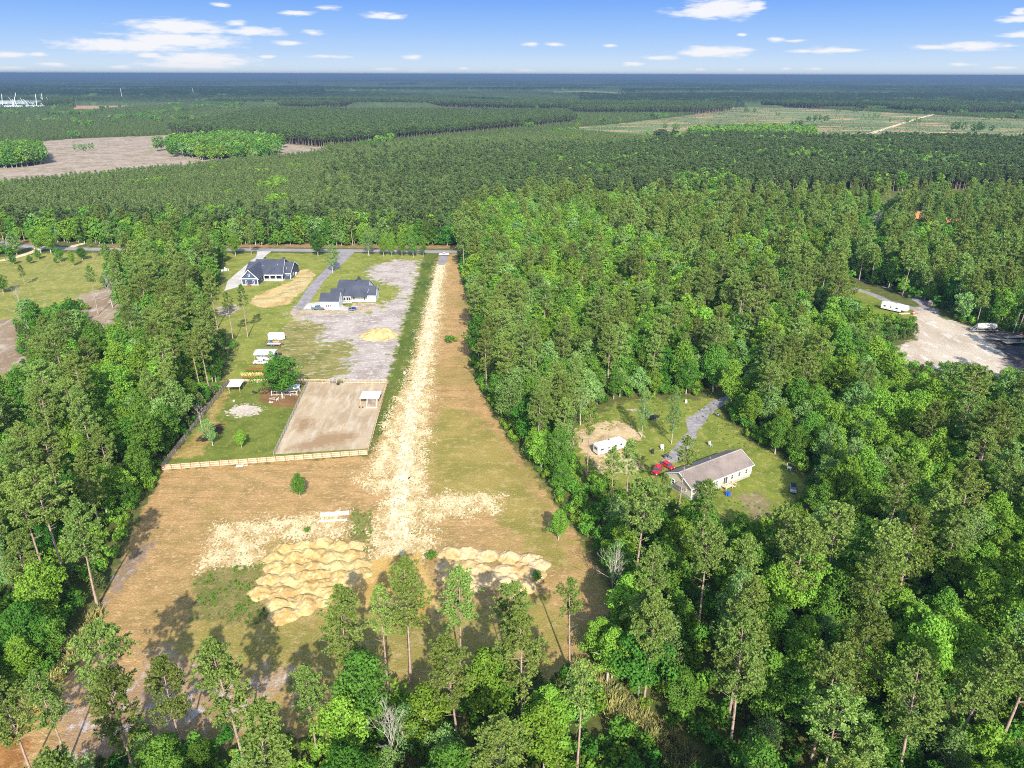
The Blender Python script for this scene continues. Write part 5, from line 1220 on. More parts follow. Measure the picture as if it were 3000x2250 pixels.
hidden_house(2060, 728, 8, 22, 10, 'grey roofed house half hidden in the woods right of the bright trees', shingle('grey_shingles', (.2, .22, .28), (.28, .3, .36)), SID_WHITE)
hidden_house(2150, 712, -6, 16, 9, 'farther dark roofed house showing between trees at upper right', ROOF_DK, SID_WHITE)

# ------------------------------------------------------------------ fences of the paddock
def pair(a, b): return Vector((*a, 0)), Vector((*b, 0))
def fence(name, label, a, b, hgt, panelm, postm, style, post_h=None, skip=(), postside=0.0, n=None, group=None):
    A, B = pair(a, b); Ln = (B-A).length; n = n or max(1, round(Ln/2.42)); s = Ln/n; rz = math.atan2(B.y-A.y, B.x-A.x)
    f = thing(name, label, 'fence', (A.x, A.y, 0), rz, group); pm = None
    for i in range(n):
        if i in skip: continue
        if pm is None:
            p = MB()
            if style in ('picket', 'solid'):
                k = int(s/.145); w = s/k
                for j in range(k): h_ = hgt-0.02+0.03*math.sin(j*2.3); p.box(j*w+.008, (j+1)*w-(.05 if style == 'picket' else .012), -.012, .012, .06, h_)
                for z in ((.25, .82, 1.38) if hgt < 1.7 else (.3, .95, 1.6)): p.box(.02, s-.02, -.06, -.014, z, z+.12)
            else:
                for z in (.35, .82, 1.25): p.box(.0, s, -.045, -.005, z, z+.15)
            pn = p.build('panel' if style != 'rail' else 'rails', panelm, f, (i*s, 0, 0)); pm = pn.data
        else:
            pn = bpy.data.objects.new('panel' if style != 'rail' else 'rails', pm); col.objects.link(pn); pn.parent = f; pn.location = (i*s, 0, 0)
    po = None
    for i in range(n+1):
        if po is None: pw_ = .12 if style == 'picket' else .065; q = MB().box(-pw_, pw_, -.12, .065, 0, post_h or hgt+.08).build('post', postm, f, (i*s, postside, 0)); po = q.data
        else: q = bpy.data.objects.new('post', po); col.objects.link(q); q.parent = f; q.location = (i*s, postside, 0)
    return f, s
FPAN = paint('pale_fence_boards', (0.62, 0.47, 0.33), (0.42, 0.28, 0.17), scale=1.1, mapping=(3, 1, .5))
FPANG = paint('grey_brown_fence_boards', (0.34, 0.27, 0.22), (0.25, 0.19, 0.15), scale=1.5, mapping=(3, 1, .5))
FL, FR, BR_, BL_ = G(475, 1377), G(1077, 1332), G(1134, 1124), G(672, 1122)
MBK, MFR = G(902, 1124), G(803, 1336)
f1, s1 = fence('picket_fence', 'pale board fence in panels facing the brown field', FL, FR, 1.55, FPAN, paint('amber_post', (.34, .19, .08), (.26, .14, .06)), 'picket', postside=-.06)
rm = None
for i in range(22):      # whitewashed rails on the field side
    if rm is None:
        p = MB(); [p.box(.1, s1-.1, -.13, -.085, z, z+.09) for z in (.12, .75, 1.42)]; q = p.build('rail', PALEWOOD, f1, (i*s1, 0, 0)); rm = q.data
    else: q = bpy.data.objects.new('rail', rm); col.objects.link(q); q.parent = f1; q.location = (i*s1, 0, 0)
fence('board_fence', 'tall grey brown board fence along the left side of the fenced yard', BL_, FL, 1.8, FPANG, GREYWOOD, 'solid')
fence('rail_fence', 'rail fence at the back of the fenced yard and paddock', BL_, BR_, 1.45, PALEWOOD, FRESHWOOD, 'rail', skip=(14, 15))
fence('rail_fence', 'rail fence dividing the green yard from the sandy paddock', MFR, MBK, 1.45, paint('grey_fence_rails', (.5, .47, .43), (.36, .33, .3)), GREYWOOD, 'rail')
fence('rail_fence', 'rail fence on the dirt lane side of the paddock', FR, BR_, 1.45, paint('tan_fence_rails', (.55, .43, .32), (.38, .28, .2)), FRESHWOOD, 'rail')
A, B = pair(BL_, BR_); d = (B-A).normalized(); ga = A+d*14*(B-A).length/round((B-A).length/2.42)
g = thing('farm_gate', 'brown tube gate in the rear rail fence of the paddock', 'gate', ga, math.atan2(d.y, d.x))
gl = 2*(B-A).length/round((B-A).length/2.42)
GATEP = paint('brown_gate_paint', (.2, .12, .07))
fr = MB(); fr.tube((.12, 0, .2), (gl-.12, 0, .2), .04); fr.tube((.12, 0, 1.3), (gl-.12, 0, 1.3), .04); fr.tube((.12, 0, .2), (.12, 0, 1.3), .04); fr.tube((gl-.12, 0, .2), (gl-.12, 0, 1.3), .04); part(fr, 'gate_frame', GATEP, g)
br = MB(); [br.tube((.12, 0, z), (gl-.12, 0, z), .022, n=6) for z in (.45, .7, .95)]; [br.tube((x, 0, .2), (x, 0, 1.3), .022, n=6) for x in (gl*.33, gl*.5, gl*.66)]; part(br, 'bars', GATEP, g)

# ------------------------------------------------------------------ vehicles
def wheels(parent, pts, r=.36, w=.24):
    for x, y in pts:
        s = 1 if y > 0 else -1
        t = MB().tube((x, y-w/2, r), (x, y+w/2, r), r, n=18).build('wheel', BLACK, parent); MB().tube((x, y+s*w/2, r), (x, y+s*(w/2+.015), r), r*.58, n=14).build('rim', CHROME, t)
def pickup(X, Y, rz, paintm, label, L_=5.6, cat='pickup truck', group=None):
    v = thing('pickup_truck', label, cat, (X, Y, 0), rz, group)
    # side outline (x forward)
    b = MB().prism([(-2.8, .5), (2.75, .45), (2.8, .95), (1.35, 1.12), (-2.8, 1.08)], -.93, .93, 'y')
    bd = b.build('body', paintm, v, bevel=.06)
    c = MB().prism([(-1.05, 1.08), (1.35, 1.12), (.65, 1.72), (-.75, 1.76)], -.82, .82, 'y').build('cab', paintm, v, bevel=.05)
    g = MB()
    for s in (-1, 1):
        y0, y1 = (s*.822, s*.85) if s > 0 else (s*.85, s*.822)
        g.prism([(-.95, 1.16), (-.12, 1.16), (-.12, 1.62), (-.72, 1.64)], y0, y1, 'y'); g.prism([(-.02, 1.16), (1.05, 1.18), (.6, 1.6), (-.02, 1.62)], y0, y1, 'y')
    g.build('side_windows', GLASS, c)
    MB().slab([(1.36, -.72, 1.17), (1.36, .72, 1.17), (.72, .68, 1.7), (.72, -.68, 1.7)], -.03).build('windscreen', GLASS, c)
    MB().slab([(-1.07, -.7, 1.2), (-.82, -.66, 1.68), (-.82, .66, 1.68), (-1.07, .7, 1.2)], .03).build('rear_window', GLASS, c)
    k = MB().box(-2.7, -1.15, -.78, .78, 1.1, 1.13).build('bed', DARKMETAL, v)
    w_ = MB(); w_.box(-2.8, -1.1, .8, .93, 1.08, 1.3); w_.box(-2.8, -1.1, -.93, -.8, 1.08, 1.3); w_.box(-2.8, -2.7, -.8, .8, 1.08, 1.3); w_.build('bed_wall', paintm, v)
    MB().box(2.78, 2.9, -.88, .88, .48, .68).build('bumper', CHROME, v)
    for s in (-1, 1): MB().box(2.74, 2.83, s*.72-.16, s*.72+.16, .74, .92).build('headlight', WHITE, v)
    wheels(v, [(1.85, .82), (1.85, -.82), (-1.75, .82), (-1.75, -.82)], .38)
    v.scale = (L_/5.6,)*3
    return v
def suv(X, Y, rz, paintm, label, L_=4.2, roofm=None, open_top=False, name='car', cat='car', group=None):
    v = thing(name, label, cat, (X, Y, 0), rz, group)
    MB().prism([(-2.05, .42), (2.05, .4), (2.1, .85), (1.0, 1.0), (-2.05, 1.02)], -.86, .86, 'y').build('body', paintm, v, bevel=.07)
    MB().box(1.05, 2.0, -.7, .7, .93, 1.0).build('bonnet', paintm, v)
    c = MB().prism([(-1.95, 1.02), (1.0, 1.0), (.45, 1.52), (-1.7, 1.56)], -.76, .76, 'y').build('cabin', GLASS, v, bevel=.04)
    MB().slab([(-1.72, -.74, 1.6), (.42, -.72, 1.56), (.42, .72, 1.56), (-1.72, .74, 1.6)], .05).build('roof', roofm or paintm, v)
    for s in (-1, 1): MB().box(2.04, 2.12, s*.62-.15, s*.62+.15, .62, .8).build('headlight', WHITE, v)
    MB().box(2.06, 2.16, -.8, .8, .4, .54).build('bumper', DARKMETAL, v)
    wheels(v, [(1.35, .78), (1.35, -.78), (-1.3, .78), (-1.3, -.78)], .34, .22)
    v.scale = (L_/4.2,)*3
    return v
def gang(a, b):
    (x0, y0), (x1, y1) = G(*a), G(*b); return math.atan2(y1-y0, x1-x0)
def rv(X, Y, rz, label, L_=8.5, name='camper_trailer', fifth=False):
    v = thing(name, label, 'camper', (X, Y, 0), rz); h = L_/2
    pr = [(-h, .55), (h-.3, .55), (h, 1.2), (h, 2.4), (h-.7, 3.05), (-h+.3, 3.1), (-h, 2.9)] if not fifth else [(-h, .6), (h-2.6, .6), (h-2.6, 1.5), (h-.2, 1.5), (h, 2.0), (h-.5, 3.5), (-h+.2, 3.5), (-h, 3.3)]
    b = MB().prism(pr, -1.22, 1.22, 'y').build('body', WHITE, v, bevel=.08); top = pr[-2][1]
    for x in (-h*.45, h*.3): MB().box(x-.4, x+.4, -.35, .35, top, top+.28).build('roof_unit', WHITE, v)
    MB().box(-.25, .25, .45, .9, top, top+.1).build('skylight', GLASS, v)
    for s in (-1, 1):
        for x, w_ in ((-h*.72, .9), (-h*.25, .5), (h*.2, 1.0), (h*.62, .6)):
            y0, y1 = (1.222, 1.25) if s > 0 else (-1.25, -1.222)
            if x > h-2.7 and fifth: continue
            MB().box(x-w_/2, x+w_/2, y0, y1, 1.6, 2.2).build('window', GLASS, v)
    MB().box(-h-.03, -h-.002, -.6, .6, 1.7, 2.4).build('window', GLASS, v)
    st = MB(); st.box(-h*.9, h*.55, -1.245, -1.221, 1.0, 1.12); st.box(-h*.9, h*.55, 1.221, 1.245, 1.0, 1.12); st.build('stripe', STEEL, v)
    MB().box(h*.02, h*.02+.65, -1.25, -1.221, .65, 2.5).build('door', TRIM, v)
    if not fifth:
        t = MB(); t.bar((h-.1, -.6, .5), (h+1.1, 0, .5), .1); t.bar((h-.1, .6, .5), (h+1.1, 0, .5), .1); t.build('hitch', DARKMETAL, v)
    wheels(v, [(-.9, 1.1), (-.9, -1.1), (0, 1.1), (0, -1.1)], .35)
    return v
X, Y = G(932, 907); tk = pickup(X, Y+.3, 0.0, SLATEBLUE, 'slate blue pickup truck parked in front of the white garage')
tb = MB().tube((-1.95, 0, 1.14), (-1.95, 0, 1.62), .5, n=16); o = tb.build('water_tub', WHITE, None, (X, Y+.3, 0)); tag(o, 'white tub standing in the bed of the slate blue pickup', 'tub')
X, Y = G(1301, 748.5); pickup(X, Y, math.pi, WHITE, 'white pickup stopped where the dirt lane meets the road')
X, Y = G(*I4([(400, 652)])[0]); rv(X, Y, gang(I4([(300, 690)])[0], I4([(540, 622)])[0]), 'white camper trailer on pale sand in the right clearing', 9.4)
X, Y = G(*I4([(808, 838)])[0]); suv(X, Y, gang(I4([(850, 780)])[0], I4([(790, 860)])[0]), REDP, 'red car with dark windows parked left of the cream house roof', 4.3)
X, Y = G(*I4([(905, 795)])[0]); suv(X, Y, gang(I4([(860, 775)])[0], I4([(930, 815)])[0]), REDP, 'second red car half hidden by the cream house roof', 3.6)
X, Y = G(*I4([(1985, 995)])[0]); suv(X, Y, gang(I4([(1985, 950)])[0], I4([(1985, 1020)])[0]), paint('silver_paint', (.45, .46, .47), rough=.3), 'small grey off road car with a dark top on the lawn edge', 3.6, BLACK, name='off_road_car')
X, Y = G(*I6([(1010, 355)])[0]); rv(X, Y, gang(I6([(900, 310)])[0], I6([(1060, 345)])[0]), 'long white camper beside the pale gravel yard at right', 11, 'fifth_wheel_camper', True)
X, Y = G(*I6([(612, 385)])[0]); pickup(X, Y, R_(200), WHITE, 'white pickup on the grass left of the gravel yard')
for k_2, (x, y) in enumerate(((690, 368), (740, 372))):
    X, Y = G(*I6([(x, y)])[0]); suv(X, Y, R_(170), REDP, ('left', 'right')[k_2]+' one of two small red tractors beside the white pickup', 3.2, DARKMETAL, name='red_tractor', cat='tractor')
for x, y, lb, ln in ((145, 375, 'white van showing through the trees at the left end of the gravel yard', 4.5), (292, 412, 'white car behind the trees left of the gravel yard', 4.0), (380, 420, 'grey car in the trees left of the gravel yard', 4.0), (285, 515, 'dark car with a white roof under the trees left of the gravel yard', 4.2)):
    X, Y = G(*I6([(x, y)])[0]); suv(X, Y, R_(30+x % 90), WHITE if 'white' in lb[:8] else paint('grey_car_paint', (.2, .2, .22)), lb, ln, TRIM)
X, Y = G(*I6([(215, 600)])[0]); suv(X, Y, R_(10), paint('maroon_paint', (.25, .02, .02), rough=.35), 'dark red vehicle among the pines left of the gravel yard', 4.4)
# cargo trailer, utility trailer, open carport
def cargo_trailer():
    a, b = Z((640, 950), 7.214, [(1085, 335), (1365, 375)]); X, Y = G((a[0]+b[0])/2, (a[1]+b[1])/2-1)
    v = thing('cargo_trailer', 'white enclosed cargo trailer with a wedge nose behind the utility trailer', 'trailer', (X, Y+1.0, 0), 0)
    MB().prism([(-3.0, -1.15), (2.3, -1.15), (3.1, -.3), (3.1, .3), (2.3, 1.15), (-3.0, 1.15)], .5, 2.6, 'z').build('body', WHITE, v, bevel=.05)
    MB().prism([(-3.02, -1.17), (2.32, -1.17), (3.12, -.3), (3.12, .3), (2.32, 1.17), (-3.02, 1.17)], 2.6, 2.68, 'z').build('roof', TINROOF, v)
    t = MB(); t.bar((2.6, 0, .5), (4.2, 0, .5), .12); t.build('tongue', DARKMETAL, v)
    MB().box(1.2, 1.9, -1.19, -1.151, .7, 2.3).build('side_door', TRIM, v)
    MB().box(-1.3, .4, -1.25, -1.151, .75, .85).build('fender', STEEL, v)
    wheels(v, [(-.9, -1.1), (-.9, 1.1), (0, -1.1), (0, 1.1)], .33)
cargo_trailer()
def flat_trailer(X, Y, rz, L_, label, deckm, ramps=True, hgt=.62, name='utility_trailer', wd=2.1, loc_w=None):
    v = thing(name, label, 'trailer', (X, Y, 0), rz); h = L_/2
    MB().box(-h, h, -wd/2, wd/2, hgt-.08, hgt).build('deck', deckm, v)
    f = MB(); f.box(-h, h, -wd/2-.06, -wd/2-.002, hgt-.2, hgt+.06); f.box(-h, h, wd/2+.002, wd/2+.06, hgt-.2, hgt+.06); f.bar((h, -wd*.35, hgt-.15), (h+1.3, 0, hgt-.15), .1); f.bar((h, wd*.35, hgt-.15), (h+1.3, 0, hgt-.15), .1); f.build('frame', BLACK, v)
    if ramps:
        for s in (-1, 1): r = MB(); r.bar((-h, s*wd*.33-.18, hgt), (-h-.35, s*wd*.33-.18, hgt+1.35), .07); r.bar((-h, s*wd*.33+.18, hgt), (-h-.35, s*wd*.33+.18, hgt+1.35), .07); [r.bar((-h-.35*q, s*wd*.33-.18, hgt+1.35*q), (-h-.35*q, s*wd*.33+.18, hgt+1.35*q), .05) for q in (.3, .6, .95)]; r.build('ramp', BLACK, v)
    wheels(v, [(-.5, -wd/2-.05), (-.5, wd/2+.05), (.35, -wd/2-.05), (.35, wd/2+.05)], .34)
    return v
a = Z((640, 950), 7.214, [(1155, 462)])[0]; X, Y = G(*a)
flat_trailer(X, Y+1, 0, 5.2, 'flat utility trailer with black ramps in front of the cargo trailer', paint('pale_deck_boards', (.55, .5, .46), (.42, .38, .34), mapping=(1, 6, 1)))
X, Y = G(*Z((640, 950), 7.214, [(1305, 495)])[0]); tag(MB().tube((0, 0, 0), (0, 0, .85), .28, n=14).tube((0, 0, .85), (0, 0, .88), .3, n=14).build('barrel', paint('rust_brown', (.16, .05, .03)), None, (X, Y, 0)), 'brown barrel at the front of the utility trailer', 'barrel')
X, Y = G(*Z((640, 950), 7.214, [(1110, 385)])[0]); tag(MB().tube((0, 0, 0), (0, 0, .9), .3, n=14).tube((0, 0, .9), (0, 0, .93), .26, n=14).build('barrel', BLUEPL, None, (X, Y, 0)), 'blue barrel between the cargo trailer and the utility trailer', 'barrel')
X, Y = G(*Z((640, 950), 7.214, [(1230, 388)])[0])
p = thing('pallet_stack', 'heap of pallets and boards between the two trailers', 'pallets', (X, Y, 0))
for k2 in range(3):
    q = MB(); [q.box(-1.1+.3*i, -.9+.3*i, -.55, .55, .15+k2*.22, .19+k2*.22) for i in range(8)]; q.box(-1.1, 1.2, -.5, -.4, .02+k2*.22, .14+k2*.22); q.box(-1.1, 1.2, .4, .5, .02+k2*.22, .14+k2*.22); part(q, 'pallet', FRESHWOOD, p)
def carport():
    ca, cb = Z((640, 950), 7.214, [(730, 855), (1130, 855)]); X0, Y0 = G(*ca); X1, Y1 = G(*cb); w = X1-X0
    v = thing('carport', 'open carport with a white metal roof above the garden', 'carport', (X0, Y0+2.2, 0))
    MB().slab([(-.3, -.2, 3.0), (w+.3, -.2, 3.0), (w+.3, 2.9, 3.7), (-.3, 2.9, 3.7)], .06).slab([(-.3, 2.9, 3.7), (w+.3, 2.9, 3.7), (w+.3, 5.8, 3.0), (-.3, 5.8, 3.0)], .06).build('roof', TINROOF, v)
    for x in (0.05, w/2, w-.05):
        for y in (0, 5.6): MB().box(x-.05, x+.05, y-.05, y+.05, 0, 3.0).build('post', STEEL, v)
    x0 = MB().box(-.1, w+.1, -.02, .02, 2.75, 2.98).build('fascia', WHITE, v)
    return X0, Y0, w
cx0, cy0, cw_ = carport()
rv(cx0+3.2, cy0+5.0, 0.0, 'white camper parked under the open carport roof', 6.0)
pickup(cx0+2.7, cy0+.9, math.pi, WHITE, 'white pickup in front of the open carport, half behind the oak', 5.4)
X, Y = G(*Z((640, 950), 7.214, [(1285, 665)])[0])
k = thing('kettle_grill', 'black barrel grill right of the carport', 'grill', (X, Y, 0)); MB().tube((-.9, 0, .8), (.9, 0, .8), .38, n=16).build('drum', BLACK, k)
for x in (-.7, .7):
    for y in (-.25, .25): MB().bar((x, y, 0), (x, y*.8, .6), .05).build('leg', DARKMETAL, k)
X, Y = G(*Z((640, 950), 7.214, [(1205, 665)])[0]); tag(MB().prism([(-.55, -.3), (.55, -.3), (.7, .3), (-.7, .3)], 0, .75, 'z').box(-.5, .5, -.25, .25, .75, .82).build('storage_bin', GREENPL, None, (X, Y, 0), bevel=.03), 'green bin beside the carport', 'bin')
# garden plants
gp = None; wz = Z((640, 950), 7.214, [(0, 0)])[0]
PETAL = foliage('pale_yellow_leaves', (.5, .5, .16), (.62, .6, .25), .2)
for r_, (ya, n_) in enumerate(((1068, 10), (1100, 10), (1185, 9), (1010, 9))):
    for i in range(n_):
        xx = (480 if r_ < 2 else 560)+i*48+(24 if r_ % 2 else 0); X, Y = G(*Z((640, 950), 7.214, [(xx, ya)])[0])
        if gp is None:
            v_, f_ = cards(np.random.default_rng(4).normal(size=(70, 3))*np.array([.17, .17, .16])+np.array([0, 0, .38]), unit(np.random.default_rng(5).normal(size=(70, 3))), .12, .5, np.random.default_rng(6)); gp = mesh_np('garden_plant', v_, [f_], [PETAL], None, np.random.default_rng(7).random(280)); gp2 = gp.copy(); gp2.materials[0] = SHRUB
        o = bpy.data.objects.new('garden_plant', gp if r_ < 2 else gp2); col.objects.link(o); o.location = (X, Y, 0); o.rotation_euler.z = i; o.scale = (1.3,)*3
        tag(o, ORD[i]+(' from left of the ' if i else ' of the ')+('yellow garden plants in the back bright row', 'yellow garden plants in the front bright row', 'green garden plants nearest the rail fence', 'green garden plants nearest the carport')[r_], 'plant', ('yellow garden plants in the double row', 'green garden plants near the rail fence', 'green garden plants near the carport')[0 if r_ < 2 else r_-1])
# shelter in the yard corner
def shelter():
    pts = [G(*p) for p in Z((640, 950), 7.214, [(235, 1445), (460, 1440)])]; X0, Y0 = pts[0]; X1, Y1 = pts[1]; w = X1-X0
    v = thing('lean_to_shelter', 'small open shelter with a white roof on four posts in the yard corner', 'shelter', (X0, Y0, 0), math.atan2(Y1-Y0, w))
    MB().slab([(-.5, -.6, 2.3), (w+.4, -.6, 2.3), (w+.5, 4.4, 2.75), (-.3, 4.4, 2.75)], .07).build('roof', TINROOF, v)
    for x in (0, w):
        for y in (0, 4.0): MB().box(x-.06, x+.06, y-.06, y+.06, 0, 2.3+.1*y).build('post', FRESHWOOD, v)
    b = MB(); b.box(-.3, w+.3, -.08, -.061, 2.0, 2.2); b.build('beam', FRESHWOOD, v)
shelter()
# run-in shed in the paddock
def paddock_shed():
    X0, Y0 = G(*I1([(1437, 1187)])[0]); X1, Y1 = G(*I1([(1503, 1187)])[0]); w = X1-X0
    v = thing('run_in_shed', 'paddock shed with a white two piece roof over slatted wooden stall', 'shed', (X0, Y0, 0))
    MB().slab([(-2.4, 1.8, 2.35), (.15, 1.8, 2.35), (.25, 6.2, 2.8), (-2.2, 6.2, 2.8)], .07).build('roof', TINROOF, v)
    MB().slab([(.2, 1.75, 2.5), (w+.7, 1.75, 2.5), (w+.8, 6.2, 2.95), (.3, 6.2, 2.95)], .07).build('roof', TINROOF, v)
    ps = MB()
    for x, y, z in ((-2.2, 2.2, 2.3), (-2.2, 5.8, 2.6), (0.1, 5.8, 2.7), (w+.1, 5.8, 2.8), (0.05, 2.2, 2.4), (w+.1, 2.2, 2.4)): MB().box(x-.07, x+.07, y-.07, y+.07, 0, z).build('post', FRESHWOOD, v)
    s = MB(); n = 10
    for i in range(n): s.bar((w*i/(n-1), .1, .05), (w*i/(n-1), 2.0, 2.2), .13, .04)
    s.box(-.05, w+.05, .02, .08, 0, .18); s.build('slatted_side', GREYWOOD, v); 
    q = MB(); q.bar((-.1, .08, .2), (w+.1, .08, .2), .1, .12); q.bar((0, .05, .1), (0, 1.95, 2.25), .12); q.bar((w, .05, .1), (w, 1.95, 2.25), .12); q.box(-.1, w+.1, -.05, .0, 0, .35); q.build('stall_frame', PALEWOOD, v)
    MB().box(0, w, 5.7, 5.75, 0, 2.6).build('back_wall', FRESHWOOD, v)
paddock_shed()
for k2, (x, y, r0) in enumerate(((1246, 1030, .55), (1390, 1185, .22), (1412, 1185, .22))):
    X, Y = G(*I1([(x, y)])[0]); m = MB().tube((0, 0, 0), (0, 0, .45 if k2 == 0 else .3), r0*.85, r0, n=18, cap=False).tube((0, 0, .02), (0, 0, .06), r0*.84, n=18)
    tag(m.build('water_tub' if k2 == 0 else 'bucket', BLACK, None, (X, Y, 0)), ('black water tub beside the gate in the rear rail fence', 'left of two black buckets beside the paddock shed', 'right of two black buckets beside the paddock shed')[k2], 'tub' if k2 == 0 else 'bucket')
X, Y = G(*I1([(683, 1087)])[0]); cu_ = MB().tube((-1, 0, .33), (1, 0, .33), .33, n=16).tube((-.9, 0, .33), (-.8, 0, .33), .37, n=16).tube((.8, 0, .33), (.9, 0, .33), .37, n=16); tag(cu_.build('plastic_pipe', BLACK, None, (X, Y, 0), R_(-38)), 'short black pipe lying on the yard grass', 'pipe')
X, Y = G(*I1([(543, 1146)])[0])
m_ = MB(); n1, n2 = 14, 8
vs = [(.38*math.sin(math.pi*j/n2)*math.cos(2*math.pi*i/n1), .38*math.sin(math.pi*j/n2)*math.sin(2*math.pi*i/n1), .36+.36*math.cos(math.pi*j/n2)) for j in range(n2+1) for i in range(n1)]
m_.add(vs, [(j*n1+i, j*n1+(i+1) % n1, (j+1)*n1+(i+1) % n1, (j+1)*n1+i) for j in range(n2) for i in range(n1)]); m_.tube((0, 0, .7), (0, 0, .74), .06, n=8)
tag(m_.build('ball', paint('pinkish_white', (.7, .55, .55)), None, (X, Y, 0), smooth=True), 'large pinkish ball lying on the yard grass', 'ball')
# playhouse / coop under the oak
def coop():
    X, Y = G(*Z((640, 950), 7.214, [(1180, 1505)])[0])
    v = thing('animal_pen', 'white railed pen half hidden under the big oak', 'pen', (X, Y, 0))
    for x in (-.8, .9, 3.0, 5.2, 7.4):
        for y in (0, 3.4): MB().box(x-.07, x+.07, y-.07, y+.07, 0, 1.9 if y else 1.6).build('post', TRIM, v)
    r = MB(); [r.box(-.8, .9, -.03, .03, z, z+.12) for z in (.15, 1.35)]; [r.box(.9, 7.4, -.03, .03, z, z+.1) for z in (.2, .8, 1.4)]; r.box(-.83, -.77, 0, 3.4, 1.4, 1.52); r.box(7.37, 7.43, 0, 3.4, 1.4, 1.52); r.build('rails', TRIM, v)
    MB().slab([(.9, 1.0, 1.95), (7.6, 1.0, 1.95), (7.6, 3.8, 2.4), (.9, 3.8, 2.4)], .06).build('roof', TINROOF, v)
    MB().box(1.2, 7.2, 3.3, 3.36, 0, 1.9).build('back_wall', PALEWOOD, v)
coop()
def picnic(px, py, label):
    X, Y = G(px, py); v = thing('picnic_table', label, 'table', (X, Y, 0), .3)
    t = MB(); [t.box(-.95, .95, -.38+i*.2, -.22+i*.2, .72, .76) for i in range(4)]; t.build('table_top', paint('pinkish_boards', (.5, .38, .32), (.4, .3, .25)), v)
    for y in (-.75, .6): MB().box(-.95, .95, y, y+.25, .43, .47).build('seat', PALEWOOD, v)
    for x in (-.7, .7): l = MB(); l.bar((x, -.75, 0), (x, -.2, .72), .07); l.bar((x, .8, 0), (x, .2, .72), .07); l.bar((x, -.75, .42), (x, .8, .42), .07); l.build('leg', GREYWOOD, v)
picnic(*I1([(803, 1135)])[0], 'small picnic table on bare dirt below the big oak')
X, Y = G(*I1([(787, 1152)])[0]); tag(MB().tube((0, 0, 0), (0, 0, .4), .3, .25, n=10).tube((.6, .2, 0), (.6, .2, .35), .2, n=8).bar((-.5, .2, .1), (.8, -.3, .12), .12).build('rubbish_heap', PALEWOOD, None, (X, Y, 0)), 'small heap of pale odds and ends left of the picnic table', 'heap')
def goat(px, py, rz, label, m1):
    X, Y = G(px, py); me = bpy.data.meshes.new('goat')
    J = [(0, 0, .62, .15), (.22, 0, .64, .15), (.42, 0, .66, .14), (.55, 0, .82, .075), (.64, 0, .95, .07), (.8, 0, .9, .045), (-.16, 0, .63, .14), (-.3, 0, .68, .03),
         (.42, .1, .45, .05), (.43, .1, .22, .03), (.42, .1, .02, .03), (.42, -.1, .45, .05), (.44, -.1, .22, .03), (.42, -.1, .02, .03),
         (-.14, .1, .45, .065), (-.2, .1, .25, .03), (-.16, .1, .02, .03), (-.14, -.1, .45, .065), (-.2, -.1, .25, .03), (-.16, -.1, .02, .03)]
    E = [(0, 1), (1, 2), (2, 3), (3, 4), (4, 5), (0, 6), (6, 7), (2, 8), (8, 9), (9, 10), (2, 11), (11, 12), (12, 13), (6, 14), (14, 15), (15, 16), (6, 17), (17, 18), (18, 19)]
    me.from_pydata([j[:3] for j in J], E, []); me.materials.append(m1)
    o = bpy.data.objects.new('goat', me); col.objects.link(o); o.modifiers.new('skin', 'SKIN')
    for i, j in enumerate(J): me.skin_vertices[0].data[i].radius = (j[3], j[3])
    me.skin_vertices[0].data[0].use_root = True; s = o.modifiers.new('sub', 'SUBSURF'); s.levels = 1; s.render_levels = 1
    o.location = (X, Y, 0); o.rotation_euler.z = rz; tag(o, label, 'goat')
goat(*I1([(833, 1140)])[0], .8, 'small white goat standing on bare dirt right of the picnic table', WHITE)
goat(*I1([(885, 1128)])[0], 2.0, 'small tan goat standing below the trunk of the big oak', paint('tan_hair', (.45, .33, .22)))
# white post on the verge, boards at the fence, pipes on the field
X, Y = G(*I1([(1694, 957)])[0]); tag(MB().tube((0, 0, 0), (0, 0, .75), .36, .33, n=14).tube((0, 0, .75), (0, 0, .82), .2, n=12).build('white_drum', TRIM, None, (X, Y, 0)), 'white drum standing on the grass verge left of the dirt lane', 'drum')
X, Y = G(*Z((450, 1050), 2.949, [(745, 930)])[0]); tag(MB().box(-.95, .95, -.45, .45, 0, .12).box(-.9, .9, -.38, .4, .12, .22).build('board_stack', paint('cream_boards', (.72, .66, .54)), None, (X, Y, 0), .1), 'low stack of cream boards lying below the picket fence', 'boards')
X, Y = G(*Z((450, 1050), 2.949, [(798, 926)])[0]); tag(MB().box(-.4, .4, -.2, .0, 0, .1).box(-.2, .45, .05, .2, 0, .14).build('board_offcuts', PALEWOOD, None, (X, Y, 0), .2), 'small board offcuts right of the stacked cream boards', 'boards')
def pvc(p0, p1, n, label, r=.16):
    (x0, y0), (x1, y1) = G(*p0), G(*p1); Ln = math.hypot(x1-x0, y1-y0); rz = math.atan2(y1-y0, x1-x0)
    for k in range(n):
        m = MB().tube((0, 0, r), (Ln*.97, 0, r), r, n=12).tube((Ln*.97, 0, r), (Ln, 0, r), r*1.18, n=12); yy = (k-(n-1)/2)*r*2.25
        o = m.build('white_pipe', TRIM, None, (x0-math.sin(rz)*yy, y0+math.cos(rz)*yy, 0), rz); tag(o, label if n == 1 else ('lower', 'middle', 'upper')[k]+' of three long white pipes bundled on the pale scrape', 'pipe', 'long white pipes' if n > 1 else None)
pvc(I5([(778, 196)])[0], I5([(925, 183)])[0], 3, 'long white pipe in the broader upper bundle on the pale scrape', .2)
pvc(I5([(768, 229)])[0], I5([(915, 220)])[0], 1, 'single long white pipe below the bundled pipes', .2)
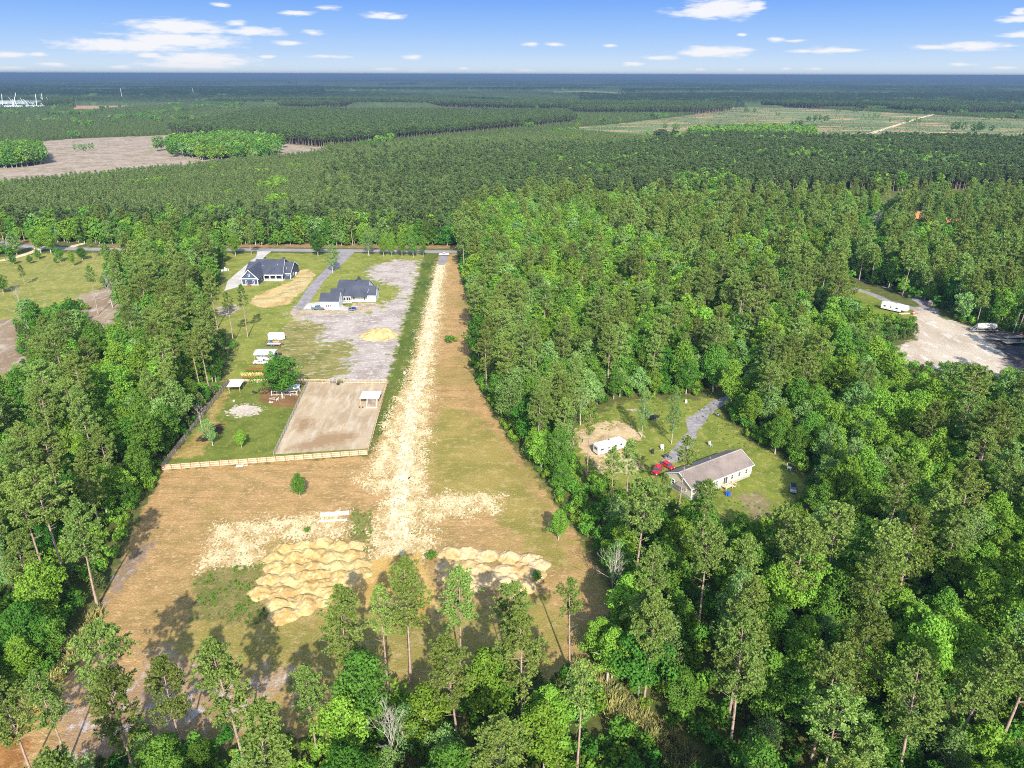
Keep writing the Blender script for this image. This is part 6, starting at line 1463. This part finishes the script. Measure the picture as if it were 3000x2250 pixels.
# trampoline
def trampoline():
    X, Y = G(1033, 909); v = thing('trampoline', 'round blue trampoline on the patio of the white house', 'trampoline', (X, Y+.4, 0)); n = 24; R1, R2 = 2.05, 1.65
    a = [2*math.pi*i/n for i in range(n)]
    MB().add([(R2*math.cos(t), R2*math.sin(t), .78) for t in a], [tuple(range(n))]).build('mat', paint('dark_navy_mat', (.01, .015, .05)), v)
    m = MB(); m.add([(r*math.cos(t), r*math.sin(t), z) for r, z in ((R2, .8), (R1, .8), (R1, .68), (R2, .74)) for t in a], [(k*n+i, k*n+(i+1) % n, ((k+1) % 4)*n+(i+1) % n, ((k+1) % 4)*n+i) for k in range(4) for i in range(n)]); m.build('pad', paint('pale_blue_pad', (.2, .3, .6)), v)
    for i in range(0, n, 4): MB().tube((R1*.95*math.cos(a[i]), R1*.95*math.sin(a[i]), 0), (R1*.95*math.cos(a[i]), R1*.95*math.sin(a[i]), .7), .04, n=8).build('leg', STEEL, v)
    for i in range(2, n, 4): MB().tube((R1*math.cos(a[i]), R1*math.sin(a[i]), .1), (R1*math.cos(a[i]), R1*math.sin(a[i]), 2.4), .03, n=8).build('net_pole', FRESHWOOD, v)
trampoline()
X, Y = G(1056, 907); tag(MB().tube((0, 0, 0), (0, 0, .35), .35, n=14).tube((0, 0, .35), (0, 0, .38), .25, n=12).build('fire_bowl', ORANGE, None, (X, Y, 0)), 'small orange fire bowl right of the trampoline', 'fire bowl')
X, Y = G(998, 897); k = thing('patio_umbrella', 'closed dark patio umbrella between the garage and the screened porch', 'umbrella', (X, Y, 0)); MB().tube((0, 0, 0), (0, 0, 2.6), .04).build('pole', STEEL, k); MB().tube((0, 0, .9), (0, 0, 2.5), .45, .1, n=10).build('canopy', DARKMETAL, k)
X, Y = G(1010, 893); k = thing('patio_table', 'grey patio table in front of the screened porch', 'table', (X, Y, 0)); MB().box(-.8, .8, -.5, .5, .7, .75).build('table_top', GREYWOOD, k)
for x in (-.7, .7):
    for y in (-.4, .4): MB().box(x-.04, x+.04, y-.04, y+.04, 0, .7).build('leg', DARKMETAL, k)
X, Y = G(866, 805); k = thing('propane_tank', 'white upright tank at the right end of the blue house', 'tank', (X+.2, Y, 0)); MB().tube((0, -.9, .8), (0, .9, .8), .5, n=18).build('tank', TRIM, k)
for y in (-.6, .6): MB().box(-.3, .3, y-.1, y+.1, 0, .35).build('leg', STEEL, k)
X, Y = G(729, 838); k = thing('riding_mower', 'red riding mower at the foot of the blue garage gable', 'mower', (X, Y, 0), .2); MB().prism([(-.6, .3), (.9, .3), (.9, .75), (.2, .8), (.1, .55), (-.6, .65)], -.35, .35, 'y').build('body', REDP, k, bevel=.04); MB().box(-.45, -.05, -.25, .25, .65, .8).box(-.5, -.4, -.25, .25, .8, 1.15).build('seat', BLACK, k); wheels(k, [(-.4, .42), (-.4, -.42), (.65, .4), (.65, -.4)], .25, .18)
for x, y, lb in ((1440, 770, None),): pass
# things round the cream house
def bin_(p, m, label, s=1.0, rz=0):
    X, Y = G(*p); v = thing('wheelie_bin', label, 'bin', (X, Y, 0), rz); MB().prism([(-.28*s, -.3*s), (.28*s, -.3*s), (.28*s, .3*s), (-.28*s, .3*s)], 0.05, 1.0*s, 'z').build('body', m, v, bevel=.03); MB().box(-.31*s, .31*s, -.34*s, .33*s, 1.0*s, 1.08*s).build('lid', m, v)
    for x in (-.22, .22): MB().tube((x*s-.03, .3*s, .1*s), (x*s+.03, .3*s, .1*s), .1*s, n=10).build('wheel', BLACK, v)
bin_(I4([(772, 675)])[0], BLACK, 'black wheeled bin on the grass left of the gravel drive', 1.15)
bin_(I4([(1412, 1035)])[0], BLUEPL, 'left blue bin at the foot of the cream house steps', 1.0)
bin_(I4([(1430, 1042)])[0], BLUEPL, 'right blue bin at the foot of the cream house steps', 1.0)
X, Y = G(*I4([(778, 372)])[0]); flat_trailer(X, Y, R_(35), 3.4, 'small black flat trailer on the grass above the camper sand', BLACK, False, .55, 'small_trailer', 1.7)
X, Y = G(*I4([(738, 345)])[0]); tag(MB().box(-.5, .5, -.3, .3, 0, .5).prism([(-.5, .5), (.5, .5), (.2, .8), (-.3, .8)], -.3, .3, 'y').build('toy_car', paint('teal_plastic', (.02, .3, .3)), None, (X, Y, 0), .7, bevel=.05), 'teal toy car beside the small black trailer', 'toy')
def atv(p, label, m, rz):
    X, Y = G(*p); v = thing('quad_bike', label, 'quad bike', (X, Y, 0), rz); MB().prism([(-.85, .45), (.85, .45), (.8, .8), (.3, .85), (-.1, .7), (-.8, .78)], -.22, .22, 'y').build('body', m, v, bevel=.05); MB().box(-.6, 0, -.18, .18, .72, .88).build('seat', BLACK, v); MB().bar((.3, -.38, 1.02), (.3, .38, 1.02), .05).bar((.35, 0, .8), (.3, 0, 1.02), .05).build('handlebar', DARKMETAL, v); wheels(v, [(.6, .42), (.6, -.42), (-.6, .42), (-.6, -.42)], .28, .24)
atv(I4([(885, 705)])[0], 'dark quad bike beside the gravel drive above the red car', DARKMETAL, .4)
atv(I4([(1325, 348)])[0], 'grey quad bike on reddish ground right of the gravel drive', STEEL, 2.0)
def chair(p, label, m, rz=0, s=1.0):
    X, Y = G(*p); v = thing('garden_chair', label, 'chair', (X, Y, 0), rz); v.scale = (s, s, s); MB().box(-.3, .3, -.28, .28, .4, .45).build('seat', m, v); MB().slab([(-.3, .28, .42), (.3, .28, .42), (.3, .42, 1.05), (-.3, .42, 1.05)], .05).build('backrest', m, v)
    for x in (-.26, .26):
        for y in (-.24, .24): MB().box(x-.03, x+.03, y-.03, y+.03, 0, .4).build('leg', m, v)
chair(I4([(855, 643)])[0], 'white chair right of the black bin near the gravel drive', TRIM, 0, 1.3)
chair(I4([(1952, 815)])[0], 'white chair at the woods edge above the off road car', TRIM, 1.0, 1.6)
chair(I4([(1272, 615)])[0], 'grey chair on the lawn behind the cream house roof', STEEL, .4, 1.4)
X, Y = G(*I4([(1060, 235)])[0]); tag(MB().tube((0, 0, 0), (0, 0, .9), .4, .35, n=12).tube((0, 0, .9), (0, 0, 1.0), .2, n=10).build('white_drum', TRIM, None, (X, Y, 0)), 'white drum on the lawn above the gravel drive', 'drum')
X, Y = G(*I4([(600, 300)])[0]); tag(MB().bar((-2, 0, .15), (1.8, .5, .2), .25).bar((-1, -.6, .1), (1.5, -.2, .15), .2).bar((.2, -1, .1), (.6, 1.3, .12), .15).build('log_pile', GREYWOOD, None, (X, Y, 0)), 'felled logs on the ground above the camper sand', 'logs')
# right gravel yard
def tanker():
    X, Y = G(*I6([(1840, 545)])[0]); v = thing('tank_trailer', 'pale pneumatic tank trailer on the gravel yard at right', 'trailer', (X, Y, 0), gang(I6([(1950, 545)])[0], I6([(1740, 545)])[0]))
    TK_ = paint('grimy_tank', (.5, .48, .42), (.38, .36, .31), scale=1)
    MB().tube((-3.6, 0, 2.5), (2.4, 0, 2.5), 1.25, n=20).tube((2.4, 0, 2.5), (3.6, 0, 2.7), 1.25, .8, n=20).tube((-4.4, 0, 2.5), (-3.6, 0, 2.5), .9, 1.25, n=20).build('tank', TK_, v, smooth=False)
    for x in (-2.2, 0.6): MB().tube((x, 0, 1.9), (x, 0, .8), 1.1, .25, n=16).build('hopper', TK_, v)
    f = MB(); f.box(-5.0, 5.4, -.9, -.7, .9, 1.1); f.box(-5.0, 5.4, .7, .9, .9, 1.1); f.bar((3.6, -.8, 1.1), (3.2, -.8, 2.6), .12); f.bar((3.6, .8, 1.1), (3.2, .8, 2.6), .12); f.bar((5.2, -.8, 1.1), (3.4, -.7, 2.8), .1); f.bar((5.2, .8, 1.1), (3.4, .7, 2.8), .1); f.build('frame', STEEL, v)
    l = MB(); l.box(2.9, 3.1, -.3, .3, 0, 1.0); l.build('landing_gear', DARKMETAL, v)
    wheels(v, [(-4.1, 1.0), (-4.1, -1.0), (-3.0, 1.0), (-3.0, -1.0)], .5, .35)
tanker()
for x, y, rz, ln, lb in ((2010, 640, -14, 12, 'long flatbed trailer on dark gravel left of two others'), (2150, 612, 12, 12, 'flatbed trailer with raised edge near the right picture border'), (2165, 660, 8, 13, 'lowest of the flatbed trailers at the right picture border')):
    X, Y = G(*I6([(x, y)])[0]); flat_trailer(X, Y, R_(rz), ln, lb, GREYWOOD, False, 1.1, 'flatbed_trailer', 2.4)
def pole(px, py, H, label, m=None, arm=1.8, name='utility_pole', r=.16, lean=0):
    X, Y = G(px, py); v = thing(name, label, 'pole', (X, Y, 0)); MB().tube((0, 0, 0), (lean, 0, H), r, r*.65, n=10).build('shaft', m or paint('pole_wood', (.42, .38, .34), (.3, .27, .24)), v)
    if arm: MB().box(lean-arm/2, lean+arm/2, -.06, .06, H-.7, H-.55).build('crossarm', m or GREYWOOD, v)
    return v
pole(*I6([(2110, 557)])[0], 9, 'leaning pale pole behind the flatbed trailers', STEEL, .8, lean=.5)
pole(*I7([(1975, 235)])[0], 11, 'grey utility pole beside the road above the left woods', STEEL, 1.6)
def cone(p, s, label):
    X, Y = G(*p); v = thing('traffic_barrel', label, 'barrel', (X, Y, 0)); MB().tube((0, 0, .05), (0, 0, 1.0*s), .3*s, .22*s, n=12).build('drum', ORANGE, v); MB().tube((0, 0, .5*s), (0, 0, .65*s), .285*s, .27*s, n=12).build('white_band', TRIM, v)
cone(I6([(1187, 385)])[0], 1.6, 'orange marker barrel right of the long white camper'); cone(I6([(2180, 590)])[0], 1.8, 'orange marker barrel at the far right edge'); cone(I7([(562, 285)])[0], 1.2, 'orange marker barrel where the cream lane meets the road')
X, Y = G(*I6([(1105, 385)])[0]); tag(MB().prism([(-2.6, 0), (-1.8, -.6), (1.6, -.7), (2.6, 0), (1.6, .7), (-1.8, .6)], .3, .7, 'z').prism([(-2.2, 0), (-1.6, -.4), (1.5, -.5), (1.5, .5), (-1.6, .4)], .72, .8, 'z').build('small_boat', paint('tan_boat', (.6, .45, .28)), None, (X, Y, 0), .1, bevel=.05), 'small upturned tan boat in front of the long white camper', 'boat')
X, Y = G(*I6([(1352, 312)])[0]); tag(MB().box(-1.2, 1.2, -1, 1, 0, 2.2).prism([(-1.3, 2.2), (1.3, 2.2), (0, 3.0)], -1.1, 1.1, 'y').box(-.4, .4, -1.05, -1.0, 0, 1.8).build('small_hut', GREYWOOD, None, (X, Y, 0), .3), 'small dark hut where the woods road enters the gravel yard', 'hut')
def loader():
    X, Y = G(2990, 1122); v = thing('wheel_loader', 'yellow construction machine cut by the right picture edge', 'loader', (X, Y, 0), 2.6); MB().prism([(-2.6, .9), (1.2, .9), (1.2, 1.7), (-2.6, 2.0)], -.9, .9, 'y').build('body', YELLOW, v, bevel=.06); c = MB().box(-.6, .9, -.75, .75, 1.8, 3.1).build('cab', GLASS, v); MB().box(-.7, 1.0, -.85, .85, 3.1, 3.2).build('cab_roof', YELLOW, c)
    MB().bar((1.0, -.6, 1.5), (3.2, -.6, .6), .2).bar((1.0, .6, 1.5), (3.2, .6, .6), .2).build('arm', YELLOW, v); MB().prism([(3.0, .1), (4.1, .1), (3.6, .4), (3.1, 1.1)], -1.3, 1.3, 'y').build('bucket', DARKMETAL, v); wheels(v, [(1.2, 1.1), (1.2, -1.1), (-1.6, 1.1), (-1.6, -1.1)], .75, .5)
loader()
# ------------------------------------------------------------------ sand heaps
def sand_mat(name, a, b, c):
    return sheet_mat(name, a, b, c, 1.1, (1, 1), 0.25)
GOLDS = sand_mat('golden_sand', C3(206,180,122), C3(186,152,92), C3(220,198,146)); PEACH = sand_mat('peach_sand', C3(212,184,138), C3(196,162,106), C3(222,200,158)); PALES = sand_mat('straw_sand', C3(200,178,122), C3(176,150,96), C3(216,198,150))
def heap(name, label, mounds, mat, cell=.2, rough=.2, cat='sand pile'):
    """load after load tipped in rows: the top surface of many overlapping mounds (x, y, radius x, radius y, height)"""
    m = np.array(mounds); x0, x1 = (m[:, 0]-m[:, 2]).min()-1, (m[:, 0]+m[:, 2]).max()+1; y0, y1 = (m[:, 1]-m[:, 3]).min()-1, (m[:, 1]+m[:, 3]).max()+1
    gx = np.arange(x0, x1, cell); gy = np.arange(y0, y1, cell); X, Y = np.meshgrid(gx, gy); h = np.full(X.shape, -.3)
    for (mx, my, rx, ry, hh) in mounds:
        dy = (Y-my); ryy = np.where(dy > 0, ry*.62, ry*1.1); q = np.sqrt(((X-mx)/rx)**2+(dy/ryy)**2)
        a = np.arctan2(dy, X-mx); q = q*(1+.07*np.sin(a*5+mx))
        h = np.maximum(h, hh*(1-q**1.35)-.02)
    kk = np.clip(h+.15, 0, 1); h += (fbm(X+3, Y+3, 1.6)-.5)*rough*4*kk+(vnoise(X+9, Y+2, .55)-.5)*rough*1.6*kk+(vnoise(X+19, Y+12, .3)-.5)*rough*.8*kk; ny, nx = X.shape
    i = np.arange((nx-1)*(ny-1)); r, c = i//(nx-1), i % (nx-1); q = np.stack([r*nx+c, r*nx+c+1, (r+1)*nx+c+1, (r+1)*nx+c], 1); q = q[(h.ravel()[q] > -.25).any(1)]
    u, inv = np.unique(q, return_inverse=True); q = inv.reshape(q.shape); ox, oy = m[:, 0].mean(), m[:, 1].mean()
    me = mesh_np(name, np.stack([X.ravel()[u]-ox, Y.ravel()[u]-oy, h.ravel()[u]], 1), [q], [mat], smooth=True); o = bpy.data.objects.new(name, me); col.objects.link(o); o.location = (ox, oy, 0); tag(o, label, cat); return o
rr2 = np.random.default_rng(9)
def rows(rws, hh, rx=2.7, ry=2.8):
    out = []
    for r_ in rws:
        p = [G(*q) for q in I5(r_)]
        for j in range(len(p)-1):
            (xa, ya), (xb, yb) = p[j], p[j+1]; n = max(1, round(math.hypot(xb-xa, yb-ya)/4.0))
            for k in range(n): t = k/n; out.append((xa+(xb-xa)*t+rr2.normal()*.4, ya+(yb-ya)*t+rr2.normal()*.45, rx*(.9+.25*rr2.random()), ry*(.9+.2*rr2.random()), hh*(.8+.4*rr2.random())))
        out.append((*p[-1], rx, ry, hh*.9))
        for q in range(len(p)*2): a_, b_ = p[q % (len(p)-1)], p[q % (len(p)-1)+1]; t = rr2.random(); out.append((a_[0]+(b_[0]-a_[0])*t, a_[1]+(b_[1]-a_[1])*t-1.5+rr2.normal()*.6, 1.5, 1.4, hh*.6))
    return out
heap('sand_pile', 'big golden sand pile of many tipped rows left of the lane end',
     rows([[(600, 365), (700, 352), (800, 345), (955, 350)], [(540, 412), (720, 405), (945, 398)], [(545, 465), (740, 465), (980, 445)], [(510, 525), (700, 525), (980, 490)], [(480, 582), (700, 570), (900, 535)], [(560, 640), (700, 620), (820, 590)], [(590, 690), (700, 660)]], 1.15), GOLDS)
heap('sand_pile', 'peach coloured sand pile of tipped rows right of the lane end',
     rows([[(1450, 390), (1650, 398), (1850, 420), (1905, 445)], [(1430, 452), (1640, 465), (1840, 480), (1880, 500)], [(1440, 520), (1640, 525), (1830, 555)]], 1.15), PEACH)
X, Y = G(*I2([(1810, 1040)])[0])
heap('dirt_mound', 'single straw coloured dirt mound below the white house', [(X, Y, 7.0, 6.5, 3.0), (X+2, Y+1, 5.4, 5, 2.8), (X-2.5, Y-.5, 5, 5, 2.5), (X+4, Y-.5, 3.6, 4, 1.8), (X-4.5, Y, 3.6, 4, 1.5)], PALES, .3, .3, 'dirt mound')
p = [G(*q) for q in I2([(560, 660), (720, 640), (880, 560), (960, 470), (1020, 390)])]
heap('spread_sand', 'low spread of golden sand between the blue house and the grey driveway', [(x, y, 5.5, 6, .35) for x, y in p]+[((p[j][0]+p[j+1][0])/2, (p[j][1]+p[j+1][1])/2, 5.5, 6, .4) for j in range(4)], PALES, .5, .12, 'sand')
# bushes, snags, fallen branches by the track
def bush(px, py, s, label, mi=0, name='bush'):
    X, Y = G(px, py); o = bpy.data.objects.new(name, ug[mi]); col.objects.link(o); o.location = (X, Y, 0); o.scale = (s, s, s*.8); o.rotation_euler.z = px; tag(o, label, 'bush')
bush(1316, 1005, 1.5, 'low green brush heap on the field right of the dirt lane', 0, 'brush_heap')
bush(1335, 1000, .9, 'pale end of the low brush heap right of the dirt lane', 3, 'brush_heap')
bush(900, 1560, .6, 'small green bush at the upper edge of the left sand pile', 2)
bush(1265, 1640, 1.0, 'green bush at the left end of the right sand pile', 0)
bush(1570, 1700, 1.0, 'green bush at the right end of the right sand pile', 2)
bush(745, 1180, .0001, '', 0) if False else None
X, Y = G(*Z((1000, 1650), 2.212, [(1720, 790)])[0])
sg = MB(); sg.tube((0, 0, 0), (.1, 0, 6.0), .22, .14, n=8); sg.tube((.1, 0, 6.0), (-2.4, .4, 6.8), .12, .05, n=6); tag(sg.build('snag', DEADWOOD, None, (X, Y, 0)), 'broken white snag at the head of the grassy track', 'snag')
X, Y = G(*Z((1000, 1650), 2.212, [(1945, 970)])[0]); tag(MB().tube((-1.4, 0, .2), (1.3, .5, .25), .17, .1, n=8).tube((.2, .1, .2), (.9, .9, .5), .06, .03, n=6).build('fallen_log', DEADWOOD, None, (X, Y, 0)), 'short white log lying beside the grassy track', 'log')
X, Y = G(*I2([(1028, 912)])[0]); tag(MB().tube((0, 0, 0), (.35, 0, 2.6), .12, .05, n=6).tube((.2, 0, 1.2), (-.3, .2, 2.2), .06, .03, n=5).build('dead_sapling', GREYWOOD, None, (X, Y, 0)), 'leaning dead sapling on the lot below the pickup truck', 'dead tree')
X, Y = G(*I1([(475, 262)])[0]); tag(MB().box(-1.8, -.2, -.5, .6, 0, .8).box(.2, 1.6, -.4, .4, 0, 1.2).box(.4, .9, -.3, .3, 1.2, 1.8).tube((2.2, 0, 0), (2.2, 0, 1.0), .3).build('junk_pile', TRIM, None, (X, Y, 0), .3), 'white odds and ends piled at the woods edge left of the blue house', 'junk')
# ------------------------------------------------------------------ far things
def substation():
    X, Y = G(45, 312); v = thing('substation', 'white steel electrical substation on the far left', 'substation', (X, Y, 0)); WS = paint('pale_steel', (.75, .77, .8), (.65, .67, .7)); r = random.Random(3)
    sc = Y/F*1.0
    MB().box(-62*sc, 72*sc, -6, 50, 0, 1.5).build('gravel_pad', WS, v)
    for x, h in ((-45, 60), (-18, 36), (-14, 44), (-8, 66), (-2, 34), (4, 30), (10, 42), (27, 36), (50, 60), (72, 62), (82, 46), (88, 44)):
        MB().tube((x*sc*.9, r.random()*40, 0), (x*sc*.9-1, r.random()*40, h*sc*.52), 1.0, .6, n=6).build('mast', WS, v)
    f = MB()
    for k in range(9):
        y = 4*k; f.bar((-60*sc, y, 9+k % 3*3), ((-20+k*10)*sc, y, 9+k % 3*3), .8)
    for k in range(16): f.bar(((-60+8*k)*sc, r.random()*40, 0), ((-60+8*k)*sc, r.random()*40, 9+r.random()*4), .6)
    f.build('bus_frame', WS, v)
substation()
for bx, by, h, lb in ((360, 297, 44, 'left tall white transmission pole on the pink strip'), (569, 291, 40, 'right tall white transmission pole on the pink strip'), (270, 279, 12, 'tiny distant pole behind the substation'), (865, 279, 16, 'short pole at the right end of the pink strip')):
    pole(bx, by, h, lb, paint('white_pole', (.8, .8, .8)), 0, 'transmission_pole', .7 if h > 20 else .5)
X, Y = G(269, 222.5); k = thing('water_tower', 'tiny white water tower on the horizon at left', 'water tower', (X, Y, 0)); MB().tube((0, 0, 0), (0, 0, 62), 5, 3, n=12).build('shaft', TRIM, k); MB().tube((0, 0, 60), (0, 0, 72), 8, 16, n=16).tube((0, 0, 72), (0, 0, 84), 16, 7, n=16).build('bowl', TRIM, k)
ft = W([(2535, 396), (2610, 372), (2680, 350), (2735, 335)]); ragged_sheet('far_track', ft, SAND, .02, 3.0, 1.0, 20, False, 10)
